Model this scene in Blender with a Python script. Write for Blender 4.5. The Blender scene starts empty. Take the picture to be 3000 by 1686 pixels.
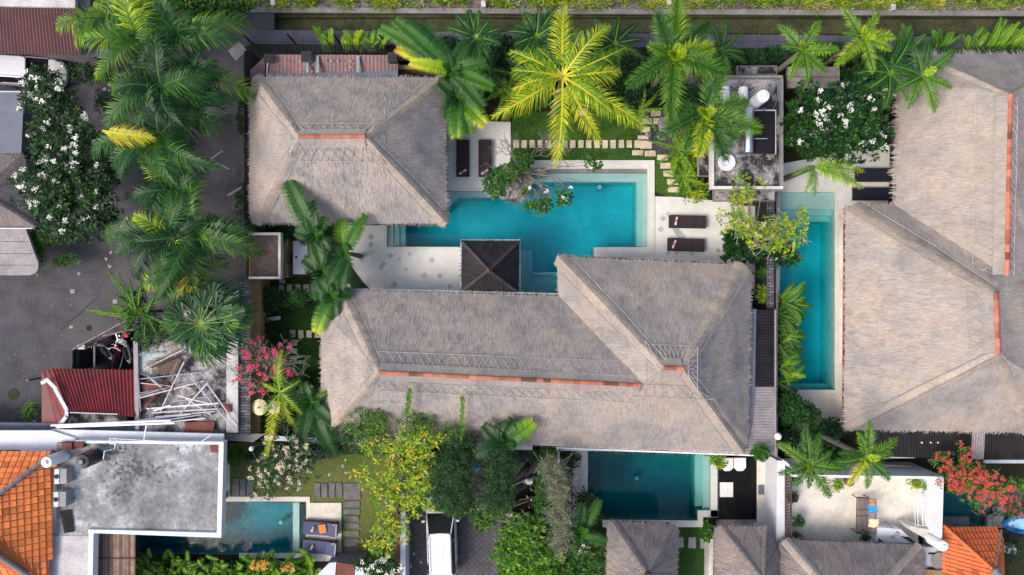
import bpy, math, random
import numpy as np
from mathutils import Vector, noise
from mathutils.geometry import tessellate_polygon
random.seed(11); RNG = np.random.default_rng(11)
SC = bpy.context.scene
PI = math.pi
# ---------------------------------------------------------------- camera, sky, sun, exposure
CAM_H = 40.0
cam = bpy.data.cameras.new('camera'); cam.lens = 24; cam.sensor_width = 36; cam.clip_end = 500
camo = bpy.data.objects.new('camera', cam); SC.collection.objects.link(camo)
camo.location = (0, 0, CAM_H); SC.camera = camo
SUN_EL, SUN_AZ = math.radians(50), math.radians(246)      # azimuth of the sun, clockwise from north (+y)
w = bpy.data.worlds.new('World'); SC.world = w; w.use_nodes = True
nt = w.node_tree; sky = nt.nodes.new('ShaderNodeTexSky'); sky.sky_type = 'NISHITA'; sky.sun_disc = False
sky.sun_elevation = SUN_EL; sky.sun_rotation = SUN_AZ; sky.dust_density = 4.5; sky.air_density = 1.0
bg = nt.nodes['Background']; bg.inputs[1].default_value = 0.15
nt.links.new(sky.outputs[0], bg.inputs[0])
sun = bpy.data.lights.new('sun', 'SUN'); sun.energy = 1.05; sun.angle = math.radians(22); sun.color = (1.0, 0.91, 0.80)
suno = bpy.data.objects.new('sun', sun); SC.collection.objects.link(suno)
sd = Vector((math.sin(SUN_AZ)*math.cos(SUN_EL), math.cos(SUN_AZ)*math.cos(SUN_EL), math.sin(SUN_EL)))
suno.rotation_euler = sd.to_track_quat('Z', 'Y').to_euler()
SC.view_settings.view_transform = 'Standard'; SC.view_settings.look = 'None'
SC.view_settings.exposure = 0.74; SC.view_settings.gamma = 1.0
SC.cycles.use_denoising = True; SC.cycles.max_bounces = 8; SC.cycles.transparent_max_bounces = 12

# ---------------------------------------------------------------- helpers
def W(px, py, z=0.0):
    k = (CAM_H - z)/CAM_H/50.0
    return Vector(((px-1500)*k, -(py-843)*k, z))
def link(o): SC.collection.objects.link(o)
def thing(name, label, cat, loc=(0, 0, 0), group=None):
    o = bpy.data.objects.new(name, None); link(o); o.location = loc; o.empty_display_size = .2
    o['label'] = label; o['category'] = cat
    if group: o['group'] = group
    return o
def tag(o, label=None, cat=None, group=None, kind=None):
    if label: o['label'] = label
    if cat: o['category'] = cat
    if group: o['group'] = group
    if kind: o['kind'] = kind
    return o
def kids(o): return [c for c in SC.objects if c.parent == o]
KIDS = {}
def put(me, name, mat, parent):
    o = bpy.data.objects.new(name, me); link(o)
    for m in (mat if isinstance(mat, (list, tuple)) else [mat]): me.materials.append(m)
    if parent is not None:
        o.parent = parent; r = parent; off = Vector((0, 0, 0))
        while r is not None: off += r.location; r = r.parent
        o.location = -off
        KIDS.setdefault(parent.name, []).append(o)
    return o
def dup(root, delta, label, group=None):
    r = root.copy(); link(r); r.location = root.location + Vector(delta); r['label'] = label
    if group: r['group'] = group
    for c in KIDS.get(root.name, []):
        d = c.copy(); link(d); d.parent = r
        for g in KIDS.get(c.name, []):
            e = g.copy(); link(e); e.parent = d
    return r

class MB:
    def __init__(s): s.v = []; s.f = []; s.uv = []; s.t = []; s.mi = []
    def face(s, pts, uv=None, t=.5, mi=0):
        n = len(s.v); s.v += [tuple(p) for p in pts]; s.f.append(tuple(range(n, n+len(pts))))
        s.uv.append(uv or [(0, 0)]*len(pts)); s.t.append(t); s.mi.append(mi)
    def prism(s, pts, z0, z1, mi=0, t=.5):
        """pts: world xy points, counted either way round"""
        a = sum(pts[i][0]*pts[(i+1) % len(pts)][1]-pts[(i+1) % len(pts)][0]*pts[i][1] for i in range(len(pts)))
        if a < 0: pts = pts[::-1]
        top = [(p[0], p[1], z1) for p in pts]; bot = [(p[0], p[1], z0) for p in pts]
        s.face(top, t=t, mi=mi); s.face(bot[::-1], t=t, mi=mi)
        for i in range(len(pts)):
            j = (i+1) % len(pts); s.face([bot[i], bot[j], top[j], top[i]], t=t, mi=mi)
    def pp(s, px, z0, z1, mi=0, t=.5):            # prism from photo coordinates of its top outline
        s.prism([W(x, y, z1) for x, y in px], z0, z1, mi, t)
    def rect(s, x0, y0, x1, y1, z0, z1, mi=0, t=.5): s.pp([(x0, y0), (x1, y0), (x1, y1), (x0, y1)], z0, z1, mi, t)
    def box(s, c, d, rz=0, mi=0, t=.5, rx=0, ry=0):
        from mathutils import Euler
        R = Euler((rx, ry, rz)).to_matrix(); c = Vector(c)
        P = [c + R @ Vector((d[0]/2*a, d[1]/2*b, d[2]/2*e)) for e in (-1, 1) for a, b in ((-1, -1), (1, -1), (1, 1), (-1, 1))]
        for q in ((3, 2, 1, 0), (4, 5, 6, 7), (0, 1, 5, 4), (1, 2, 6, 5), (2, 3, 7, 6), (3, 0, 4, 7)):
            s.face([P[i] for i in q], t=t, mi=mi)
    def tube(s, pts, rad, sides=6, mi=0, t=.5, cap=True):
        pts = [Vector(p) for p in pts]
        if not hasattr(rad, '__len__'): rad = [rad]*len(pts)
        rings = []
        for i, p in enumerate(pts):
            d = (pts[min(i+1, len(pts)-1)]-pts[max(i-1, 0)]).normalized()
            a = d.cross(Vector((0, 0, 1)) if abs(d.z) < .9 else Vector((1, 0, 0))).normalized(); b = d.cross(a)
            rings.append([p+(a*math.cos(k*2*PI/sides)+b*math.sin(k*2*PI/sides))*rad[i] for k in range(sides)])
        n = len(s.v)
        for r in rings: s.v += [tuple(p) for p in r]
        def add(f): s.f.append(f); s.uv.append([(0, 0)]*len(f)); s.t.append(t); s.mi.append(mi)
        for i in range(len(rings)-1):
            for k in range(sides):
                k2 = (k+1) % sides; add((n+i*sides+k, n+i*sides+k2, n+(i+1)*sides+k2, n+(i+1)*sides+k))
        if cap:
            add(tuple(n+k for k in range(sides))[::-1]); add(tuple(n+(len(rings)-1)*sides+k for k in range(sides)))
    def lathe(s, c, prof, sides=20, mi=0, t=.5):
        c = Vector(c); n = len(s.v)
        for r, z in prof:
            for k in range(sides): s.v.append((c.x+r*math.cos(k*2*PI/sides), c.y+r*math.sin(k*2*PI/sides), c.z+z))
        def add(f): s.f.append(f); s.uv.append([(0, 0)]*len(f)); s.t.append(t); s.mi.append(mi)
        for i in range(len(prof)-1):
            for k in range(sides):
                k2 = (k+1) % sides; add((n+i*sides+k, n+i*sides+k2, n+(i+1)*sides+k2, n+(i+1)*sides+k))
        add(tuple(n+k for k in range(sides))[::-1]); add(tuple(n+(len(prof)-1)*sides+k for k in range(sides)))
    def build(s, name, mat, parent=None, smooth=False, bevel=0):
        me = bpy.data.meshes.new(name); me.from_pydata(s.v, [], s.f); 
        uvl = me.uv_layers.new(name='UVMap')
        uvl.data.foreach_set('uv', np.array([c for f in s.uv for p in f for c in p], dtype=np.float32))
        at = me.attributes.new('tint', 'FLOAT', 'FACE'); at.data.foreach_set('value', np.array(s.t, dtype=np.float32))
        me.polygons.foreach_set('material_index', np.array(s.mi, dtype=np.int32))
        if smooth: me.polygons.foreach_set('use_smooth', np.ones(len(s.f), dtype=bool))
        me.update()
        o = put(me, name, mat, parent)
        if bevel:
            import bmesh
            bm = bmesh.new(); bm.from_mesh(me); bmesh.ops.remove_doubles(bm, verts=bm.verts, dist=1e-4)
            bmesh.ops.bevel(bm, geom=list(bm.edges), offset=bevel, segments=2, affect='EDGES', profile=.6); bm.to_mesh(me); bm.free()
        return o

class QS:      # quad soup for leaves
    def __init__(s): s.q = []; s.t = []
    def add(s, quads, tint):
        quads = np.asarray(quads, dtype=np.float32).reshape(-1, 4, 3); s.q.append(quads)
        t = np.asarray(tint, dtype=np.float32); s.t.append(np.broadcast_to(t, (len(quads),)).copy())
    def build(s, name, mat, parent=None):
        V = np.concatenate(s.q).reshape(-1, 3); T = np.concatenate(s.t); n = len(T)
        me = bpy.data.meshes.new(name)
        me.vertices.add(n*4); me.vertices.foreach_set('co', V.ravel())
        me.loops.add(n*4); me.loops.foreach_set('vertex_index', np.arange(n*4, dtype=np.int32))
        me.polygons.add(n); me.polygons.foreach_set('loop_start', np.arange(0, n*4, 4, dtype=np.int32))
        me.polygons.foreach_set('loop_total', np.full(n, 4, dtype=np.int32))
        at = me.attributes.new('tint', 'FLOAT', 'FACE'); at.data.foreach_set('value', T)
        me.update(); me.validate()
        return put(me, name, mat, parent)

# ---------------------------------------------------------------- materials
def nodes(name, rough=.7, spec=.3):
    m = bpy.data.materials.new(name); m.use_nodes = True; t = m.node_tree
    b = t.nodes['Principled BSDF']; b.inputs['Roughness'].default_value = rough
    b.inputs['Specular IOR Level'].default_value = spec
    return m, t, b
def N(t, typ, **kw):
    n = t.nodes.new(typ)
    for k, v in kw.items():
        if k.startswith('i_'): n.inputs[k[2:].replace('_', ' ')].default_value = v
        else: setattr(n, k, v)
    return n
def ramp(t, stops, fac):
    r = t.nodes.new('ShaderNodeValToRGB'); e = r.color_ramp.elements
    while len(e) < len(stops): e.new(.5)
    for i, (p, c) in enumerate(stops): e[i].position = p; e[i].color = (*c, 1)
    t.links.new(fac, r.inputs[0]); return r.outputs[0]
def mixc(t, a, b, f, mode='MIX'):
    m = t.nodes.new('ShaderNodeMix'); m.data_type = 'RGBA'; m.blend_type = mode
    for s, v in ((6, a), (7, b), (0, f)):
        if hasattr(v, 'links'): t.links.new(v, m.inputs[s])
        else: m.inputs[s].default_value = (*v, 1) if isinstance(v, tuple) else v
    return m.outputs[2]
def bump(t, b, h, strength=.3, dist=.05):
    n = N(t, 'ShaderNodeBump'); n.inputs['Strength'].default_value = strength; n.inputs['Distance'].default_value = dist
    t.links.new(h, n.inputs['Height']); t.links.new(n.outputs[0], b.inputs['Normal'])
def tex(t, scale, detail=4, rough=.55, vec=None, mscale=None, rot=0, uv=False):
    tc = N(t, 'ShaderNodeTexCoord'); mp = N(t, 'ShaderNodeMapping')
    if mscale: mp.inputs['Scale'].default_value = mscale
    mp.inputs['Rotation'].default_value = (0, 0, rot)
    t.links.new(tc.outputs['UV' if uv else 'Object'], mp.inputs[0])
    n = N(t, 'ShaderNodeTexNoise'); n.inputs['Scale'].default_value = scale; n.inputs['Detail'].default_value = detail
    n.inputs['Roughness'].default_value = rough; t.links.new(mp.outputs[0], n.inputs[0]); return n.outputs[0]
def plain(name, c, rough=.6, c2=None, scale=1.5, spec=.3, metal=0, amt=.5, bmp=.15, tintmul=False, lo=.35, hi=.65):
    m, t, b = nodes(name, rough, spec); b.inputs['Metallic'].default_value = metal
    c2 = c2 or tuple(x*.7 for x in c)
    n = tex(t, scale, 6, .65); col = ramp(t, [(lo, c), (hi, c2)], n)
    f = tex(t, 14, 3, .6); col = mixc(t, col, ramp(t, [(.3, (1-amt*.35,)*3), (.7, (1+amt*.2,)*3)], f), 1.0, 'MULTIPLY')
    if tintmul:
        a = N(t, 'ShaderNodeAttribute'); a.attribute_name = 'tint'
        col = mixc(t, col, ramp(t, [(0, (.45,)*3), (1, (1.5,)*3)], a.outputs['Fac']), 1.0, 'MULTIPLY')
    t.links.new(col, b.inputs['Base Color'])
    if bmp: bump(t, b, f, bmp, .02)
    return m
def mottled(name, stops, scale=.5, rough=.85, fine=.25, spots=None):
    m, t, b = nodes(name, rough, .2); n = tex(t, scale, 12, .76); col = ramp(t, stops, n)
    g = tex(t, 9, 4, .7); col = mixc(t, col, ramp(t, [(.3, (1-fine,)*3), (.7, (1+fine,)*3)], g), 1.0, 'MULTIPLY')
    if spots:
        k = tex(t, 4.5, 3, .8); z = tex(t, .35, 2, .5); mm = N(t, 'ShaderNodeMath', operation='MULTIPLY'); t.links.new(k, mm.inputs[0]); t.links.new(z, mm.inputs[1])
        col = mixc(t, col, spots, ramp(t, [(.30, (0, 0, 0)), (.36, (1, 1, 1))], mm.outputs[0]))
    t.links.new(col, b.inputs['Base Color']); bump(t, b, g, .15, .02); return m
def brickmat(name, c, c2, mortar, bw, bh, rot=0, msize=.012, rough=.75, off=.5, stain=(.6, 1.1), bias=0):
    m, t, b = nodes(name, rough)
    tc = N(t, 'ShaderNodeTexCoord'); mp = N(t, 'ShaderNodeMapping'); mp.inputs['Rotation'].default_value = (0, 0, rot)
    t.links.new(tc.outputs['Object'], mp.inputs[0])
    k = N(t, 'ShaderNodeTexBrick'); k.offset = off; k.inputs['Scale'].default_value = 1
    k.inputs['Brick Width'].default_value = bw; k.inputs['Row Height'].default_value = bh; k.inputs['Mortar Size'].default_value = msize
    k.inputs['Bias'].default_value = bias
    k.inputs['Color1'].default_value = (*c, 1); k.inputs['Color2'].default_value = (*c2, 1); k.inputs['Mortar'].default_value = (*mortar, 1)
    t.links.new(mp.outputs[0], k.inputs[0])
    s = tex(t, .7, 8, .7); s2 = ramp(t, [(.3, (stain[0],)*3), (.7, (stain[1],)*3)], s)
    col = mixc(t, k.outputs[0], s2, 1.0, 'MULTIPLY'); t.links.new(col, b.inputs['Base Color'])
    bump(t, b, k.outputs[0], .15, .01); return m
def leafmat(name, stops, transl=.35, rough=.45):
    m, t, b = nodes(name, rough, .35); a = N(t, 'ShaderNodeAttribute'); a.attribute_name = 'tint'
    col = ramp(t, stops, a.outputs['Fac']); t.links.new(col, b.inputs['Base Color'])
    tr = N(t, 'ShaderNodeBsdfTranslucent'); t.links.new(col, tr.inputs[0]); mx = N(t, 'ShaderNodeMixShader'); mx.inputs[0].default_value = transl
    t.links.new(b.outputs[0], mx.inputs[1]); t.links.new(tr.outputs[0], mx.inputs[2])
    t.links.new(mx.outputs[0], t.nodes['Material Output'].inputs[0]); return m
def thatchmat(name, a, b_, c):
    m, t, b = nodes(name, .95, .1)
    f1 = tex(t, 1, 5, .65, mscale=(18, 1.1, 1), uv=True); f2 = tex(t, 1, 4, .6, mscale=(60, 3.4, 1), uv=True)
    big = tex(t, .45, 4, .6); blot = tex(t, 1.1, 7, .72)
    col = ramp(t, [(.25, a), (.5, b_), (.75, c)], f1)
    col = mixc(t, col, ramp(t, [(.28, (.60,)*3), (.5, (.98,)*3), (.75, (1.27,)*3)], f2), 1.0, 'MULTIPLY')
    col = mixc(t, col, ramp(t, [(.3, (.76, .79, .84)), (.5, (1, .99, .98)), (.7, (1.17, 1.07, .96))], big), 1.0, 'MULTIPLY')
    col = mixc(t, col, ramp(t, [(.3, (.80,)*3), (.5, (1.0,)*3), (.7, (1.1,)*3)], blot), 1.0, 'MULTIPLY')
    at = N(t, 'ShaderNodeAttribute'); at.attribute_name = 'tint'
    col = mixc(t, col, ramp(t, [(0, (.45,)*3), (1, (1.5,)*3)], at.outputs['Fac']), 1.0, 'MULTIPLY')
    t.links.new(col, b.inputs['Base Color']); bump(t, b, f2, .6, .06); return m

M = {}
M['thatch'] = thatchmat('weathered_thatch', (.30, .265, .245), (.375, .335, .31), (.46, .41, .375))
M['thatch_hip'] = thatchmat('tan_thatch', (.33, .28, .24), (.42, .36, .31), (.50, .43, .37))
M['thatch_dark'] = thatchmat('black_thatch', (.020, .019, .022), (.036, .034, .038), (.065, .061, .066))
M['thatch_grey'] = thatchmat('grey_thatch', (.13, .115, .115), (.24, .21, .205), (.36, .33, .32))
M['bamboo'] = plain('bleached_bamboo', (.66, .63, .62), .6, (.46, .43, .43), 2)
M['clay'] = plain('orange_clay', (.44, .15, .085), .85, (.30, .105, .07), 1.6, tintmul=True)
M['clay_dark'] = plain('brown_clay', (.22, .11, .08), .8, (.1, .06, .05), 2, tintmul=True)
M['tile_orange'] = plain('orange_roof_tile', (.80, .235, .065), .75, (.66, .17, .05), .6, tintmul=True)
M['tile_rust'] = plain('rust_roof_tile', (.62, .145, .045), .7, (.5, .11, .035), .6, tintmul=True)
M['deck'] = brickmat('pale_stone_tiles', (.72, .71, .67), (.67, .67, .65), (.56, .56, .55), .42, .42, PI/4, .006, .55, 0, (.84, 1.04))
M['deckdark'] = plain('grey_stone_tile', (.50, .50, .47), .6, (.36, .37, .36), 1.5)
M['coping'] = brickmat('cream_coping', (.67, .66, .60), (.62, .61, .57), (.5, .5, .47), .5, .5, 0, .008, .5, 0, (.86, 1.05))
M['pooltile'] = brickmat('pool_stone', (.54, .62, .57), (.50, .58, .54), (.46, .54, .5), .3, .3, 0, .006, .5, 0, (.8, 1.05))
M['pooltile_dark'] = brickmat('dark_pool_stone', (.17, .42, .42), (.15, .38, .38), (.11, .30, .31), .25, .25, 0, .008, .5, 0, (.75, 1.1))
M['step'] = plain('cream_stepping_stone', (.68, .59, .45), .75, (.56, .46, .36), 2.5, amt=.9)
M['slate'] = plain('grey_slate_slab', (.17, .16, .18), .7, (.09, .09, .1), 3, amt=.9)
M['paver'] = brickmat('courtyard_pavers', (.076, .073, .086), (.068, .065, .077), (.050, .048, .057), .16, .16, math.radians(-1), .007, .85, 0, (.58, 1.42))
M['paver45'] = brickmat('driveway_pavers', (.085, .08, .09), (.068, .064, .074), (.038, .036, .04), .24, .24, PI/4+.05, .014, .85, 0, (.6, 1.35))
M['alley'] = plain('alley_concrete', (.10, .097, .106), .85, (.068, .065, .072), .5, amt=.9)
M['alleyslab'] = brickmat('alley_slabs', (.105, .1, .125), (.085, .082, .105), (.05, .05, .055), 1.6, 2.4, 0, .02, .85, 0, (.7, 1.25))
M['moss'] = plain('mossy_concrete', (.085, .09, .04), .95, (.035, .04, .02), 1.1, amt=1.6, bmp=.4)
M['soil'] = plain('garden_soil', (.018, .03, .01), .98, (.03, .022, .012), 1.2, amt=1.5, bmp=.5)
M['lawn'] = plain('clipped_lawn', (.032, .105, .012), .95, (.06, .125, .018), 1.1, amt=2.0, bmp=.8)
M['lawnshade'] = plain('shaded_lawn', (.014, .06, .008), .95, (.024, .075, .012), 1.3, amt=1.8, bmp=.8)  # darker copy of the lawn, with shade put into its colour
M['lawndry'] = plain('patchy_lawn', (.085, .15, .02), .95, (.15, .14, .05), .55, amt=1.8, bmp=.8)
M['rubble'] = plain('rubble_gravel', (.26, .22, .2), .95, (.1, .075, .055), 2.2, amt=2.8, bmp=.8)
M['pebble'] = plain('dark_pebbles', (.10, .10, .11), .9, (.04, .04, .045), 9, amt=2.5, bmp=.8)
M['white'] = plain('white_plaster', (.70, .72, .77), .6, (.62, .64, .68), .8, amt=.35)
M['whitedirty'] = plain('stained_white_plaster', (.70, .69, .64), .7, (.46, .44, .4), 1.0, amt=.8)
M['concrete'] = mottled('cloudy_concrete', [(.30, (.07, .072, .078)), (.44, (.16, .17, .175)), (.54, (.26, .27, .275)), (.64, (.55, .57, .61)), (.74, (.68, .7, .74))], .40, spots=(.085, .08, .085))
M['concrete_light'] = plain('pale_concrete', (.60, .58, .58), .8, (.40, .38, .39), .9, amt=1.0)
M['concrete_black'] = plain('mould_black_concrete', (.42, .40, .41), .85, (.030, .028, .03), .95, amt=1.9, lo=.38, hi=.56)
M['concrete_grey'] = plain('grey_concrete', (.26, .25, .25), .85, (.17, .16, .165), .8, amt=.9)
M['terrace'] = mottled('cream_terrace_floor', [(.28, (.36, .31, .26)), (.41, (.58, .53, .45)), (.55, (.68, .64, .57)), (.75, (.70, .67, .64))], .55, .8, .12)
M['ochre'] = plain('ochre_plaster', (.42, .28, .12), .85, (.26, .17, .09), .7, amt=.9)
M['darkwall'] = plain('black_stone_wall', (.045, .045, .05), .85, (.02, .02, .022), 4, amt=1.6, bmp=.5)
M['stonecap'] = brickmat('slate_wall_cap', (.16, .16, .18), (.05, .05, .06), (.02, .02, .022), .5, .16, 0, .02, .85, .5, (.6, 1.2))
M['rust'] = plain('brown_sheet_metal', (.10, .042, .042), .6, (.075, .03, .032), 1.0, spec=.3, amt=.6)
M['rustgrey'] = plain('rusty_painted_sheet', (.25, .135, .13), .6, (.15, .10, .105), .8, amt=1.2)
M['bluepatch'] = plain('faded_blue_sheet', (.30, .36, .40), .5, (.2, .24, .28), 2)
M['redmetal'] = plain('red_sheet_metal', (.21, .018, .022), .5, (.10, .014, .018), 1.3, spec=.4, amt=1.0)
M['blackmetal'] = plain('black_sheet', (.013, .012, .016), .75, (.024, .023, .027), 1.5, spec=.15)
M['blacktimber'] = plain('black_timber', (.007, .007, .009), .8, (.013, .013, .015), 2, spec=.1)
M['greyblue'] = plain('blue_grey_flashing', (.12, .14, .19), .5, (.1, .11, .15), 1.5, spec=.4)
M['greysheet'] = plain('grey_fibre_sheet', (.34, .31, .32), .7, (.25, .23, .24), 1.3, amt=.9)
M['steel'] = plain('bright_steel', (.62, .66, .72), .28, (.5, .54, .6), 1, metal=1, bmp=0)
M['plastic_white'] = plain('white_plastic', (.85, .85, .87), .35, (.8, .8, .83), 1, amt=.2, bmp=0)
M['plastic_black'] = plain('black_plastic', (.02, .02, .024), .3, (.03, .03, .034), 2, amt=.2, bmp=0)
M['lightgrey'] = plain('light_grey_paint', (.55, .60, .66), .5, (.45, .5, .56), 1.5, amt=.4)
M['darkfabric'] = plain('brown_black_fabric', (.030, .022, .026), .9, (.042, .032, .036), 3, amt=.6)
M['navyfabric'] = plain('navy_fabric', (.010, .013, .03), .9, (.015, .018, .035), 3, amt=.6)
M['bluefabric'] = plain('slate_blue_fabric', (.085, .095, .17), .9, (.07, .08, .15), 3, amt=.4)
M['wicker'] = plain('dark_wicker', (.035, .026, .026), .8, (.02, .015, .015), 8)
M['towel'] = plain('white_towel', (.80, .78, .78), .95, (.72, .7, .7), 4, amt=.6)
M['red'] = plain('red_cloth', (.55, .035, .05), .9, (.4, .03, .04), 4)
M['bluecloth'] = plain('sky_blue_cloth', (.04, .35, .62), .9, (.03, .27, .52), 2)
M['orangecloth'] = plain('orange_cloth', (.68, .24, .07), .9, (.6, .2, .06), 2)
M['cream'] = plain('cream_cloth', (.80, .70, .42), .85, (.72, .62, .36), 2)
M['gold'] = plain('gold_fringe', (.5, .35, .06), .5, (.4, .27, .05), 3)
M['wood'] = plain('brown_wood', (.16, .065, .035), .65, (.09, .038, .022), 2.5, amt=.8)
M['woodred'] = plain('red_brown_board', (.20, .06, .045), .75, (.13, .04, .03), 1.8, amt=.9)
M['woodgrey'] = plain('weathered_board', (.30, .25, .24), .85, (.17, .14, .14), 2.5, amt=1)
M['wooddark'] = plain('dark_lattice_wood', (.10, .06, .055), .7, (.06, .04, .038), 2)
M['bark'] = plain('grey_bark', (.26, .23, .21), .95, (.14, .12, .1), 5, amt=1.3, bmp=.4)
M['palmbark'] = plain('palm_bark', (.20, .18, .15), .95, (.11, .1, .08), 6, amt=1.3, bmp=.4)
M['twig'] = plain('pale_twigs', (.42, .38, .34), .95, (.27, .24, .2), 5, amt=1)
M['rock'] = plain('grey_boulder', (.40, .37, .35), .9, (.20, .18, .18), 1.6, amt=1.5, bmp=.6)
M['glass'] = plain('dark_glass', (.012, .016, .02), .06, (.02, .024, .03), .5, spec=.8, amt=0, bmp=0)
M['carpaint'] = plain('white_car_paint', (.66, .67, .72), .22, (.63, .64, .69), 1, spec=.5, amt=.1, bmp=0)
M['tyre'] = plain('black_rubber', (.02, .02, .02), .8, (.03, .03, .03), 5)
M['redplastic'] = plain('dark_red_plastic', (.18, .015, .02), .35, (.12, .01, .015), 2, amt=.2, bmp=0)
M['pink'] = plain('pink_cloth', (.8, .03, .16), .8, (.7, .02, .12), 3)
M['poolblue'] = plain('blue_plastic', (.0, .16, .48), .35, (.0, .13, .42), 1, amt=.1, bmp=0)
M['paleblue'] = plain('pale_blue_plastic', (.33, .62, .8), .4, (.28, .56, .76), 1, amt=.1, bmp=0)
M['lampglobe'] = plain('white_globe', (.85, .85, .83), .3, (.82, .82, .8), 1, amt=.1, bmp=0)
G1 = [(0, (.005, .022, .008)), (.18, (.010, .050, .012)), (.36, (.024, .105, .016)), (.54, (.065, .20, .014)), (.7, (.17, .36, .016)),
      (.82, (.46, .56, .022)), (.92, (.75, .60, .03)), (1, (.30, .15, .06))]
M['leaf'] = leafmat('leaves', G1)
M['palm'] = leafmat('palm_leaves', [(0, (.005, .028, .012)), (.2, (.011, .066, .020)), (.38, (.032, .13, .024)), (.55, (.10, .25, .02)), (.7, (.24, .42, .018)),
                    (.82, (.55, .62, .018)), (.92, (.78, .60, .03)), (1, (.36, .22, .13))])
M['dust'] = leafmat('dusty_leaves', [(0, (.015, .05, .015)), (.3, (.05, .1, .03)), (.6, (.15, .2, .06)), (.8, (.33, .33, .14)), (1, (.4, .36, .28))], .2)
M['petal_white'] = leafmat('white_petals', [(0, (.9, .88, .78)), (1, (.95, .95, .92))], .2)
M['petal_cream'] = leafmat('cream_petals', [(0, (.85, .65, .42)), (1, (.88, .82, .6))], .2)
M['petal_pink'] = leafmat('pink_petals', [(0, (.62, .02, .12)), (1, (.8, .07, .2))], .2)
M['petal_red'] = leafmat('coral_petals', [(0, (.68, .04, .06)), (1, (.82, .12, .13))], .2)
M['petal_orange'] = leafmat('orange_petals', [(0, (.75, .25, .02)), (1, (.85, .5, .05))], .2)
M['petal_blue'] = leafmat('blue_petals', [(0, (.03, .12, .6)), (1, (.08, .25, .8))], .2)
def watermat(name, acol, dens, rough=.03, wav=3.0, ior=1.33, bs=.1):
    m = bpy.data.materials.new(name); m.use_nodes = True; t = m.node_tree; t.nodes.remove(t.nodes['Principled BSDF'])
    tr = N(t, 'ShaderNodeBsdfTransparent'); gl = N(t, 'ShaderNodeBsdfGlossy'); gl.inputs['Roughness'].default_value = rough
    fr = N(t, 'ShaderNodeFresnel'); fr.inputs[0].default_value = ior; mx = N(t, 'ShaderNodeMixShader')
    n = tex(t, wav, 4, .6); bp = N(t, 'ShaderNodeBump'); bp.inputs['Strength'].default_value = bs; bp.inputs['Distance'].default_value = .05
    t.links.new(n, bp.inputs['Height']); t.links.new(bp.outputs[0], gl.inputs['Normal']); t.links.new(bp.outputs[0], fr.inputs['Normal'])
    t.links.new(fr.outputs[0], mx.inputs[0]); t.links.new(tr.outputs[0], mx.inputs[1]); t.links.new(gl.outputs[0], mx.inputs[2])
    va = N(t, 'ShaderNodeVolumeAbsorption'); va.inputs[0].default_value = (*acol, 1); va.inputs[1].default_value = dens
    t.links.new(mx.outputs[0], t.nodes['Material Output'].inputs[0]); t.links.new(va.outputs[0], t.nodes['Material Output'].inputs[1]); return m
M['water'] = watermat('pool_water', (.02, .895, .965), 1.05)
M['water_dark'] = watermat('deep_pool_water', (.05, .80, .85), 1.6)
M['water_green'] = watermat('green_pool_water', (.05, .80, .83), 1.5)
M['water_ripple'] = watermat('rippled_pool_water', (.05, .86, .90), 1.5, .03, 6, 1.33, .2)

# ---------------------------------------------------------------- ground sheets
def rc(x0, y0, x1, y1): return [(x0, y0), (x1, y0), (x1, y1), (x0, y1)]
def slab(name, outer, holes, z, thick, mat, parent=None, extra=(), kind='structure', depth=None):
    mb = MB(); loops = [[W(x, y, z) for x, y in outer]] + [[W(x, y, z) for x, y in h] for h in holes]
    flat = [p for l in loops for p in l]
    for tri in tessellate_polygon(loops):
        a, b, c = (flat[i] for i in tri)
        if (b-a).cross(c-a).z < 0: b, c = c, b
        mb.face([a, b, c])
    if thick:
        for li, l in enumerate(loops):
            for i in range(len(l)):
                a, b = l[i], l[(i+1) % len(l)]; mb.face([a, b, b-Vector((0, 0, thick)), a-Vector((0, 0, thick))])
    for poly, mi in extra: mb.face([W(x, y, z+.004) for x, y in poly][::-1], mi=mi)
    o = mb.build(name, mat, parent)
    if kind: o['kind'] = kind
    return o
M['pooltile_mid'] = brickmat('blue_grey_pool_stone', (.22, .42, .46), (.18, .36, .40), (.14, .28, .32), .25, .25, 0, .008, .5, 0, (.7, 1.15))
M['greytwig'] = plain('grey_twigs', (.23, .215, .20), .95, (.13, .12, .11), 5, amt=1)
M['lath'] = plain('weathered_laths', (.50, .47, .46), .7, (.36, .33, .33), 2)
M['thatch_char'] = thatchmat('charcoal_thatch', (.05, .047, .05), (.08, .075, .08), (.12, .113, .118))
M['pumproof'] = mottled('brown_mouldy_concrete', [(.32, (.035, .028, .025)), (.46, (.10, .06, .045)), (.58, (.09, .085, .08)), (.72, (.2, .19, .18))], .9)
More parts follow.
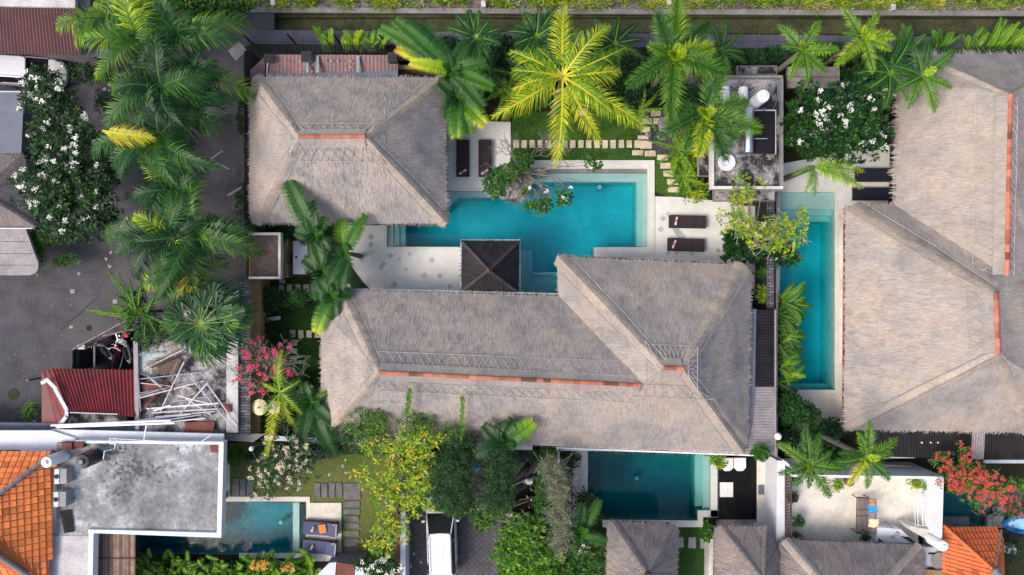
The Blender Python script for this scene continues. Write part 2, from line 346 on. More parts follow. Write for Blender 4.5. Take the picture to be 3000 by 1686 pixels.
# ================================================================ THE SETTING
P_MAIN = [(1133, 560), (1440, 560), (1440, 495), (1897, 495), (1897, 725), (1740, 725), (1740, 880), (1520, 880), (1520, 724), (1133, 724)]
P_EAST = rc(2285, 563, 2447, 1143)
P_SOUTH = [(1722, 1312), (2082, 1312), (2082, 1494), (2046, 1496), (2044, 1526), (1720, 1522)]
P_WEST = [(640, 1470), (877, 1473), (877, 1626), (395, 1622), (395, 1560), (640, 1560)]
P_TINY = rc(2762, 1440, 2990, 1542)
P_SPOUT = rc(880, 1476, 896, 1622)
CANAL = [(805, 33), (3600, 47), (3600, 112), (3000, 104), (805, 87)]
slab('ground', rc(-4500, -3500, 7500, 5200), [P_MAIN, P_EAST, P_SOUTH, P_WEST, P_TINY, P_SPOUT, CANAL], 0, 0, M['soil'])
def pool(poly, depth, zw, tile, water, ledges=(), name='swimming_pool'):
    mb = MB(); A = [W(x, y, 0) for x, y in poly]
    loop = [Vector((p.x, p.y, -depth)) for p in A]
    for tri in tessellate_polygon([loop]): mb.face([loop[i] for i in tri])
    for i in range(len(A)):
        a, b = A[i], A[(i+1) % len(A)]
        mb.face([a, b, Vector((b.x, b.y, -depth)), Vector((a.x, a.y, -depth))])
    o = mb.build('pool_basin', tile); o['kind'] = 'structure'; mb = MB()
    for lp, z in ledges: mb.prism([W(x, y, z) for x, y in lp], -depth-.05, z)
    if ledges: o = mb.build('pool_steps', M['pooltile']); o['kind'] = 'structure'
    c = sum(A, Vector())/len(A); wb = MB()
    area = sum(A[i].x*A[(i+1) % len(A)].y-A[(i+1) % len(A)].x*A[i].y for i in range(len(A)))
    s = 1 if area > 0 else -1; out = []
    for i in range(len(A)):                                   # the water reaches 2 cm into the basin walls
        d0 = (A[i]-A[i-1]).normalized(); d1 = (A[(i+1) % len(A)]-A[i]).normalized()
        n = Vector((d0.y, -d0.x, 0))+Vector((d1.y, -d1.x, 0)); out.append(A[i]+n*s*.02)
    wb.prism(out, -depth-.1, zw); q = wb.build('water', water); q['kind'] = 'structure'
pool(P_MAIN, 2.0, -.09, M['pooltile'], M['water'], [
    ([(1133, 560), (1440, 560), (1440, 579), (1345, 579), (1328, 592), (1308, 618), (1190, 618), (1190, 560)], -.24),
    (rc(1440, 495, 1897, 534), -.27), (rc(1865, 534, 1881, 725), -.38), (rc(1881, 534, 1897, 725), -.22),
    (rc(1133, 560, 1152, 724), -.20), (rc(1152, 560, 1170, 724), -.33), (rc(1170, 618, 1188, 724), -.48),
    (rc(1520, 735, 1541, 880), -.55), (rc(1541, 735, 1560, 880), -.85), (rc(1560, 798, 1740, 880), -.8),
    (rc(1560, 798, 1740, 806), -.55)])
pool(P_EAST, 2.0, -.09, M['pooltile'], M['water'], [
    (rc(2285, 563, 2447, 614), -.25), (rc(2285, 614, 2447, 632), -.48), (rc(2285, 632, 2447, 650), -.72), (rc(2431, 650, 2447, 1125), -1.1), (rc(2285, 1125, 2447, 1143), -.9)])
pool(P_SOUTH, 1.7, -.09, M['pooltile_dark'], M['water_green'], [
    (rc(2036, 1312, 2057, 1484), -.4), (rc(2058, 1312, 2082, 1494), -.24)])
pool(P_WEST, 1.6, -.06, M['pooltile_mid'], M['water_ripple'], [(rc(858, 1473, 877, 1626), -.18)])
pool(P_TINY, 1.2, -.09, M['pooltile_dark'], M['water_green'], [(rc(2922, 1440, 2946, 1542), -.25), (rc(2866, 1440, 2900, 1542), -.7)])
pool(P_SPOUT, .7, -.05, M['pooltile_dark'], M['water_green'], [])
# bright round drain lights on the pool floors
def drain(px, py, z, r, label, mat):
    t = thing('pool_light', label, 'pool light', W(px, py, z))
    mb = MB(); mb.lathe(W(px, py, z), [(r, 0), (r, .03), (r*.85, .045)], 20); mb.build('rim', M['plastic_white'], t)
    mb = MB(); mb.lathe(W(px, py, z), [(r*.6, .03), (r*.6, .06), (r*.3, .08)], 16); mb.build('lens', M['paleblue'], t)
drain(1757, 549, -1.5+.75, .13, 'round white pool light under water near the north edge of the large pool', None)
drain(1866, 1402, -1.0, .11, 'pale round float light in the middle of the dark southern pool', None)
drain(823, 1531, -.6, .11, 'round white light in the rippled pool beside the grey concrete roof', None)
# little ledge that carries each light is its own pillar of stone
for (x, y, z) in ((1757, 549, -.75), (1866, 1402, -1.0), (823, 1531, -.6)):
    mb = MB(); mb.lathe(W(x, y, z)+Vector((0, 0, -2-z)), [(.12, 0), (.12, 2+z-.001)], 12); o = mb.build('pool_stem', M['pooltile']); o['kind'] = 'structure'
# canal with mossy walls
mb = MB(); A = [W(x, y, 0) for x, y in CANAL]
for i in range(5):
    a, b = A[i], A[(i+1) % 5]; mb.face([a, b, b-Vector((0, 0, .55)), a-Vector((0, 0, .55))])
mb.face([p-Vector((0, 0, .55)) for p in A]); mb.rect(805, 34, 3600, 52, -.6, -.3)
o = mb.build('canal', M['moss']); o['kind'] = 'structure'
slab('path', [(690, 87), (3600, 116), (3600, 166), (3000, 154), (2400, 144), (740, 129), (690, 150)], [], .01, 0, M['alleyslab'])
slab('paving', [(-600, 20), (803, 30), (803, 86), (690, 86), (722, 160), (722, 860), (700, 980), (240, 1020), (240, 1250), (-600, 1250)], [], .006, 0, M['paver'])
slab('paving', [(292, 866), (350, 780), (470, 690), (540, 640), (560, 860), (400, 935), (215, 1012), (176, 968)], [], .010, 0, M['alley'])
slab('paving_joint', [(292, 865), (294, 867), (178, 970), (176, 968)], [], .014, 0, M['darkwall'])
slab('road', [(560, 20), (803, 30), (803, 86), (720, 88), (700, 140), (715, 220), (722, 420), (560, 380)], [], .012, 0, M['alley'])
slab('driveway', [(1180, 1430), (1500, 1300), (1640, 1330), (1470, 1500), (1470, 1900), (1180, 1900)], [], .008, 0, M['paver45'])
slab('lawn', [(1500, 330), (1930, 318), (1975, 330), (2030, 585), (2100, 640), (1918, 560), (1918, 472), (1500, 472)], [], .012, 0, M['lawn'])
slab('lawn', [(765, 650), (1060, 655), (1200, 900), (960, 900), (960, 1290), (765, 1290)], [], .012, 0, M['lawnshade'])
slab('lawn', [(672, 1300), (1172, 1270), (1172, 1500), (1170, 1700), (1000, 1700), (1000, 1480), (672, 1462)], [], .012, 0, M['lawndry'])
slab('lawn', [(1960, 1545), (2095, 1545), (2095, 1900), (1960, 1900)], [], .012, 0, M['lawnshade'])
slab('rubble_strip', [(690, -40), (3600, -20), (3600, 36), (805, 22), (690, 20)], [], .01, 0, M['rubble'])
# decks round the pools
dia = []
def diamond(cx, cy, r=10): return [(cx, cy-r), (cx+r, cy), (cx, cy+r), (cx-r, cy)]
DD = [(1087, 694, 10), (1087, 717, 10), (1144, 750, 10), (1266, 763, 10), (1243, 808, 11), (1288, 809, 9), (1155, 835, 12), (1200, 745, 7),
      (1060, 760, 9), (1190, 790, 7), (1318, 840, 9), (1936, 672, 10), (1230, 860, 10), (1170, 760, 6)]
W_DECK = [(1030, 655), (1030, 640), (1133, 640), (1133, 724), (1520, 724), (1520, 735), (1520, 900), (1150, 900), (1095, 862), (1055, 815), (1018, 750), (1045, 690), (1010, 656)]
slab('pool_deck', [(985, 640), (1133, 640), (1133, 724), (1520, 724), (1520, 900), (1155, 900), (1105, 870), (1062, 825), (1030, 782), (1012, 745), (998, 700)],
     [], .05, .05, [M['deck'], M['deckdark']], extra=[(diamond(*d), 1) for d in DD if d[0] < 1500]+[([(1108, 785), (1122, 765), (1132, 772), (1118, 792)], 1)])
mb = MB()                                                # dark curved edging of the west deck
CUR = [(1012, 745), (1030, 782), (1062, 825), (1105, 870), (1155, 900)]
for i in range(4):
    a, b = CUR[i], CUR[i+1]; mb.pp([a, b, (b[0]-14, b[1]+8), (a[0]-14, a[1]+8)], 0, .07)
o = mb.build('deck_edging', M['darkwall']); o['kind'] = 'structure'
slab('pool_deck', [(1250, 352), (1496, 358), (1496, 475), (1440, 500), (1440, 560), (1250, 560)], [], .05, .05, [M['deck'], M['deckdark']])
slab('pool_deck', [(1918, 576), (1990, 578), (2110, 590), (2275, 600), (2275, 660), (2250, 860), (1740, 900), (1740, 745), (1918, 745)], [], .05, .05, [M['deck'], M['deckdark']],
     extra=[(diamond(1936, 672, 10), 1), ([(1966, 668), (1983, 664), (2010, 693), (2002, 702), (1988, 702)], 1), (diamond(1958, 628, 9), 1), (diamond(1942, 640, 10), 1),
            (diamond(1957, 742, 8), 1), (diamond(1982, 740, 8), 1), (diamond(2025, 744, 9), 1), (diamond(2104, 735, 8), 1)])
# cream coping frames standing 4 cm proud of the decks
cp = MB()
cp.rect(1500, 470, 1918, 481, 0, .10); cp.rect(1897, 481, 1918, 745, 0, .10); cp.rect(1740, 725, 1897, 752, 0, .10); cp.rect(1250, 552, 1440, 560, 0, .07); cp.rect(1133, 724, 1353, 733, 0, .07)
cp.rect(1124, 640, 1133, 733, 0, .07)
cp.rect(1560, 481, 1897, 495, -.1, .03)
o = cp.build('pool_coping', M['coping']); o['kind'] = 'structure'
cp = MB(); cp.rect(1560, 495, 1897, 507, -.4, -.06); o = cp.build('pool_weir', M['concrete_grey']); o['kind'] = 'structure'
slab('pool_deck', [(2290, 480), (2640, 420), (2640, 605), (2447, 605), (2447, 563), (2285, 563), (2250, 560)], [], .05, .05, M['deck'])
slab('pool_deck', [(2330, 1143), (2447, 1143), (2447, 605), (2475, 605), (2475, 1260), (2330, 1260)], [], .05, .05, M['terrace'])
cp = MB(); cp.rect(2447, 563, 2458, 1150, 0, .08); cp.rect(2285, 552, 2458, 563, 0, .08); cp.rect(2330, 1143, 2447, 1153, 0, .08); cp.rect(2278, 563, 2285, 900, 0, .12)
o = cp.build('pool_coping', M['coping']); o['kind'] = 'structure'
cp = MB(); cp.rect(1700, 1312, 1722, 1452, 0, .07); cp.rect(2082, 1318, 2102, 1515, 0, .07); cp.pp([(2044, 1496), (2102, 1496), (2102, 1516), (2060, 1516), (2060, 1545), (1765, 1545), (1765, 1524), (2044, 1526)], 0, .07)
o = cp.build('pool_coping', M['coping']); o['kind'] = 'structure'
slab('pebble_strip', rc(2102, 1335, 2111, 1520), [], .03, 0, M['pebble'])
mb = MB()
for i in range(22):
    x = 2107+i*4.9; mb.rect(x, 1335, x+4.2, 1523, 0, .09)
o = mb.build('timber_deck', M['blacktimber']); o['kind'] = 'structure'
slab('side_walk', rc(2218, 1345, 2243, 1560), [], .1, .1, M['terrace']); slab('side_walk', rc(2098, 1523, 2243, 1560), [], .08, .08, M['concrete_grey'])
slab('side_walk', rc(1680, 1310, 1700, 1530), [], .2, .2, M['concrete_light'])
cp = MB(); cp.rect(640, 1456, 908, 1470, 0, .06); cp.rect(897, 1470, 908, 1626, 0, .06); cp.rect(655, 1345, 673, 1456, 0, .06); cp.rect(700, 1622, 900, 1636, 0, .08)
o = cp.build('pool_coping', M['terrace']); o['kind'] = 'structure'
slab('pool_deck', rc(908, 1474, 1000, 1645), [], .09, .09, M['terrace'])
# pebbles and boulders round the stepping stones
slab('pebble_bed', [(1870, 330), (1925, 322), (1990, 350), (2000, 440), (1960, 465), (1915, 440), (1868, 410)], [], .02, 0, M['pebble'])
slab('field', rc(-4500, -3500, 7500, -40), [], .02, 0, M['lawndry'])

# grass of the bank beyond the canal: nobody could count it
def tufts(name, area, n, L, tints, label=None, z=0.0, mat=None, wd=.03):
    q = QS(); x = RNG.uniform(area[0], area[2], n); y = RNG.uniform(area[1], area[3], n)
    clump = np.array([noise.noise(Vector((a/55, b/40, 3))) for a, b in zip(x, y)])
    keep = clump > RNG.uniform(-.42, .14, n)+np.where(y < 40, (x < 2100)*.22, 0); x, y, clump = x[keep], y[keep], clump[keep]; n = len(x)
    px = (x-1500)/50; py = -(y-843)/50; az = RNG.uniform(0, 2*PI, n); ln = RNG.uniform(L[0], L[1], n)*(1+clump)
    base = np.stack([px, py, np.full(n, z)], 1); d = np.stack([np.cos(az)*.75, np.sin(az)*.75, RNG.uniform(.3, 1.1, n)], 1)
    p = np.stack([-np.sin(az), np.cos(az), np.zeros(n)], 1)*wd; tip = base+d*ln[:, None]; mid = base+d*ln[:, None]*.55+np.array([0, 0, .05])
    q.add(np.stack([base, mid-p, tip, mid+p], 1), np.clip(RNG.uniform(tints[0], tints[1], n)+clump*.25, 0, 1))
    return q.build(name, mat or M['leaf'])
o = tufts('grass', (700, -60, 3100, 22), 26000, (.25, .6), (.5, .85)); tag(o, kind='stuff')
o = tufts('grass', (1500, 330, 1920, 470), 9000, (.03, .07), (.25, .42), wd=.012, z=.01); tag(o, kind='stuff')
o = tufts('dry_grass', (805, 8, 3100, 34), 6000, (.15, .4), (.86, 1.0), mat=M['dust'], wd=.02); tag(o, kind='stuff')
def leaflitter(name, area, n, tints, size=.09):
    q = QS(); x = RNG.uniform(area[0], area[2], n); y = RNG.uniform(area[1], area[3], n); px = (x-1500)/50; py = -(y-843)/50
    az = RNG.uniform(0, 2*PI, n); s = RNG.uniform(.4, 1, n)*size
    b = np.stack([px, py, np.full(n, .03)], 1); d = np.stack([np.cos(az), np.sin(az), RNG.uniform(0, .5, n)], 1)*s[:, None]; p = np.stack([-np.sin(az), np.cos(az), np.zeros(n)], 1)*s[:, None]*.4
    q.add(np.stack([b-d, b-p, b+d, b+p], 1), RNG.uniform(*tints, n)); o = q.build(name, M['leaf']); o['kind'] = 'stuff'; return o
leaflitter('ground_cover', (765, 1290, 1180, 1330), 1500, (.1, .4), .14)
# ================================================================ THATCHED ROOFS
def nz(p, s=.9, a=.07): return a*(noise.noise(Vector((p[0]*s, p[1]*s, 1.3)))+.45*noise.noise(Vector((p[0]*s*3.1, p[1]*s*3.1, 7))))
def thatch(root, V, faces, eaves, hips=(), ridges=(), lattices=(), mat='thatch', hipmat='thatch_hip', name='thatch_roof', dens=55, hipw=.40, thick=.28, poles=True, vseed=0, fr=(.06, .2)):
    P = {k: W(*v) for k, v in V.items()}; mb = MB(); info = []
    for f in faces:
        pts = [P[k] for k in f]; n = Vector()
        for i in range(len(pts)): n += pts[i].cross(pts[(i+1) % len(pts)])
        n.normalize()
        if n.z < 0: n = -n
        d = Vector((n.x*n.z, n.y*n.z, -(n.x**2+n.y**2))).normalized(); u = n.cross(d).normalized(); info.append((n, d, u, pts))
        tris = [(pts[0], pts[i], pts[i+1]) for i in range(1, len(pts)-1)]
        for a, b, c in tris:
            m = max(2, int(max((a-b).length, (b-c).length, (c-a).length)/.7)); g = {}
            for i in range(m+1):
                for j in range(m+1-i):
                    p = a+(b-a)*(i/m)+(c-a)*(j/m); g[i, j] = (p+Vector((0, 0, nz(p))), (p.dot(u)+vseed, p.dot(d)))
            def F(*k):
                mb.face([g[x][0] for x in k], [g[x][1] for x in k], .5)
            for i in range(m):
                for j in range(m-i):
                    F((i, j), (i+1, j), (i, j+1))
                    if i+j < m-1: F((i+1, j), (i+1, j+1), (i, j+1))
            for e in range(1):
                mb.face([a-Vector((0, 0, thick)), c-Vector((0, 0, thick)), b-Vector((0, 0, thick))], [(0, 0), (1, 0), (1, 1)], .1)
            area = (b-a).cross(c-a).length/2; ns = int(area*dens)
            r1 = RNG.random((ns, 5))
            for k in range(ns):
                s, q, l, wv, tv = r1[k]; 
                if s+q > 1: s, q = 1-s, 1-q
                p = a+(b-a)*s+(c-a)*q; p = p+Vector((0, 0, nz(p)+.005)); L = .10+.26*l; ww = .006+.012*wv
                dd = (d+u*random.uniform(-.16, .16)).normalized(); e = p+dd*L+n*(.012+.03*l); uu = (p.dot(u)+vseed, p.dot(d))
                mb.face([p-u*ww, e-u*ww*.4, e+u*ww*.4, p+u*ww], [uu]*4, .38+.24*tv)
    C = sum((p for p in P.values()), Vector())/len(P)
    for a_, b_ in eaves:
        a, b = P[a_], P[b_]; t = (b-a).normalized(); o = Vector((t.y, -t.x, 0))
        if o.dot((a+b)/2-C) < 0: o = -o
        L = (b-a).length; m = max(2, int(L/.5))
        for i in range(m):
            p, q = a+(b-a)*(i/m), a+(b-a)*((i+1)/m); p0 = p+Vector((0, 0, nz(p))); q0 = q+Vector((0, 0, nz(q)))
            mb.face([p0, q0, q-Vector((0, 0, thick))-o*.1, p-Vector((0, 0, thick))-o*.1], [(i*.5, 0), (i*.5+.5, 0), (i*.5+.5, thick), (i*.5, thick)], .25)
        for i in range(int(L/.035)):
            p = a+t*random.uniform(0, L); l = random.uniform(*fr)*(1+.8*noise.noise(p*1.3)); p = p-o*.12+Vector((0, 0, nz(p)+.05+.02)); 
            dirr = (o+t*random.uniform(-.25, .25)+Vector((0, 0, random.uniform(-.9, -.35)))).normalized(); ww = random.uniform(.015, .035)
            e = p+dirr*(l+.12); mb.face([p-t*ww, e-t*ww*.3, e+t*ww*.3, p+t*ww], [(p.dot(t), 0), (p.dot(t), .3), (p.dot(t), .3), (p.dot(t), 0)], random.uniform(.3, .75))
    roof = mb.build(name, M[mat], root)
    def adj(a_, b_): return [i for i, f in enumerate(faces) if a_ in f and b_ in f]
    def indir(fi, a, hd):
        n = info[fi][0]; c = sum(info[fi][3], Vector())/len(info[fi][3]); v = n.cross(hd).normalized()
        return v if v.dot(c-a) > 0 else -v
    if hips:
        for a_, b_, *wd in hips:
            hm = MB()
            a, b = P[a_], P[b_]; hd = (b-a).normalized(); ad = adj(a_, b_); hw = wd[0] if wd else hipw
            d1 = indir(ad[0], a, hd); d2 = indir(ad[1], a, hd); n1, n2 = info[ad[0]][0], info[ad[1]][0]; nn = (n1+n2).normalized()
            L = (b-a).length; m = max(3, int(L/.35)); prof = [(d1, n1, 1, .0), (d1, n1, .72, .035), (d1, n1, .36, .065), (nn, nn, 0, .08), (d2, n2, .36, .065), (d2, n2, .72, .035), (d2, n2, 1, .0)]
            rows = []
            for i in range(m+1):
                c = a+(b-a)*(i/m); k = hw*(.62+.38*min(1, i/m*2.2)); row = []
                for dd, n, f, h in prof:
                    p = c+(dd*k*f if f else Vector())+n*(h+.015); p = p+Vector((0, 0, nz(c)+.35*nz(p, 3))); row.append(p)
                rows.append(row)
            for i in range(m):
                for j in range(6):
                    hm.face([rows[i][j], rows[i][j+1], rows[i+1][j+1], rows[i+1][j]], [(i*.35, j*.2), (i*.35, j*.2+.2), (i*.35+.35, j*.2+.2), (i*.35+.35, j*.2)], .5)
                for z in range(26):
                    j = random.randint(0, 5); f = random.random(); p = rows[i][j].lerp(rows[i+1][j], f)+nn*.01; q = rows[i][j+1].lerp(rows[i+1][j+1], f)
                    e = p.lerp(q, random.uniform(.8, 1.8)*(1 if j < 5 else 1))+hd*random.uniform(.02, .25)+nn*.03; ww = random.uniform(.006, .014)
                    hm.face([p-hd*ww, e-hd*ww*.4, e+hd*ww*.4, p+hd*ww], [(i*.35+f, j*.2)]*4, random.uniform(.32, .7))
            if poles:
                for dd, n in ((d1, n1), (d2, n2)):
                    pts = []
                    for i in range(0, m+1):
                        k = hw*(.62+.38*min(1, i/m*2.2)); c = a+(b-a)*(i/m)
                        if .03 < i/m < .93: pts.append(c+dd*k*1.02+n*.07+Vector((0, 0, nz(c)+.01)))
                    if len(pts) > 1: pm = MB(); pm.tube(pts, .015, 4); pm.build('hip_pole', M['lath'], root)
            hm.build('hip_cap', M[hipmat], root)
    for a_, b_, wd, cmat in ridges:
        a, b = P[a_], P[b_]; hd = (b-a).normalized(); s = Vector((-hd.y, hd.x, 0)); L = (b-a).length; n = max(3, int(L/.36)); cm = MB()
        for i in range(n):
            t = random.choice((.0, .3, .55, .7, .8, .95, .6)); r = wd*.70*random.uniform(.93, 1.07); z0 = .17+.02*random.random(); pa = a+hd*(i*L/n); pb = a+hd*((i+1)*L/n+.03); k = 7
            for e in range(k):
                q0, q1 = PI*e/k, PI*(e+1)/k
                f = lambda p, q, rr: p+s*math.cos(q)*rr+Vector((0, 0, math.sin(q)*rr*.8+z0-.05))
                cm.face([f(pa, q0, r), f(pa, q1, r), f(pb, q1, r*.9), f(pb, q0, r*.9)], None, t)
        cm.build('ridge_tiles', M[cmat], root)
        for sg in (-1, 1):
            bm_ = MB()
            for i in range(n*2):
                pa = a+hd*(i*L/n/2); pb = a+hd*((i+1)*L/n/2)
                bm_.face([pa+Vector((0, 0, .17)), pb+Vector((0, 0, .17)), pb+s*sg*.45+Vector((0, 0, -.22)), pa+s*sg*.45+Vector((0, 0, -.22))], [(i*.2, 0), (i*.2+.2, 0), (i*.2+.2, .4), (i*.2, .4)], .45)
            bm_.build('ridge_thatch', M[mat], root)
    if lattices:
        for fi, a_, b_, s0, s1, e0, e1, pitch in lattices:
            lm = MB(); n, d, u, _ = info[fi]; a, b = (P[k] if isinstance(k, str) else W(*k) for k in (a_, b_)); t = (b-a).normalized()
            dd = n.cross(t).normalized(); dd = dd if dd.z < 0 else -dd
            up = n*.085
            A0, B0 = a+dd*s0-t*e0*s0, b+dd*s0+t*e1*s0; A1, B1 = a+dd*s1-t*e0*s1, b+dd*s1+t*e1*s1
            Z = lambda p: p+up+Vector((0, 0, nz(p)))
            L = (B1-A1).length; m = max(2, int(round(L/pitch)))
            for A, B in ((A0, B0), (A1, B1)): lm.tube([Z(A.lerp(B, i/8)) for i in range(9)], .015, 4)
            for i in range(m):
                f0, f1 = i/m, (i+1)/m; j = [random.uniform(-.1, .1)/m for _ in range(4)]
                lm.tube([Z(A0.lerp(B0, max(0, f0+j[0]))), Z(A1.lerp(B1, f1+j[1]))], .0135, 4)
                if random.random() < .85: lm.tube([Z(A1.lerp(B1, max(0, f0+j[2]))), Z(A0.lerp(B0, f1+j[3]))], .0135, 4)
            lm.build('ridge_lattice', M['lath'], root)
    return P, info
def walls(root, px, z0, z1, mat='whitedirty', name='wall'):
    mb = MB(); mb.pp(px, z0, z1); return mb.build(name, M[mat], root)
def gutter(root, pts, r=.05, mat='darkwall', name='gutter'):
    mb = MB(); mb.tube([W(*p) for p in pts], r, 6); return mb.build(name, M[mat], root)

# villa by the lane, hipped thatch with short clay ridge
h = thing('thatched_villa', 'square hipped grey thatch roof with short orange ridge, north-west of the large pool', 'villa', W(1020, 440, 0))
walls(h, rc(790, 290, 1250, 600), 0, 2.7)
V = dict(a=(748, 226, 3.0), a2=(731, 262, 3.0), b=(1300, 228, 3.0), c=(1309, 655, 3.0), c1=(1080, 652, 3.0), d=(745, 652, 3.0), d2=(731, 628, 3.0), r1=(878, 402, 6.0), r2=(1070, 402, 6.0))
thatch(h, V, [('r1', 'a', 'b', 'r2'), ('r2', 'b', 'c'), ('r1', 'r2', 'c', 'd'), ('r1', 'd', 'd2', 'a2'), ('r1', 'a2', 'a')], [('a', 'b'), ('b', 'c'), ('c', 'd'), ('d', 'd2'), ('d2', 'a2'), ('a2', 'a')],
       [('r1', 'a'), ('r2', 'b'), ('r2', 'c'), ('r1', 'd')], [('r1', 'r2', .15, 'clay')],
       [(0, 'r1', 'r2', .3, .95, .35, .35, .45), (2, 'r1', 'r2', .5, 1.3, .2, .5, .5), (1, (1072, 396, 5.9), (1072, 410, 5.9), .35, 1.0, 1.6, 1.6, .5), (3, (876, 396, 5.9), (876, 410, 5.9), .3, .6, 1.2, 1.2, .4)])
gutter(h, [(732, 657, 2.8), (1312, 660, 2.8), (1312, 240, 2.8)], .045, 'wooddark')
# long main villa
h = thing('thatched_villa', 'huge L-shaped thatch roof south of the large pool with long orange tiled ridge', 'villa', W(1600, 1050, 0))
walls(h, rc(1010, 930, 2120, 1230), 0, 2.7)
V = dict(a=(998, 850, 3.0), a2=(942, 912, 3.0), m=(1637, 868, 3.0), v=(1868, 1108, 6.15), J=(1875, 1128, 6.25), R1=(1112, 1091, 6.25), d2=(940, 1240, 3.0), d=(955, 1268, 3.0), s=(1850, 1315, 3.0),
         n=(1637, 754, 3.0), ne=(2178, 776, 3.0), ne2=(2201, 800, 3.0), e=(2190, 1290, 3.0), se=(2176, 1325, 3.0), q1=(1944, 1077, 7.1), q2=(1998, 1079, 7.1))
thatch(h, V, [('R1', 'a', 'm', 'v', 'J'), ('R1', 'a2', 'a'), ('R1', 'd', 'd2', 'a2'), ('R1', 'J', 's', 'd'), ('q1', 'v', 'm', 'n'), ('q1', 'n', 'ne', 'q2'), ('q2', 'ne', 'ne2'), ('q2', 'ne2', 'e', 'se'),
              ('q1', 'q2', 'se', 's', 'J'), ('q1', 'J', 'v')],
       [('a', 'm'), ('m', 'n'), ('n', 'ne'), ('ne', 'ne2'), ('ne2', 'e'), ('e', 'se'), ('se', 's'), ('s', 'd'), ('d', 'd2'), ('d2', 'a2'), ('a2', 'a')],
       [('R1', 'a'), ('R1', 'd'), ('q1', 'n', .5), ('q2', 'ne', .45), ('q2', 'se', .45)], [('R1', 'J', .15, 'clay'), ('q1', 'q2', .17, 'clay')],
       [(0, 'R1', (1850, 1120, 6.2), .3, 1.15, .2, .1, .48), (3, 'R1', (1840, 1124, 6.2), .6, 1.3, .1, .4, .5), (5, 'q1', 'q2', .3, 1.25, .55, .3, .3), (8, 'q1', 'q2', 1.2, 2.1, .6, .9, .55), (6, (1999, 1072, 7.05), (1999, 1088, 7.05), .3, .85, 1.0, 1.3, .3), (4, (1942, 1070, 7.05), (1942, 1084, 7.05), .3, .9, 1.3, 1.0, .35), (2, (1110, 1085, 6.2), (1110, 1097, 6.2), .3, .85, 1.0, 1.0, .35)], vseed=5)
gutter(h, [(992, 848, 2.75), (1290, 853, 2.75), (1637, 862, 2.75), (1634, 750, 2.75)], .05, 'lightgrey')
gutter(h, [(1636, 750, 2.75), (1900, 762, 2.75), (2180, 776, 2.75)], .04, 'wooddark')
gutter(h, [(948, 1280, 2.7), (1520, 1300, 2.7), (1800, 1312, 2.7)], .05, 'lightgrey')
# gazebo over the pool edge
h = thing('gazebo', 'small black thatched gazebo with four hips standing at the pool edge', 'gazebo', W(1437, 782, 0))
V = dict(a=(1353, 706, 2.6), b=(1521, 708, 2.6), c=(1519, 858, 2.6), d=(1351, 856, 2.6), t=(1433, 792, 4.3))
thatch(h, V, [('t', 'a', 'b'), ('t', 'b', 'c'), ('t', 'c', 'd'), ('t', 'd', 'a')], [('a', 'b'), ('b', 'c'), ('c', 'd'), ('d', 'a')], [('t', 'a', .1), ('t', 'b', .1), ('t', 'c', .1), ('t', 'd', .1)],
       mat='thatch_dark', hipmat='thatch_char', poles=False, fr=(.02, .08), dens=30)
mb = MB(); mb.lathe(W(1433, 792, 4.25), [(.15, 0), (.16, .08), (.09, .14), (.11, .2), (.04, .3), (.02, .4)], 14, t=.4); mb.build('finial', M['clay_dark'], h, True)
for x, y in ((1365, 718), (1509, 720), (1507, 845), (1363, 844)):
    mb = MB(); mb.lathe(W(x, y, 0), [(.14, 0), (.14, .2), (.09, .24), (.08, 2.6)], 10); mb.build('post', M['wood'], h)
for r in ((1349, 702, 1525, 705), (1349, 705, 1352, 862), (1522, 705, 1525, 862)): mb = MB(); mb.rect(*r, 2.32, 2.4); mb.build('fascia', M['lightgrey'], h)
# east villa: two thatched blocks
h = thing('thatched_villa', 'long pale thatched roof at the upper right edge with palms at its north corner', 'villa', W(2900, 500, 0))
walls(h, rc(2720, 230, 3180, 800), 0, 2.7)
V = dict(a=(2690, 160, 3.0), a2=(2636, 225, 3.0), b=(3240, 158, 3.0), n2=(3240, 860, 3.0), r1=(2955, 279, 7.0), r2=(2944, 806, 7.0), w=(2622, 602, 3.0), w2=(2626, 640, 3.0), s=(2905, 880, 3.0))
thatch(h, V, [('r1', 'a2', 'a'), ('r1', 'a', 'b'), ('r1', 'b', 'n2', 'r2'), ('r1', 'r2', 'w', 'a2'), ('r2', 'n2', 's'), ('r2', 's', 'w')], [('a2', 'a'), ('a', 'b'), ('b', 'n2'), ('w', 'a2')],
       [('r1', 'a', .2), ('r1', 'b', .3)], [('r1', 'r2', .17, 'clay')], [(3, 'r1', 'r2', .35, 1.35, .0, .0, .55), (2, 'r1', 'r2', .25, .6, 0, 0, .4)], vseed=9, poles=False, fr=(.15, .4))
h = thing('thatched_villa', 'pale thatched roof beside the narrow turquoise pool with red pipe along its eave', 'villa', W(2780, 1000, 0))
walls(h, rc(2540, 700, 3100, 1190), 0, 2.7)
V = dict(n=(2478, 607, 2.9), n1=(2500, 604, 2.9), v=(2620, 600, 2.9), vt=(2936, 800, 6.6), q1=(2912, 858, 7.2), q2=(2918, 1036, 7.2), sw=(2474, 1240, 2.9), sw2=(2486, 1258, 2.9), se=(3020, 1268, 2.9), e2=(3300, 1268, 2.9), e=(3300, 860, 2.9))
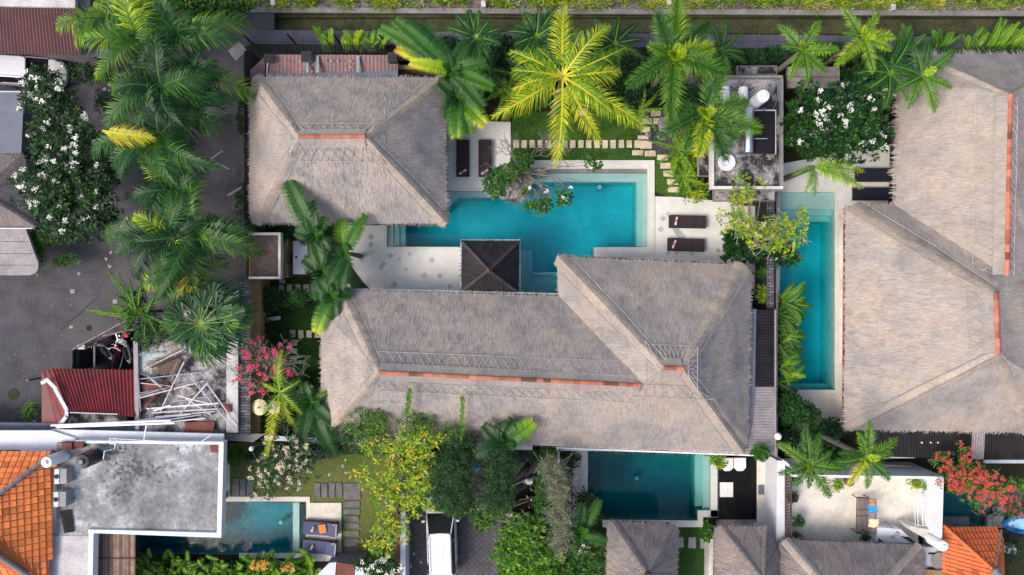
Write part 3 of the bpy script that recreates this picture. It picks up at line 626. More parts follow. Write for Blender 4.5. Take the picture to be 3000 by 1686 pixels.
thatch(h, V, [('q1', 'n1', 'v', 'vt'), ('q1', 'n', 'n1'), ('q1', 'q2', 'sw', 'n'), ('q2', 'sw2', 'sw'), ('q2', 'se', 'sw2'), ('q2', 'e2', 'se'), ('q2', 'q1', 'e', 'e2'), ('q1', 'vt', 'e')], [('n', 'n1'), ('n1', 'v'), ('sw', 'n'), ('sw2', 'sw'), ('se', 'sw2'), ('e2', 'se'), ('e', 'e2')],
       [('q1', 'n1', .55), ('q2', 'sw2', .3), ('q2', 'se', .4)], [('q1', 'q2', .17, 'clay')], [(2, 'q1', 'q2', .3, 1.15, .2, -.1, .6)], vseed=13, poles=True)
gutter(h, [(2473, 655, 2.75), (2471, 950, 2.75), (2469, 1245, 2.75)], .05, 'redmetal', 'gutter_pipe')
# three small thatched huts at the bottom
h = thing('thatched_hut', 'small grey thatched hut below the dark pool, dark crown pot on top', 'hut', W(1880, 1660, 0))
walls(h, rc(1810, 1570, 1950, 1780), 0, 2.4)
V = dict(a=(1780, 1545, 2.7), a2=(1792, 1530, 2.7), b=(1972, 1536, 2.7), b2=(1988, 1552, 2.7), c=(1976, 1840, 2.7), d=(1776, 1840, 2.7), t=(1897, 1684, 4.9))
thatch(h, V, [('t', 'a', 'a2'), ('t', 'a2', 'b'), ('t', 'b', 'b2'), ('t', 'b2', 'c'), ('t', 'c', 'd'), ('t', 'd', 'a')], [('a', 'a2'), ('a2', 'b'), ('b', 'b2'), ('b2', 'c'), ('c', 'd'), ('d', 'a')],
       [('t', 'a2', .38), ('t', 'b', .2), ('t', 'c'), ('t', 'd')], mat='thatch_grey', hipmat='thatch_grey', poles=False, fr=(.03, .12), dens=55, vseed=3)
mb = MB(); mb.lathe(W(1897, 1684, 4.8), [(.2, 0), (.22, .12), (.15, .25), (.24, .4), (.24, .5), (.2, .5)], 14, t=.3); mb.build('finial_pot', M['clay_dark'], h, True)
h = thing('thatched_hut', 'tan and grey thatched hut between the white wall and the stepping stones', 'hut', W(2200, 1690, 0))
walls(h, rc(2125, 1600, 2270, 1850), 0, 2.4)
V = dict(a=(2095, 1556, 2.7), a2=(2110, 1542, 2.7), b=(2244, 1543, 2.7), b2=(2282, 1620, 2.7), c=(2300, 1900, 2.7), d=(2095, 1900, 2.7), t=(2235, 1700, 4.7))
thatch(h, V, [('t', 'a', 'a2'), ('t', 'a2', 'b'), ('t', 'b', 'b2'), ('t', 'b2', 'c'), ('t', 'c', 'd'), ('t', 'd', 'a')], [('a', 'a2'), ('a2', 'b'), ('b', 'b2'), ('b2', 'c'), ('c', 'd'), ('d', 'a')],
       [('t', 'a2', .3), ('t', 'b', .15), ('t', 'b2', .3)], mat='thatch_grey', hipmat='thatch_grey', poles=False, fr=(.03, .12), dens=55, vseed=21)
h = thing('thatched_hut', 'wide grey thatched roof in front of the terrace at the bottom edge', 'hut', W(2480, 1750, 0))
walls(h, rc(2330, 1650, 2660, 1900), 0, 2.3)
V = dict(a=(2282, 1600, 2.7), a2=(2300, 1582, 2.7), b=(2694, 1598, 2.7), b2=(2712, 1618, 2.7), c=(2700, 1960, 2.7), d=(2288, 1960, 2.7), t=(2440, 1740, 4.7), t2=(2560, 1742, 4.7))
thatch(h, V, [('t', 'a', 'a2'), ('t', 'a2', 'b', 't2'), ('t2', 'b', 'b2'), ('t2', 'b2', 'c'), ('t2', 'c', 'd', 't'), ('t', 'd', 'a')], [('a', 'a2'), ('a2', 'b'), ('b', 'b2'), ('b2', 'c'), ('c', 'd'), ('d', 'a')],
       [('t', 'a2', .3), ('t2', 'b', .2)], mat='thatch_grey', hipmat='thatch_hip', poles=False, fr=(.03, .12), dens=50, vseed=31)
h = thing('thatched_hut', 'old brown thatched roof at the left edge, below the slate grey flat roof', 'hut', W(0, 560, 0))
walls(h, rc(-260, 500, 60, 640), 0, 2.2)
V = dict(a=(-300, 452, 2.6), a2=(68, 452, 2.6), b=(84, 500, 2.6), c=(108, 664, 2.6), d=(-300, 668, 2.6), t=(-60, 560, 4.0), u=(-240, 560, 4.0))
thatch(h, V, [('u', 'a', 'a2', 't'), ('t', 'a2', 'b'), ('t', 'b', 'c'), ('u', 't', 'c', 'd')], [('a', 'a2'), ('a2', 'b'), ('b', 'c'), ('c', 'd')], [('t', 'b', .25), ('t', 'c', .25)],
       mat='thatch_grey', hipmat='thatch_grey', poles=False, fr=(.02, .1), dens=35, vseed=41)

# ================================================================ SHEET AND TILE ROOFS
def corr(root, p00, p10, p11, p01, pitch=.15, amp=.022, mat='rust', name='corrugated_sheet', thick=.03, z=None):
    """corrugations run from the 00-10 edge to the 01-11 edge"""
    A, B, C, D = (W(*p) for p in (p00, p10, p11, p01)); n = max(2, int((B-A).length/pitch))*4; mb = MB()
    nn = (B-A).cross(D-A).normalized(); nn = nn if nn.z > 0 else -nn; pr = None; rt = .5
    for i in range(n+1):
        f = i/n; o = nn*amp*math.sin(i*PI/2); p, q = A.lerp(B, f)+o, D.lerp(C, f)+o
        if i % 28 == 0: rt = random.uniform(.35, .65)
        if pr: mb.face([pr[0], p, q, pr[1]], t=rt+random.uniform(-.06, .06))
        pr = (p, q)
    for a, b in ((A, B), (B, C), (C, D), (D, A)): mb.face([a-nn*amp, b-nn*amp, b-nn*(amp+thick), a-nn*(amp+thick)])
    mb.face([A-nn*(amp+thick), B-nn*(amp+thick), C-nn*(amp+thick), D-nn*(amp+thick)])
    return mb.build(name, M[mat], root, smooth=False)
def inpoly(p, poly):
    c = False
    for i in range(len(poly)):
        a, b = poly[i], poly[i-1]
        if (a[1] > p[1]) != (b[1] > p[1]) and p[0] < (b[0]-a[0])*(p[1]-a[1])/(b[1]-a[1])+a[0]: c = not c
    return c
def tiled(root, pts, dirv, tu=.35, tv=.30, mat='tile_orange', name='tiled_slope', tvar=.22):
    """pts: (px,py,z) polygon; dirv: world xy downhill"""
    P = [W(*p) for p in pts]; n = Vector()
    for i in range(len(P)): n += P[i].cross(P[(i+1) % len(P)])
    n.normalize(); n = n if n.z > 0 else -n
    d = Vector((*dirv, 0)); d = (d-n*d.dot(n)).normalized(); u = n.cross(d).normalized(); o = P[0]
    q = [((p-o).dot(u), (p-o).dot(d)) for p in P]; mb = MB(); mb.face([p-n*.03 for p in P], t=.05); mb.face([p-n*.12 for p in P], t=.05)
    for i in range(len(P)):
        a, b = P[i], P[(i+1) % len(P)]; mb.face([a-n*.03, b-n*.03, b-n*.12, a-n*.12], t=.1)
    u0, u1 = min(a for a, b in q), max(a for a, b in q); v0, v1 = min(b for a, b in q), max(b for a, b in q)
    for j in range(int((v1-v0)/tv)+1):
        for i in range(int((u1-u0)/tu)+1):
            x, y = u0+(i+.5)*tu, v0+(j+.5)*tv
            if not inpoly((x, y), q): continue
            t = .5+random.uniform(-tvar, tvar)+.2*noise.noise(Vector((x*.5, y*.5, 0))); t -= .3*(random.random() < .03)
            f = lambda a, b, h: o+u*a+d*b+n*h
            g = .02; a, b = x-tu/2+g, x+tu/2-g; m = (a+b)/2; c, e = y-tv/2-.02, y+tv/2-.012
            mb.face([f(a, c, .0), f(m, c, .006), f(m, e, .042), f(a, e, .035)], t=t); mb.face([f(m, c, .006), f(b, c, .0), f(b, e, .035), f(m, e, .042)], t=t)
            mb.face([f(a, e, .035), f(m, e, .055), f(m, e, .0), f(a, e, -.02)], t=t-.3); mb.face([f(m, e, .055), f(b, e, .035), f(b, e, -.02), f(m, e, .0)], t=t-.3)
    return mb.build(name, M[mat], root)
def capline(root, pts, r, mat, name='hip_cap', seg=.4, t0=.4):
    mb = MB(); P = [W(*p) for p in pts]
    for a, b in zip(P, P[1:]):
        n = max(1, int((b-a).length/seg))
        for i in range(n): mb.tube([a.lerp(b, i/n), a.lerp(b, (i+1)/n+.02)], [r, r*.86], 8, t=t0+random.uniform(-.2, .2))
    return mb.build(name, M[mat], root)

# orange tiled house bottom left
h = thing('tiled_house', 'bright orange tiled roof in the bottom left corner', 'house', W(0, 1540, 0))
walls(h, rc(-350, 1370, 120, 1900), 0, 3.6)
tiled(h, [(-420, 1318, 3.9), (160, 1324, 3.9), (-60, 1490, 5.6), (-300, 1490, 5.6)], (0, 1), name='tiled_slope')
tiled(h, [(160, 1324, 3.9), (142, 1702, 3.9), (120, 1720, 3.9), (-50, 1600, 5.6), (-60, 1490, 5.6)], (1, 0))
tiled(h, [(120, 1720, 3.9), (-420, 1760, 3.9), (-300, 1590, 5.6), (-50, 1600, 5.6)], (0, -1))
capline(h, [(158, 1326, 3.95), (-60, 1490, 5.68)], .13, 'concrete_grey'); capline(h, [(125, 1715, 3.95), (-50, 1600, 5.68)], .13, 'concrete_grey')
mb = MB(); mb.lathe(W(157, 1326, 3.95), [(.16, 0), (.18, .1), (.08, .2), (.02, .35)], 10); mb.build('finial', M['clay'], h, True)
# rust-orange tiled pavilion bottom right
h = thing('tiled_pavilion', 'rust orange ribbed tile roof right of the white terrace, round pot finial', 'pavilion', W(2850, 1640, 0))
walls(h, rc(2800, 1580, 2910, 1800), 0, 2.3)
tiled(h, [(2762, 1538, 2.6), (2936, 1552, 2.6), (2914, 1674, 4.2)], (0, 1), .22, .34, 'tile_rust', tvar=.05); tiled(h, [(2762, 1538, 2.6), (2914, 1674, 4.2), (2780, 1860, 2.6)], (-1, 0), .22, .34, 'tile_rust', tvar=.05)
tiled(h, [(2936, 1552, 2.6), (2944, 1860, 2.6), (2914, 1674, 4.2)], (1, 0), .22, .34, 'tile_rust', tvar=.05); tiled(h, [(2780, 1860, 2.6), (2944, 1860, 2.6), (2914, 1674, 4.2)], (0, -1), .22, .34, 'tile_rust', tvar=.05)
capline(h, [(2764, 1540, 2.65), (2914, 1674, 4.25)], .1, 'tile_rust', seg=.5, t0=.6); capline(h, [(2934, 1554, 2.65), (2914, 1674, 4.25)], .06, 'woodgrey')
mb = MB(); mb.lathe(W(2914, 1676, 4.15), [(.22, 0), (.28, .12), (.24, .28), (.12, .34), (.14, .5), (.04, .6)], 16); mb.build('finial_pot', M['concrete_grey'], h, True)

# lean-to of rusty sheets behind the north-west villa
h = thing('lean_to', 'rusty patched sheet-metal lean-to roof behind the north edge of the square thatched villa', 'lean-to', W(960, 195, 0))
walls(h, rc(790, 175, 1160, 232), 0, 2.3, 'concrete_grey')
corr(h, (780, 160, 2.9), (1166, 162, 2.9), (1166, 228, 2.5), (780, 228, 2.5), .2, .012, 'rustgrey')
corr(h, (733, 206, 2.5), (776, 166, 2.7), (776, 226, 2.4), (733, 228, 2.4), .2, .012, 'rustgrey')
mb = MB(); mb.tube([W(786, 162, 2.97), W(781, 228, 2.6)], .035, 6); mb.build('pipe', M['lightgrey'], h)
for x in (926, 1045, 896):
    mb = MB(); mb.pp([(x, 164 if x != 896 else 184), (x+8, 164 if x != 896 else 184), (x+8, 213), (x, 213)], 2.9, 2.97); mb.build('roof_patch', M['bluepatch'], h)
for x, y in ((846, 180), (880, 181), (955, 178), (972, 178), (990, 179), (1007, 178), (1028, 180), (1065, 178), (1080, 178), (1115, 179), (878, 210), (1027, 197), (915, 192), (915, 208)):
    mb = MB(); mb.lathe(W(x, y, 2.88), [(random.uniform(.03, .075), 0), (.03, .03)], 7); mb.build('sealant_spot', M['bluepatch'], h)
mb = MB(); mb.pp([(780, 212), (870, 218), (1166, 206), (1166, 229), (780, 229)], 2.62, 2.66); mb.build('flashing_and_shade', M['greyblue'], h)
for x, y, s, lab in ((897, 165, 26, 'grey concrete chimney block at the north edge of the rusty lean-to roof'), (1149, 168, 24, 'black chimney box at the east end of the rusty lean-to roof'), (784, 170, 20, 'small grey vent cap at the west end of the rusty lean-to roof')):
    t = thing('roof_vent', lab, 'vent', W(x, y, 2.5)); mb = MB(); mb.rect(x-s/2, y-s/2, x+s/2, y+s/2, 2.4, 3.2); mb.build('housing', M['concrete_grey' if x != 1149 else 'darkwall'], t, bevel=.02)
    mb = MB(); mb.rect(x-s/2-2, y-s/2-2, x+s/2+2, y+s/2+2, 3.2, 3.26); mb.build('cap', M['darkwall'], t)
# metal roofs on the east side of the main villa
h = thing('lean_to', 'narrow black and grey corrugated roof along the east side of the main villa', 'lean-to', W(2235, 1100, 0))
walls(h, rc(2210, 930, 2255, 1300), 0, 2.0, 'concrete_grey')
corr(h, (2274, 908, 2.4), (2270, 1133, 2.4), (2196, 1133, 2.6), (2198, 908, 2.6), .16, .02, 'blackmetal')
corr(h, (2270, 1134, 2.4), (2266, 1330, 2.4), (2180, 1330, 2.6), (2188, 1134, 2.6), .16, .02, 'greysheet')
mb = MB(); mb.pp([(2194, 906), (2216, 906), (2212, 1134), (2205, 1240), (2186, 1320), (2186, 1134)], 2.6, 2.66); mb.build('flashing_and_shade', M['greyblue'], h)  # dark blue-grey strip put in for the shadow beside the main roof
mb = MB(); mb.rect(2270, 908, 2274, 1334, 2.3, 2.5); mb.build('gutter', M['greysheet'], h)
# corrugated strip south of the east villa
h = thing('lean_to', 'long black corrugated lean-to roof below the south eave of the east villa', 'lean-to', W(2780, 1300, 0))
walls(h, rc(2600, 1280, 2990, 1330), 0, 2.0, 'concrete_grey')
corr(h, (2560, 1262, 2.6), (2848, 1262, 2.6), (2848, 1346, 2.3), (2560, 1338, 2.3), .14, .03, 'blackmetal')
corr(h, (2848, 1262, 2.6), (2886, 1262, 2.6), (2882, 1346, 2.34), (2846, 1346, 2.34), .14, .03, 'greysheet'); corr(h, (2886, 1262, 2.6), (3100, 1262, 2.6), (3100, 1346, 2.3), (2884, 1346, 2.3), .14, .03, 'blackmetal')
mb = MB()
for x in (2700, 2726, 2747): mb.lathe(W(x, 1297, 2.5), [(.05, 0), (.04, .06)], 7)
mb.build('roof_screws', M['plastic_white'], h)
for r in ((2885, 1348, 3100, 1358), (2560, 1338, 2680, 1343)): mb = MB(); mb.rect(*r, 1.9, 2.05); mb.build('gutter', M['lightgrey'], h)
# top-left sheds
h = thing('metal_roofed_shed', 'brown corrugated shed roof with white ridge strip in the top left corner', 'shed', W(80, 80, 0))
walls(h, rc(-180, -20, 220, 140), 0, 2.6, 'concrete_grey')
corr(h, (-250, 14, 3.6), (222, 24, 3.6), (240, 162, 3.0), (-250, 156, 3.0), .17, .02, 'rust')
mb = MB(); mb.pp([(-250, -60), (220, -60), (220, 23), (-250, 13)], 3.5, 3.72); mb.build('flat_roof', M['concrete_light'], h)
h = thing('metal_roofed_shed', 'small grey and brown corrugated roof squeezed beside the brown shed, under the palms', 'shed', W(275, 90, 0))
walls(h, rc(230, -20, 330, 140), 0, 2.4, 'concrete_grey')
corr(h, (222, -60, 3.0), (262, -60, 3.0), (268, 142, 2.7), (240, 142, 2.7), .25, .02, 'greysheet'); corr(h, (255, -60, 2.9), (330, -60, 2.9), (330, 142, 2.6), (268, 142, 2.6), .15, .02, 'rust')
corr(h, (240, 143, 2.5), (330, 143, 2.5), (330, 168, 2.3), (240, 168, 2.3), .14, .02, 'greyblue')
h = thing('flat_roofed_shed', 'slate grey flat roof at the left edge between the white van and the brown thatch', 'shed', W(0, 360, 0))
mb = MB(); mb.pp([(-250, 268), (70, 270), (62, 450), (-250, 450)], 2.5, 2.7); mb.build('roof', M['greyblue'], h); walls(h, rc(-200, 290, 40, 430), 0, 2.5, 'concrete_grey')
mb = MB(); mb.pp([(-250, 264), (118, 268), (118, 271), (-250, 268)], 2.6, 2.8); mb.build('roof_edge', M['lightgrey'], h)
h = thing('concrete_canopy', 'round-cornered pale grey concrete canopy at the left edge', 'canopy', W(0, 740, 0))
mb = MB(); mb.pp([(-250, 670), (75, 670), (100, 740), (112, 770), (112, 790), (104, 800), (88, 807), (-250, 807)], 2.4, 2.6); mb.build('slab', M['greysheet'], h)
mb = MB()
for y in (708, 743, 777): mb.rect(-250, y, 84+(y-700)*.3, y+1.2, 2.6, 2.606)
mb.build('joints', M['darkwall'], h); mb = MB(); mb.rect(-250, 668, 95, 671, 2.6, 2.66); mb.build('edge_strip', M['white'], h)
for x, y in ((60, 690), (80, 780)):
    mb = MB(); mb.lathe(W(x, y, 0), [(.1, 0), (.1, 2.4)], 10); mb.build('post', M['concrete_grey'], h)
# red metal canopy
h = thing('metal_canopy', 'dark red corrugated metal canopy with pale grey hip strip, left of the pole-strewn roof', 'canopy', W(250, 1165, 0))
corr(h, (150, 1080, 2.3), (392, 1084, 2.3), (394, 1222, 2.9), (200, 1208, 2.9), .2, .03, 'redmetal')
corr(h, (122, 1090, 2.3), (150, 1080, 2.3), (200, 1208, 2.9), (170, 1255, 2.6), .2, .02, 'redmetal')
mb = MB(); mb.pp([(122, 1090), (145, 1112), (170, 1160), (197, 1210), (170, 1255), (122, 1248)], 2.2, 2.32); mb.build('side_sheet', M['redmetal'], h)
mb = MB(); S_ = [(128, 1122), (143, 1112), (168, 1140), (201, 1206), (198, 1222), (172, 1252)]
for i in range(5):
    a, b = W(*S_[i], 2.55+.08*i), W(*S_[i+1], 2.55+.08*(i+1)); dd = (b-a).normalized(); mb.box((a+b)/2+Vector((0, 0, .12+.002*i)), ((b-a).length+.06, .2, .03), math.atan2(dd.y, dd.x))
mb.build('hip_strip', M['lightgrey'], h)
mb = MB(); mb.tube([W(205, 1209, 3.05), W(345, 1214, 3.05)], .03, 6); mb.build('edge_pipe', M['lightgrey'], h)
mb = MB(); mb.rect(200, 1212, 372, 1252, 2.2, 2.45); mb.build('gutter_tray', M['concrete_black'], h)
for x, y in ((160, 1100), (385, 1095), (385, 1210), (180, 1215)):
    mb = MB(); mb.lathe(W(x, y, 0), [(.06, 0), (.06, 2.25)], 8); mb.build('post', M['greyblue'], h)
# ================================================================ FLAT ROOFED BUILDINGS AND WALLS
def onemesh(name, mat, label, cat, fn, group=None, bevel=0, smooth=False):
    mb = MB(); fn(mb); o = mb.build(name, M[mat] if isinstance(mat, str) else [M[k] for k in mat], None, smooth, bevel); return tag(o, label, cat, group)
def part(root, name, mat, fn, bevel=0, smooth=False):
    mb = MB(); fn(mb); return mb.build(name, M[mat] if isinstance(mat, str) else [M[k] for k in mat], root, smooth, bevel)
def wall(label, pts, th, z, mat, cat='wall', name='boundary_wall', cap=None, z0=0):
    """pts: centre line in photo coordinates of the wall top; th: thickness in metres"""
    mb = MB(); cb = MB()
    for a, b in zip(pts, pts[1:]):
        A, B = W(*a, z), W(*b, z); d = (B-A).normalized(); n = Vector((-d.y, d.x, 0))*th/2
        mb.prism([A-n, B-n, B+n, A+n], z0, z)
        if cap: cb.prism([A-n*1.3, B-n*1.3, B+n*1.3, A+n*1.3], z, z+.06)
    if not cap: return tag(mb.build(name, M[mat]), label, cat)
    t = thing(name, label, cat, W(*pts[0], 0)); mb.build('masonry', M[mat], t); cb.build('wall_cap', M[cap], t); return t

wall('long black-capped wall west of the square thatched villa', [(727, 150), (727, 690)], .3, 2.2, 'darkwall', cap='blackmetal')
wall('slate-capped wall with striped stone top beside the roof strewn with poles', [(717, 812), (717, 1274)], .5, 2.4, 'ochre', cap='stonecap')
wall('ochre plaster garden wall next to the striped slate wall', [(749, 820), (748, 1268)], .55, 1.6, 'ochre')
wall('tall dark wall behind the palms along the alley north of the garden', [(1165, 172), (1600, 165), (2060, 172)], .25, 1.9, 'darkwall')
wall('ochre wall with dark top between the rusty lean-to roof and the banana leaves', [(1168, 197), (1292, 197)], .22, 2.2, 'ochre')
wall('moss-stained wall along the alley behind the three right-hand palms', [(2300, 168), (2640, 158), (3100, 150)], .22, 1.7, 'darkwall')
wall('black wall with pale striped stone cap between the main villa and the narrow east pool', [(2257, 560), (2256, 905)], .3, 2.0, 'darkwall', cap='stonecap')
wall('pale narrow wall along the west edge of the narrow east pool', [(2277, 565), (2275, 1340)], .12, 1.6, 'concrete_grey')
wall('dark timber screen at the foot of the service building', [(2165, 592), (2260, 592)], .15, 1.4, 'wooddark', 'fence')
wall('grey concrete retaining wall along the top of the canal', [(690, 29), (3500, 42)], .3, .12, 'concrete_grey')
wall('white wall between the deep lawn with three slabs and the tan thatched hut', [(2084, 1550), (2080, 1860)], .25, .9, 'whitedirty')
wall('grey driveway wall left of the white car', [(1181, 1500), (1180, 1800)], .28, 1.5, 'lightgrey')
wall('low dark wall between the west garden and the patchy lawn', [(775, 1283), (950, 1290), (1560, 1312)], .2, 2.0, 'darkwall', cap='lightgrey')
wall('ivy-hung retaining wall along the north edge of the dark southern pool', [(1640, 1308), (2240, 1328)], .25, 1.9, 'darkwall', cap='lightgrey')
wall('low black strip standing in for the dark shaded gap beside the pale thatched roof', [(2628, 262), (2617, 598)], .1, .5, 'blackmetal')  # black strip added where the gap under the eave is only in shade
# sheet fence with dark mesh by the lane
t = thing('mesh_fence', 'black mesh fence between the alley and the rusty lean-to', 'fence', W(900, 140, 0))
part(t, 'mesh_panel', 'darkwall', lambda m: [m.rect(742+i*7.2, 131, 744+i*7.2, 157, 1.55, 1.6) for i in range(54)]+[m.rect(742, 131+j*6, 1130, 132.2+j*6, 1.53, 1.56) for j in range(5)])
for x in (745, 870, 1000, 1128):
    part(t, 'post', 'blackmetal', lambda m: m.lathe(W(x, 133, 0), [(.05, 0), (.05, 1.7)], 8))
# canal posts
for i, (x, y, lab) in enumerate(((803, 12, 'pale stone marker post at the corner where the lane meets the canal'), (1417, 16, 'pale stone marker post on the canal bank above the banana leaves'), (2612, 26, 'pale stone marker post on the canal bank above the right-hand palms'), (1958, 10, 'pale stone marker post on the canal bank above the bushy palm'))):
    onemesh('marker_post', 'concrete_light', lab, 'post', lambda m: m.box(W(x, y, .2), (.26, .36, .5), .1), 'marker posts along the canal', .03)

# service building
h = thing('service_building', 'flat-roofed concrete service building with mould-black roof between the two pools', 'building', W(2190, 390, 0))
part(h, 'wall', 'whitedirty', lambda m: m.rect(2132, 262, 2270, 522, 0, 3.3))
part(h, 'roof', 'concrete_black', lambda m: m.rect(2090, 226, 2290, 549, 3.3, 3.45))
for r, z_, k in (((2084, 221, 2294, 229), 3.68, 'concrete_grey'), ((2287, 229, 2295, 546), 3.66, 'concrete_grey'), ((2084, 229, 2092, 546), 3.67, 'whitedirty'), ((2084, 546, 2295, 554), 3.69, 'whitedirty')): part(h, 'parapet', k, lambda m: m.rect(*r, 3.2, z_))
for r in (rc(2046, 440, 2080, 517), rc(2160, 193, 2277, 219), rc(2091, 558, 2271, 590)):
    (x0, y0), _, (x1, y1), _ = r
    part(h, 'canopy', 'concrete_black', lambda m: m.rect(x0+2, y0+2, x1-2, y1-2, 2.45, 2.60)); part(h, 'canopy_edge', 'concrete_grey', lambda m: (m.rect(x0, y0, x1, y0+2, 2.4, 2.66), m.rect(x0, y1-2, x1, y1, 2.4, 2.66), m.rect(x0, y0+2, x0+2, y1-2, 2.4, 2.66), m.rect(x1-2, y0+2, x1, y1-2, 2.4, 2.66)))
h = thing('gate_roof', 'weathered grey concrete gate roof under the right-hand palms', 'gate', W(2380, 230, 0))
part(h, 'slab', 'woodgrey', lambda m: m.rect(2308, 196, 2460, 258, 2.6, 2.8)); part(h, 'wall', 'darkwall', lambda m: m.rect(2320, 205, 2335, 250, 0, 2.6)); part(h, 'wall', 'darkwall', lambda m: m.rect(2435, 205, 2450, 250, 0, 2.6))
part(h, 'crack_strip', 'darkwall', lambda m: m.pp([(2308, 224), (2460, 226), (2460, 227.5), (2308, 225.5)], 2.8, 2.806))
onemesh('concrete_slab', 'concrete_grey', 'pale grey slab roof piece under the bushy palm', 'slab', lambda m: m.pp([(1995, 205), (2030, 212), (2065, 262), (2010, 265), (1930, 270), (1915, 250)], .0, .9))
onemesh('shrine_roof', 'woodred', 'small red-brown shrine roof half hidden beside the yellow coconut palm', 'roof', lambda m: m.pp([(1748, 262), (1790, 260), (1786, 282), (1755, 278)], 1.2, 1.4))
# west concrete building
h = thing('concrete_building', 'white-edged flat building with cloudy grey concrete roof in the lower left', 'building', W(400, 1430, 0))
part(h, 'wall', 'white', lambda m: m.pp([(60, 1312), (565, 1312), (565, 1500), (225, 1500), (225, 1800), (60, 1800)], 0, 3.3))
part(h, 'roof', 'concrete', lambda m: m.pp([(166, 1298), (640, 1302), (634, 1560), (262, 1552), (262, 1570), (166, 1570)], 3.3, 3.5))
part(h, 'roof', 'concrete_light', lambda m: m.pp([(140, 1571), (266, 1571), (262, 1820), (140, 1820)], 3.3, 3.5))
for r in ([(220, 1291), (655, 1295), (655, 1303), (220, 1299)], [(641, 1303), (655, 1303), (648, 1576), (635, 1562)], [(258, 1552), (635, 1562), (648, 1576), (258, 1562)], [(260, 1562), (274, 1562), (268, 1820), (255, 1820)]): part(h, 'parapet', 'white', lambda m: m.pp(r, 3.2, 3.68))
h = thing('white_annex', 'low white flat roof running along the north side of the cloudy concrete roof', 'building', W(200, 1275, 0))
part(h, 'roof', 'white', lambda m: m.pp([(-300, 1262), (150, 1262), (222, 1285), (222, 1318), (-300, 1322)], 3.0, 3.2)); part(h, 'roof', 'white', lambda m: m.pp([(150, 1258), (655, 1272), (655, 1292), (222, 1287), (222, 1284)], 2.9, 3.05))
part(h, 'wall', 'white', lambda m: m.pp([(-290, 1266), (640, 1274), (640, 1296), (-290, 1290)], 0, 2.9))
part(h, 'eave_strip', 'greyblue', lambda m: m.pp([(-300, 1236), (150, 1240), (640, 1262), (640, 1270), (-300, 1258)], 2.2, 2.4))
# slatted pergola
h = thing('pergola', 'brown bamboo-slatted pergola roof beside the dark water below the concrete roof', 'pergola', W(335, 1640, 0))
sl = MB(); random.seed(5)
for i in range(34):
    x = 278+i*3.5; sl.rect(x, 1561, x+2.5, 1820, 2.78, 2.82+random.uniform(0, .03), t=random.random())
M['slats'] = plain('brown_bamboo_slats', (.36, .24, .18), .7, (.22, .14, .1), 3, tintmul=True); sl.build('slats', M['slats'], h)
for r in ((276, 1636, 396, 1639, 2.84, 2.9), (276, 1600, 396, 1604, 2.6, 2.77), (276, 1690, 396, 1694, 2.6, 2.77)): part(h, 'beam', 'wooddark', lambda m: m.rect(*r))
for x, y in ((282, 1570), (390, 1570), (282, 1700), (390, 1700)): part(h, 'post', 'wooddark', lambda m: m.box(W(x, y, 1.3), (.12, .12, 2.6)))
# roof strewn with poles
h = thing('flat_roofed_building', 'mould-stained flat roof strewn with scrap poles below the fan palm', 'building', W(550, 1120, 0))
part(h, 'roof', 'concrete_black', lambda m: m.pp([(396, 1004), (470, 990), (535, 960), (540, 850), (662, 850), (662, 1268), (396, 1268)], 2.4, 2.6))
part(h, 'roof_strip', 'concrete_light', lambda m: m.rect(663, 850, 697, 1268, 2.4, 2.63)); part(h, 'parapet', 'greysheet', lambda m: m.pp([(390, 1000), (403, 1000), (408, 1272), (396, 1272)], 2.3, 2.8)); part(h, 'parapet', 'greysheet', lambda m: m.rect(535, 835, 560, 925, 2.3, 2.85))
part(h, 'wall', 'concrete_grey', lambda m: m.rect(410, 1010, 690, 1260, 0, 2.4)); part(h, 'eave', 'concrete_grey', lambda m: m.pp([(640, 1270), (776, 1272), (742, 1296), (640, 1290)], 2.2, 2.35))
M['paintpatch'] = plain('flaking_blue_paint', (.45, .53, .53), .8, (.3, .34, .33), 3, amt=1.2)
for r in ([(406, 1030), (440, 1036), (500, 1038), (498, 1052), (430, 1056), (420, 1084), (404, 1070)], [(562, 855), (590, 862), (585, 900), (566, 890)]): part(h, 'paint_patch', 'paintpatch', lambda m: m.pp(r, 2.6, 2.606))
random.seed(8)
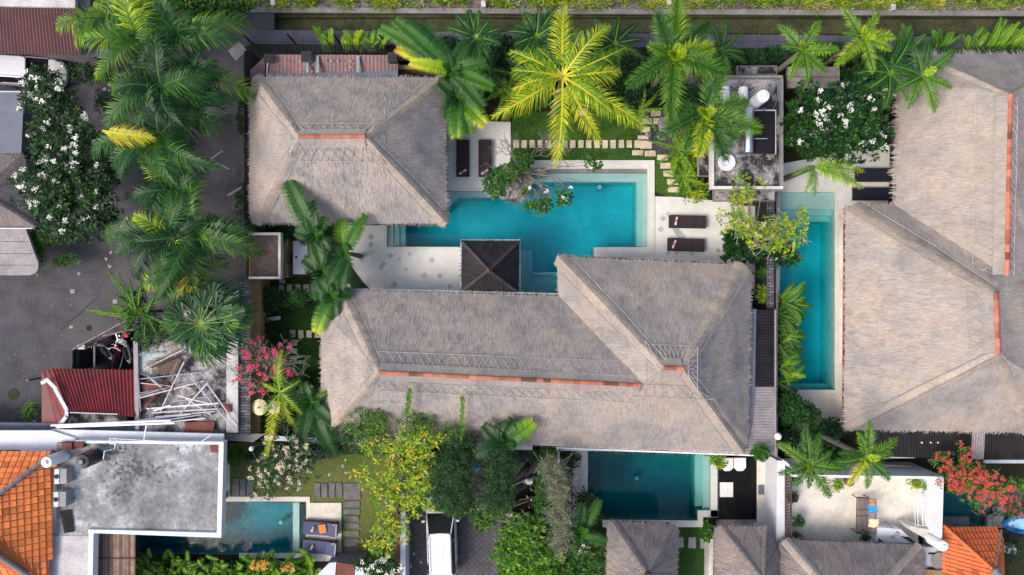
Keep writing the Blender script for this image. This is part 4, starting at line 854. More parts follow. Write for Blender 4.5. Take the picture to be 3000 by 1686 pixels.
Pn = [((405, 1112), (590, 1092), 'steel'), ((408, 1160), (585, 1112), 'steel'), ((410, 1166), (600, 1116), 'bamboo'), ((412, 1152), (575, 1120), 'woodgrey'), ((410, 1210), (535, 1065), 'wood'), ((430, 1188), (492, 1124), 'red'),
      ((470, 1205), (540, 1060), 'bamboo'), ((434, 1104), (488, 1148), 'bamboo'), ((430, 1198), (640, 1182), 'plastic_white'), ((444, 1210), (648, 1198), 'bamboo'), ((450, 1204), (500, 1188), 'plastic_white'), ((520, 1160), (640, 1190), 'plastic_white'),
      ((560, 1110), (690, 1262), 'bamboo'), ((605, 1122), (696, 1250), 'bamboo'), ((588, 1120), (650, 1212), 'steel'), ((610, 1120), (525, 1216), 'bamboo'), ((402, 1232), (560, 1214), 'lightgrey'), ((430, 1240), (590, 1216), 'steel'), ((440, 1195), (442, 1215), 'bluepatch'),
      ((404, 1100), (412, 1205), 'bluepatch'), ((500, 1105), (520, 1060), 'woodgrey'), ((480, 1238), (600, 1226), 'plastic_white'), ((430, 1070), (520, 1026), 'woodgrey'), ((436, 1076), (535, 1030), 'woodgrey'), ((428, 1080), (540, 1024), 'bamboo'), ((444, 1078), (536, 1038), 'wooddark'),
      ((510, 1178), (632, 1160), 'steel'), ((408, 1040), (480, 1032), 'bluepatch'), ((545, 1168), (618, 1216), 'bamboo'), ((455, 1222), (630, 1206), 'bamboo'), ((404, 1122), (560, 1138), 'bamboo'), ((560, 1095), (600, 1150), 'bamboo'), ((505, 1155), (512, 1100), 'wooddark'), ((412, 1096), (470, 1112), 'woodgrey')]
cn = {'steel': 'steel', 'bamboo': 'pale bamboo', 'plastic_white': 'white plastic', 'woodgrey': 'grey timber', 'wood': 'brown wood', 'red': 'red painted', 'lightgrey': 'light grey', 'bluepatch': 'faded blue', 'wooddark': 'dark brown'}
for i, (a, b, m_) in enumerate(Pn):
    la, lb = W(*a, 2.75+random.uniform(0, .25)), W(*b, 2.7+random.uniform(0, .3)); ln = (la-lb).length
    sz = 'long' if ln > 2.6 else ('short' if ln < 1.4 else 'medium-length')
    side = 'left' if (a[0]+b[0])/2 < 480 else ('right' if (a[0]+b[0])/2 > 580 else 'middle'); vert = 'upper' if (a[1]+b[1])/2 < 1100 else ('lower' if (a[1]+b[1])/2 > 1190 else 'central')
    tilt = 'lying level' if abs(a[1]-b[1]) < 14 else ('rising to the right' if (a[1]-b[1])*(b[0]-a[0]) > 0 else 'falling to the right'); lab_ = f'{sz} {cn[m_]} pole {tilt}, {vert} {side} of scrap pile'
    used_ = globals().setdefault('USED', {}); used_[lab_] = used_.get(lab_, 0)+1
    if used_[lab_] > 1: lab_ = lab_.replace(' pole ', ' lower pole ' if used_[lab_] == 2 else ' lowest pole ')
    o = onemesh('scrap_pole', m_, lab_, 'pole', lambda m: m.tube([la, lb], random.uniform(.028, .055), 5), 'scrap poles lying on the stained flat roof')
for k, (a, b) in enumerate((((165, 1252), (512, 1240)), ((150, 1247), (500, 1232)))):
    onemesh('white_pole', 'plastic_white', ('outer' if k == 0 else 'inner')+' of two long white poles between the red canopy and the stained roof', 'pole', lambda m: m.tube([W(*a, 3.2), W(*b, 3.2)], .06, 6))
onemesh('rusty_board', 'woodred', 'large rust-brown board lying at the south edge of the pole-strewn roof', 'board', lambda m: m.pp([(545, 1238), (630, 1236), (622, 1282), (536, 1280)], 2.68, 2.74))
onemesh('rusty_board', 'woodred', 'small square red-brown board near the east strip of the pole-strewn roof', 'board', lambda m: m.rect(655, 1185, 678, 1208, 2.66, 2.70))
onemesh('rusty_board', 'woodred', 'tapered brown board under the left end of the scrap poles', 'board', lambda m: m.pp([(405, 1112), (470, 1135), (470, 1145), (405, 1142)], 2.62, 2.66))
M['latticeboard'] = plain('brown_slat_pallet', (.24, .15, .1), .8, (.13, .08, .055), 3)
onemesh('pallet', 'latticeboard', 'brown slatted pallet under the fan palm on the stained flat roof', 'pallet', lambda m: [m.rect(455, 1050+i*6, 530, 1053+i*6, 2.66, 2.7) for i in range(8)]+[m.rect(460, 1050, 464, 1096, 2.62, 2.66), m.rect(520, 1050, 524, 1096, 2.62, 2.66)])
# motorbike shed
t = thing('timber_pen', 'open timber pen with slanting plank wall that shelters motorbikes', 'pen', W(300, 1020, 0))
slab('pen_floor', [(215, 1028), (330, 962), (392, 950), (392, 1090), (215, 1090)], [], .012, 0, M['blackmetal'])
part(t, 'plank_wall', 'woodgrey', lambda m: [m.prism([W(210+i*4.5, 1024-i*2.15, 1.8), W(392+i*2, 926+i*3, 1.8), W(394+i*2, 929+i*3, 1.8), W(213+i*4.5, 1027-i*2.15, 1.8)], 1.6-i*.3, 1.85-i*.3) for i in range(4)])
part(t, 'plank_wall', 'darkwall', lambda m: (m.rect(213, 1030, 229, 1085, 0, 1.5), m.rect(211, 1026, 213, 1085, 0, 1.75)))
part(t, 'post', 'woodgrey', lambda m: m.tube([W(277, 1012, 1.9), W(277, 1086, 1.9)], .06, 6)); part(t, 'post', 'woodgrey', lambda m: m.tube([W(300, 985, 1.9), W(392, 965, 1.9)], .04, 6))
onemesh('firewood_bundle', 'bamboo', 'small bundle of pale cut wood at the corner of the timber pen', 'wood bundle', lambda m: [m.box(W(233+(i % 4)*5, 1014+(i//4)*6, 1.6), (.09, .14, .2), .3) for i in range(8)])
# pump house
h = thing('pump_house', 'little flat-roofed pump house with white parapet beside the dark west wall', 'building', W(775, 750, 0))
part(h, 'wall', 'ochre', lambda m: m.rect(730, 690, 815, 810, 0, 2.4)); part(h, 'roof', 'pumproof', lambda m: m.rect(732, 690, 815, 810, 2.4, 2.5))
for r in ((728, 682, 822, 689), (815, 689, 822, 811), (728, 811, 822, 818)): part(h, 'parapet', 'whitedirty', lambda m: m.rect(*r, 2.3, 2.72))
for r in ((821, 700, 844, 735), (821, 772, 844, 814)): part(h, 'wall', 'ochre', lambda m: m.rect(*r, 0, 1.0))
part(h, 'window', 'lightgrey', lambda m: m.rect(825, 707, 839, 730, 1.0, 1.04)); part(h, 'window', 'lightgrey', lambda m: m.rect(825, 778, 839, 800, 1.0, 1.04))
onemesh('walkway_slab', 'blackmetal', 'black tiled walkway slab between the pump house and the white table', 'slab', lambda m: m.rect(822, 734, 858, 773, 0, .25))
t = thing('stone_table', 'long white stone table with a round hole east of the pump house', 'table', W(880, 755, 0))
part(t, 'tabletop', 'white', lambda m: m.rect(858, 706, 901, 804, .8, .9), .02); part(t, 'leg', 'woodred', lambda m: m.rect(862, 712, 897, 722, 0, .8)); part(t, 'leg', 'woodred', lambda m: m.rect(862, 790, 897, 799, 0, .8))
part(t, 'hole_ring', 'blackmetal', lambda m: m.lathe(W(868, 754, .9), [(.07, 0), (.07, .006)], 10))
onemesh('plinth', 'wooddark', 'dark brown paving plinth under the long white stone table', 'plinth', lambda m: m.rect(850, 702, 914, 812, 0, .08))
# white terrace
h = thing('terrace_building', 'white terrace building with tall parapets in the lower right', 'building', W(2520, 1480, 0)); ZF, ZP = 1.05, 3.1
part(h, 'terrace_floor', 'terrace', lambda m: m.pp([(2300, 1345), (2690, 1368), (2690, 1640), (2290, 1640)], .8, ZF))
for r in ([(2322, 1391), (2765, 1397), (2765, 1404), (2322, 1398)], [(2757, 1404), (2765, 1404), (2760, 1578), (2752, 1578)]): part(h, 'parapet', 'white', lambda m: m.pp(r, 0, ZP))
part(h, 'parapet', 'white', lambda m: m.pp([(2277, 1350), (2300, 1352), (2300, 1626), (2274, 1626)], 0, 2.0)); part(h, 'parapet', 'white', lambda m: m.pp([(2302, 1352), (2338, 1386), (2334, 1390), (2302, 1364)], 0, 2.4))
part(h, 'stair_head', 'white', lambda m: m.pp([(2568, 1545), (2640, 1552), (2665, 1575), (2700, 1600), (2700, 1640), (2600, 1625), (2568, 1600)], ZF, 1.9))
part(h, 'stair_wall', 'whitedirty', lambda m: m.pp([(2660, 1540), (2748, 1560), (2748, 1578), (2792, 1596), (2792, 1603), (2735, 1592), (2670, 1556)], ZF, 2.2)); part(h, 'parapet', 'white', lambda m: m.pp([(2788, 1604), (2795, 1604), (2795, 1690), (2788, 1690)], 0, 2.6))
part(h, 'doorway', 'darkwall', lambda m: m.pp([(2574, 1577), (2606, 1600), (2574, 1602)], 1.9, 1.92)); part(h, 'doorway', 'darkwall', lambda m: m.pp([(2638, 1572), (2662, 1574), (2694, 1597), (2680, 1596)], 1.9, 1.92))
part(h, 'corner_roof', 'lightgrey', lambda m: m.pp([(2700, 1604), (2788, 1604), (2788, 1670), (2700, 1670)], 1.6, 1.8)); part(h, 'corner_roof', 'ochre', lambda m: m.pp([(2710, 1671), (2796, 1673), (2796, 1700), (2710, 1700)], 1.9, 2.1))
t = thing('trellis', 'brown wooden trellis along the inner side of the white terrace wall', 'trellis', W(2308, 1480, ZF))
part(t, 'frame', 'wooddark', lambda m: (m.rect(2301, 1378, 2304, 1582, 2.3, 2.4), m.rect(2317, 1388, 2320, 1582, 2.3, 2.4), m.rect(2303, 1578, 2318, 1584, 2.28, 2.38), m.rect(2303, 1386, 2318, 1391, 2.28, 2.38), m.rect(2301, 1582, 2320, 1585, ZF, 2.39)))
part(t, 'slats', 'wooddark', lambda m: [m.pp([(2302, 1396+i*9), (2319, 1390+i*9), (2319, 1393+i*9), (2302, 1399+i*9)], 2.32, 2.36) for i in range(20)])
t = thing('slatted_bench', 'dark bamboo slatted bench with cloths over its back on the white terrace', 'bench', W(2535, 1512, ZF))
part(t, 'seat', 'wooddark', lambda m: [m.tube([W(2515+i*3.6, 1460, 1.5), W(2512+i*3.6, 1560, 1.5)], .02, 5) for i in range(9)]+[m.tube([W(2511, y, 1.48), W(2546, y, 1.48)], .025, 5) for y in (1460, 1494, 1512, 1560)])
part(t, 'frame', 'wooddark', lambda m: (m.tube([W(2511, 1457, 1.7), W(2508, 1562, 1.7)], .03, 6), m.tube([W(2511, 1457, 1.7), W(2546, 1460, 1.7)], .025, 6), m.tube([W(2508, 1562, 1.7), W(2544, 1566, 1.7)], .025, 6)))
part(t, 'backrest', 'wood', lambda m: [m.tube([W(2546, 1463+i*6.5, 1.55), W(2566, 1463+i*6.9, 2.0)], .022, 5) for i in range(16)]+[m.tube([W(2566, 1463, 2.0), W(2566, 1568, 2.0)], .03, 6)])
for x, y in ((2512, 1460), (2509, 1560), (2546, 1460), (2544, 1564)): part(t, 'leg', 'wooddark', lambda m: m.tube([W(x, y, 1.65), W(x, y, 1.65)+Vector((0, 0, -.6))], .03, 6))
def cloth(label, pts, z, mat):
    mb = MB(); P = [W(*p, z) for p in pts]; A, B, C, D = P; n = 8
    for i in range(n):
        for j in range(n):
            f = lambda i, j: (A.lerp(B, i/n)).lerp(D.lerp(C, i/n), j/n)+Vector((noise.noise(Vector((i*.9, j*.7, z)))*.05, noise.noise(Vector((i*.8, j*.9, 3)))*.05, .05*noise.noise(Vector((i*1.1, j*1.2, 5)))-.05*abs(j/n-.5)))
            mb.face([f(i, j), f(i+1, j), f(i+1, j+1), f(i, j+1)])
    return tag(mb.build('cloth', M[mat], None, True), label, 'cloth')
cloth('sky blue cloth hanging over the back of the bamboo bench', [(2543, 1480), (2546, 1500), (2574, 1502), (2570, 1484)], 2.08, 'bluecloth')
cloth('yellowish cloth on the lower end of the bamboo bench', [(2548, 1522), (2545, 1544), (2572, 1546), (2576, 1522)], 2.08, 'cream')
cloth('dull orange cloth on the upper end of the bamboo bench', [(2550, 1466), (2550, 1478), (2566, 1480), (2562, 1464)], 2.08, 'orangecloth')
def ladder(label, a, b, w_, z0, z1, mat='lightgrey', n=9):
    t = thing('ladder', label, 'ladder', W(*a, 0)); A, B = W(*a, z0), W(*b, z1); d = (B-A).normalized(); s = Vector((-d.y, d.x, 0)).normalized()*w_/2
    part(t, 'rail', mat, lambda m: m.tube([A-s, B-s], .022, 5)); part(t, 'rail', mat, lambda m: m.tube([A+s, B+s], .022, 5))
    for i in range(n): part(t, 'rung', mat, lambda m: m.tube([A.lerp(B, (i+.5)/n)-s, A.lerp(B, (i+.5)/n)+s], .016, 4))
ladder('grey metal ladder leaning from the bench to the white stair head', (2585, 1532), (2628, 1574), .42, 1.3, 2.1, 'concrete_grey')
t = thing('drying_rack', 'thin white drying rack beside the east terrace parapet', 'rack', W(2700, 1500, ZF))
part(t, 'frame', 'plastic_white', lambda m: [m.tube([W(x, 1460, 2.05), W(x+4, 1540, 2.05)], .014, 4) for x in (2678, 2686, 2700, 2710)]+[m.tube([W(2677, 1460, 2.05), W(2712, 1460, 2.05)], .016, 4), m.tube([W(2681, 1540, 2.05), W(2716, 1540, 2.05)], .016, 4)])
for x, y in ((2679, 1461), (2710, 1461), (2683, 1539), (2714, 1539)): part(t, 'leg', 'plastic_white', lambda m: m.tube([W(x, y, 2.05), W(x, y, 2.05)+Vector((0, 0, -1))], .016, 4))
# timber arch and gate by the driveway
t = thing('timber_gate', 'red-brown timber sliding gate between the patchy lawn and the driveway wall', 'gate', W(1166, 1570, 0))
part(t, 'panel', 'wood', lambda m: m.rect(1160, 1510, 1171, 1800, .1, 1.4)); part(t, 'top_rail', 'woodred', lambda m: m.rect(1158, 1508, 1173, 1800, 1.4, 1.48))
t = thing('tiled_gate_house', 'small grey and rust-brown gable roof at the bottom edge left of the driveway', 'gate house', W(1010, 1670, 0))
part(t, 'roof_panel', 'lightgrey', lambda m: m.pp([(965, 1650), (985, 1648), (975, 1760), (925, 1760), (930, 1684)], 2.4, 2.5)); part(t, 'roof_panel', 'woodred', lambda m: m.pp([(985, 1648), (1042, 1655), (1030, 1760), (975, 1760)], 2.35, 2.45)); part(t, 'roof_panel', 'lightgrey', lambda m: m.pp([(1042, 1660), (1070, 1668), (1075, 1760), (1030, 1760)], 2.4, 2.5))
part(t, 'wall', 'concrete_grey', lambda m: m.rect(950, 1665, 1050, 1740, 0, 2.3))
# white frame along the south eave of the main villa and the white rail
t = thing('white_pergola_rail', 'long white-painted beam running along the south eave above the dark pool', 'beam', W(1630, 1312, 0))
part(t, 'beam', 'plastic_white', lambda m: m.tube([W(1630, 1312, 2.5), W(2230, 1335, 2.5)], .06, 6)); part(t, 'beam', 'lightgrey', lambda m: m.tube([W(1640, 1318, 2.4), W(1960, 1322, 2.4)], .05, 6)); part(t, 'side_beam', 'plastic_white', lambda m: m.tube([W(1634, 1312, 2.5), W(1638, 1370, 2.5)], .07, 6))
for x, y in ((1634, 1314), (1930, 1324), (2220, 1335)): part(t, 'post', 'lightgrey', lambda m: m.tube([W(x, y, 2.5), W(x, y, 2.5)+Vector((0, 0, -2.5))], .04, 6))
# ================================================================ OBJECTS
ORD = ['first', 'second', 'third', 'fourth', 'fifth', 'sixth', 'seventh', 'eighth', 'ninth', 'tenth', 'eleventh', 'twelfth', 'thirteenth', 'fourteenth', 'fifteenth', 'sixteenth', 'seventeenth']
def stone(x0, y0, x1, y1, label, group, mat='step', name='stepping_stone'):
    mb = MB(); j = lambda: random.uniform(-1, 1); P = [W(x0+j(), y0+j(), .06), W(x1+j(), y0+j(), .06), W(x1+j(), y1+j(), .06), W(x0+j(), y1+j(), .06)]; mb.prism(P, 0, .055+random.uniform(0, .02), t=random.random())
    return tag(mb.build(name, M[mat], None, False, .012), label, 'stepping stone' if name == 'stepping_stone' else 'paving slab', group)
for i in range(16): stone(1504+i*23.7, 411, 1520+i*23.7, 434, f'{ORD[i]} cream stone from the left in the row across the poolside lawn', 'cream stepping stones north of the large pool')
L = [(1876, 413, 1909, 436), (1852, 440, 1884, 456), (1888, 442, 1920, 458), (1926, 454, 1957, 470), (1934, 478, 1965, 494), (1944, 501, 1976, 518), (1955, 525, 1987, 542), (1957, 548, 1989, 564)]
for i, r in enumerate(L): stone(*r, f'{ORD[i]} cream slab, counted downwards, of the path bending from the pebbles to the pool deck', 'cream slabs bending down to the pool deck')
L = [(1908, 325, 1936, 341), (1879, 347, 1910, 364), (1914, 347, 1936, 364), (1882, 372, 1905, 388), (1869, 397, 1900, 409)]
for i, r in enumerate(L): stone(*r, f'{ORD[i]} cream slab, counted downwards, of the path above the pebbles beside the bushy palm', 'cream slabs among the pebbles')
stone(1697, 323, 1719, 338, 'single cream stone on the lawn under the yellow coconut palm', None); stone(1512, 326, 1530, 338, 'single cream stone at the left end of the lawn under the yellow coconut palm', None)
L = [(817, 834, 831, 856), (840, 834, 856, 856), (864, 834, 881, 856), (888, 834, 905, 856), (911, 834, 928, 856), (936, 834, 950, 853), (990, 832, 1005, 843), (1012, 832, 1027, 842)]
for i, r in enumerate(L): stone(*r, f'{ORD[i]} stone from the left in the shaded garden row below the pump house', 'stepping stones below the pump house')
stone(817, 818, 835, 831, 'stone at the corner of the pump house above the shaded garden row', None)
for i, x in enumerate((848, 873, 897, 921)): stone(x, 968, x+16, 990, f'{ORD[i]} stone from the left in the short row beside the main villa', 'stepping stones beside the west eave')
for i, (a, b) in enumerate(((996, 1013), (1021, 1038), (1043, 1058))): stone(848, a, 870, b, f'{ORD[i]} stone downwards in the column beside the pink flowering tree', 'stepping stones beside the pink tree')
L = [(680, 1403, 700, 1454), (704, 1403, 720, 1454), (723, 1403, 741, 1454)]
for i, r in enumerate(L): stone(*r, f'{ORD[i]} dark slate from the left next to the white building, above the rippled pool', 'slates next to the white building', 'slate', 'paving_slab')
L = [(922, 1416, 938, 1458), (943, 1416, 959, 1458), (964, 1416, 981, 1458), (986, 1416, 1002, 1458), (1008, 1416, 1056, 1463), (1006, 1469, 1055, 1486), (1006, 1492, 1054, 1506), (1008, 1513, 1053, 1527), (1008, 1534, 1053, 1548), (1008, 1556, 1052, 1572), (1008, 1580, 1052, 1600), (1008, 1608, 1052, 1636)]
for i, r in enumerate(L): stone(*r, f'{ORD[i]} slate slab from the left end of the L-shaped path across the patchy lawn', 'slates of the L-shaped path', 'slate', 'paving_slab')
for i, r in enumerate(((1984, 1574, 2003, 1605), (2017, 1575, 2038, 1607), (2052, 1576, 2073, 1608))): stone(*r, f'{ORD[i]} grey slab from the left on the deep green lawn between two thatched huts', 'grey slabs between the huts', 'greysheet', 'paving_slab')
for i, r in enumerate(((330, 878, 343, 890), (206, 848, 218, 860), (203, 955, 213, 963))): onemesh('utility_cover', 'greysheet', ('pale square', 'round-edged grey', 'small scuffed grey')[i]+' utility cover set in the dark courtyard pavers', 'cover', lambda m: m.rect(*r, 0, .015))
onemesh('manhole_cover', 'moss', 'round mossy manhole cover in the courtyard left of the red canopy', 'manhole', lambda m: m.lathe(W(40, 1155, 0), [(.34, 0), (.34, .02), (.28, .03)], 16))
onemesh('manhole_cover', 'blackmetal', 'small round black drain cover in the courtyard above the timber pen', 'manhole', lambda m: m.lathe(W(262, 962, 0), [(.17, 0), (.17, .02)], 12))
onemesh('road_patch', 'greysheet', 'pale rectangular concrete patch on the lane below the palm tips', 'patch', lambda m: m.pp([(668, 150), (700, 120), (724, 150), (690, 178)], 0, .02))
onemesh('road_mark', 'greysheet', 'upper pale zigzag stripe on the lane beside the dark west wall', 'road marking', lambda m: m.pp([(615, 466), (650, 440), (652, 443), (620, 468), (672, 495), (670, 498)], 0, .018))
onemesh('road_mark', 'greysheet', 'lower pale diagonal stripe on the lane beside the dark west wall', 'road marking', lambda m: m.pp([(664, 572), (706, 546), (708, 552), (668, 576)], 0, .018))

# sun loungers
def lounger(px, py, rz, label, fab, group, frame='wicker', L=2.14, Wd=.75, raised=0):
    t = thing('sun_lounger', label, 'sun lounger', (0, 0, 0), group); hl, hw = L/2, Wd/2; s = L*.16
    part(t, 'frame', frame, lambda m: (m.box((0, hw-.03, .26), (L, .06, .07)), m.box((0, -hw+.03, .26), (L, .06, .07)), m.box((hl-.03, 0, .26), (.06, Wd-.12, .07)), m.box((-hl+.03, 0, .26), (.06, Wd-.12, .07))), .01)
    for i in range(1): part(t, 'slats', frame, lambda m: [m.box((-hl+.12+k*.16, 0, .24), (.07, Wd-.13, .03)) for k in range(int((L-.2)/.16)+1)])
    for x, y in ((-hl+.1, hw-.06), (-hl+.1, -hw+.06), (hl-.1, hw-.06), (hl-.1, -hw+.06)): part(t, 'leg', frame, lambda m: m.box((x, y, .115), (.07, .07, .23)))
    part(t, 'seat_cushion', fab, lambda m: m.box((-L*.165, 0, .35), (L*.66, Wd-.05, .1)), .03)
    c = math.cos(raised); part(t, 'back_cushion', fab, lambda m: m.box((L*.165+L*.165*c+.005, 0, .35+L*.165*math.sin(raised)), (L*.325, Wd-.05, .1), ry=-raised), .03)
    t.location = W(px, py, .05); t.rotation_euler = (0, 0, rz); t.location.z = .05; return t
def P_at(t, x, y, z): return Vector((t.location.x+x*math.cos(t.rotation_euler.z)-y*math.sin(t.rotation_euler.z), t.location.y+x*math.sin(t.rotation_euler.z)+y*math.cos(t.rotation_euler.z), t.location.z+z))
def towel(p, rz, label, stripes='red'):
    t = thing('rolled_towel', label, 'towel', (0, 0, 0), 'rolled towels on the dark sun loungers'); d = Vector((1, 0, 0)); r = .065
    part(t, 'roll', 'towel', lambda m: m.tube([Vector((-.24, 0, r)), Vector((-.2, 0, r)), Vector((0, 0, r*1.05)), Vector((.2, 0, r)), Vector((.24, 0, r))], [.045, r, r*1.1, r, .045], 10), smooth=True)
    part(t, 'band', stripes, lambda m: m.tube([Vector((-.055, 0, r)), Vector((.055, 0, r))], r*1.22, 10)); 
    for x in (-.13, .13): part(t, 'stripe', 'darkfabric', lambda m: m.tube([Vector((x-.015, 0, r)), Vector((x+.015, 0, r))], r*1.14, 10))
    t.location = p; t.rotation_euler = (0, 0, rz)
g = 'dark sun loungers at the large pool'
a = lounger(1357, 467, PI/2, 'left of two dark brown loungers on the white deck right of the square thatched villa', 'darkfabric', g); towel(P_at(a, -.82, 0, .41), .55, 'rolled white towel with red band on the left of the two upright dark loungers')
a = lounger(1421, 467, PI/2, 'right of two dark brown loungers on the white deck right of the square thatched villa', 'darkfabric', g); towel(P_at(a, -.82, 0, .41), .6, 'rolled white towel with red band on the right of the two upright dark loungers')
a = lounger(2010, 652, -.02, 'upper of two dark brown loungers on the east deck of the large pool', 'darkfabric', g); towel(P_at(a, -.68, .02, .41), 1.35, 'rolled white towel with red band on the upper east-deck lounger')
a = lounger(2006, 719, -.03, 'lower of two dark brown loungers on the east deck of the large pool', 'darkfabric', g); towel(P_at(a, -.72, 0, .41), 1.2, 'rolled white towel with red band on the lower east-deck lounger')
g = 'navy loungers beside the narrow pool'
lounger(2550, 516, 0, 'upper navy lounger half under a palm frond beside the pale roof', 'navyfabric', g, 'plastic_black', 2.1, .8); lounger(2546, 571, 0, 'lower navy lounger right below the other one at the head of the narrow pool', 'navyfabric', g, 'plastic_black', 2.2, .76)
g = 'slate blue loungers beside the rippled pool'
def tl2(px, py, rz, lab):
    t = lounger(px, py, rz, lab, 'bluefabric', g, 'wood', 2.0, .82, .35); m = MB()
    for z in (.45, .58, .71): m.tube([(.78, -.37, z), (.99, -.37, z+.05), (.99, .37, z+.05), (.78, .37, z)], .018, 5)
    me = m.build('back_frame', M['bamboo'], None); me.parent = t; return t
a = tl2(944, 1543, -.06, 'upper slate blue lounger with an orange cushion beside the rippled pool'); b = tl2(941, 1597, -.08, 'lower slate blue lounger beside the rippled pool')
onemesh('cushion', 'orangecloth', 'square orange cushion on the upper slate blue lounger', 'cushion', lambda m: m.box(P_at(a, .16, .04, .46), (.42, .52, .11), .15), None, .04)
for l_, lab in ((a, 'striped towel roll on the upper slate blue lounger'), (b, 'striped towel roll on the lower slate blue lounger')):
    t = thing('rolled_towel', lab, 'towel', (0, 0, 0), 'striped rolls on the slate blue loungers')
    part(t, 'roll', 'towel', lambda m: m.tube([(-.16, 0, .06), (.16, 0, .06)], .07, 10), smooth=True)
    for x in (-.08, .02, .12): part(t, 'stripe', 'darkfabric', lambda m: m.tube([(x-.018, 0, .06), (x+.018, 0, .06)], .075, 10))
    t.location = P_at(l_, -.4, 0, .41); t.rotation_euler = (0, 0, 1.1)
# deck things beside the dark pool
for x, lab in ((2131, 'left of two round-ended white cushions on the black timber deck'), (2168, 'right of two round-ended white cushions on the black timber deck')):
    def f(m, x=x): m.pp([(x-17, 1342), (x+18, 1342), (x+18, 1372), (x+8, 1381), (x-8, 1381), (x-17, 1372)], .42, .52)
    t = thing('seat_pad', lab, 'cushion', W(x, 1360, .1), 'white cushions on the black timber deck'); part(t, 'pad', 'towel', f, .03); part(t, 'frame', 'plastic_black', lambda m, x=x: m.rect(x-14, 1344, x+14, 1372, .09, .42))
onemesh('floor_mat', 'towel', 'square white mat lying on the black timber deck', 'mat', lambda m: m.rect(2109, 1414, 2148, 1457, .1, .13), None, .01)
onemesh('doormat', 'greyblue', 'grey doormat on the pale walk beside the white terrace wall', 'mat', lambda m: m.rect(2222, 1421, 2241, 1450, .1, .125))
cloth('pale blue folded cloth at the lower end of the pale walk', [(2208, 1535), (2234, 1530), (2232, 1550), (2210, 1546)], .2, 'paleblue')

# water tanks, air conditioners and other roof clutter
def tank(label, px, py, z, r, h_, mat='plastic_white', hz=None, name='water_tank', lid=True):
    t = thing(name, label, 'water tank' if name == 'water_tank' else 'boiler', W(px, py, z))
    p = W(px, py, z)
    if hz is None:
        part(t, 'body', mat, lambda m: m.lathe(p, [(r*.96, 0), (r, .05), (r, h_*.9), (r*.9, h_*.97), (r*.4, h_), (.02, h_+.01)], 24), smooth=False)
        if lid: part(t, 'lid', mat, lambda m: m.lathe(p+Vector((0, 0, h_)), [(r*.38, 0), (r*.4, .05), (r*.3, .09)], 18))
    else:
        d = Vector((math.cos(hz), math.sin(hz), 0)); q = p+Vector((0, 0, r+.1))
        part(t, 'body', mat, lambda m: m.tube([q-d*h_/2, q-d*(h_/2-.06), q+d*(h_/2-.06), q+d*h_/2], [r*.85, r, r, r*.85], 20)); part(t, 'cradle', 'lightgrey', lambda m: (m.box(p+d*h_*.3+Vector((0, 0, .08)), (.06, r*1.6, .16), hz), m.box(p-d*h_*.3+Vector((0, 0, .08)), (.06, r*1.6, .16), hz)))
    return t
tank('white horizontal boiler nearest the palm on the mould-black service roof', 2118, 285, 3.45, .24, .92, hz=PI/2, name='water_boiler')
tank('white horizontal boiler in the middle of the mould-black service roof', 2171, 285, 3.45, .24, .85, hz=PI/2, name='water_boiler')
tank('upright white cylinder tank at the north-east of the mould-black service roof', 2207, 304, 3.45, .33, 1.55)
tank('tilted white boiler under the palm frond next to the steel drum', 2146, 356, 3.45, .25, .75, hz=PI*.6, name='water_boiler')
t = thing('solar_heater', 'long steel solar-heater drum with black collector panel on the service roof', 'solar heater', W(2230, 385, 3.45))
part(t, 'drum', 'steel', lambda m: m.tube([W(2195, 314, 3.9), W(2195, 318, 3.9), W(2193, 446, 3.9), W(2193, 450, 3.9)], [.2, .25, .25, .2], 24), smooth=True)
part(t, 'collector', 'blackmetal', lambda m: (m.rect(2208, 326, 2271, 451, 3.6, 3.68),)+tuple(m.rect(2209, 328+i*4.1, 2270, 329.4+i*4.1, 3.68, 3.70) for i in range(30)))
part(t, 'panel_edge', 'lightgrey', lambda m: (m.rect(2207, 322, 2272, 325, 3.6, 3.72), m.rect(2272, 322, 2274, 452, 3.6, 3.72), m.rect(2208, 406, 2248, 407.5, 3.7, 3.72)))
t = thing('pipe_rack', 'pinkish steel pipe rack beside the steel drum on the service roof', 'rack', W(2170, 360, 3.45))
part(t, 'frame', 'bamboo', lambda m: [m.tube([W(x, 335, 3.9), W(x-3, 385, 3.9)], .025, 5) for x in (2164, 2180)]+[m.tube([W(2162, y, 3.9), W(2180, y, 3.9)], .02, 5) for y in (340, 352, 368, 384)]); part(t, 'legs', 'bamboo', lambda m: [m.tube([W(x, y, 3.9), W(x, y, 3.9)+Vector((0, 0, -.44))], .02, 5) for x, y in ((2163, 338), (2179, 338), (2161, 383), (2177, 383))])
t = thing('coiled_hose_disc', 'round white dish with coil standing on the mould-black service roof', 'dish', W(2124, 478, 3.45))
part(t, 'dish', 'plastic_white', lambda m: m.lathe(W(2124, 479, 3.46), [(.1, 0), (.42, .25), (.46, .27), (.45, .3), (.2, .2), (.02, .16)], 22)); part(t, 'coil', 'lightgrey', lambda m: m.tube([W(2124, 477, 3.7)+Vector((math.cos(k*.6)*(.13+.004*k), math.sin(k*.6)*(.13+.004*k), .02*math.sin(k))) for k in range(24)], .015, 5))
onemesh('loose_cable', 'plastic_black', 'thin dark hose looping over the solar collector', 'hose', lambda m: m.tube([W(2240, 322, 3.85), W(2228, 335, 3.85), W(2226, 350, 3.85), W(2232, 366, 3.85), W(2244, 376, 3.85)], .018, 5))
onemesh('roof_pipe', 'steel', 'steel pipes running along the east parapet of the service roof', 'pipe', lambda m: (m.tube([W(2283, 235, 3.6), W(2283, 300, 3.6)], .03, 5), m.tube([W(2279, 235, 3.6), W(2279, 290, 3.6), W(2262, 330, 3.6)], .025, 5)))
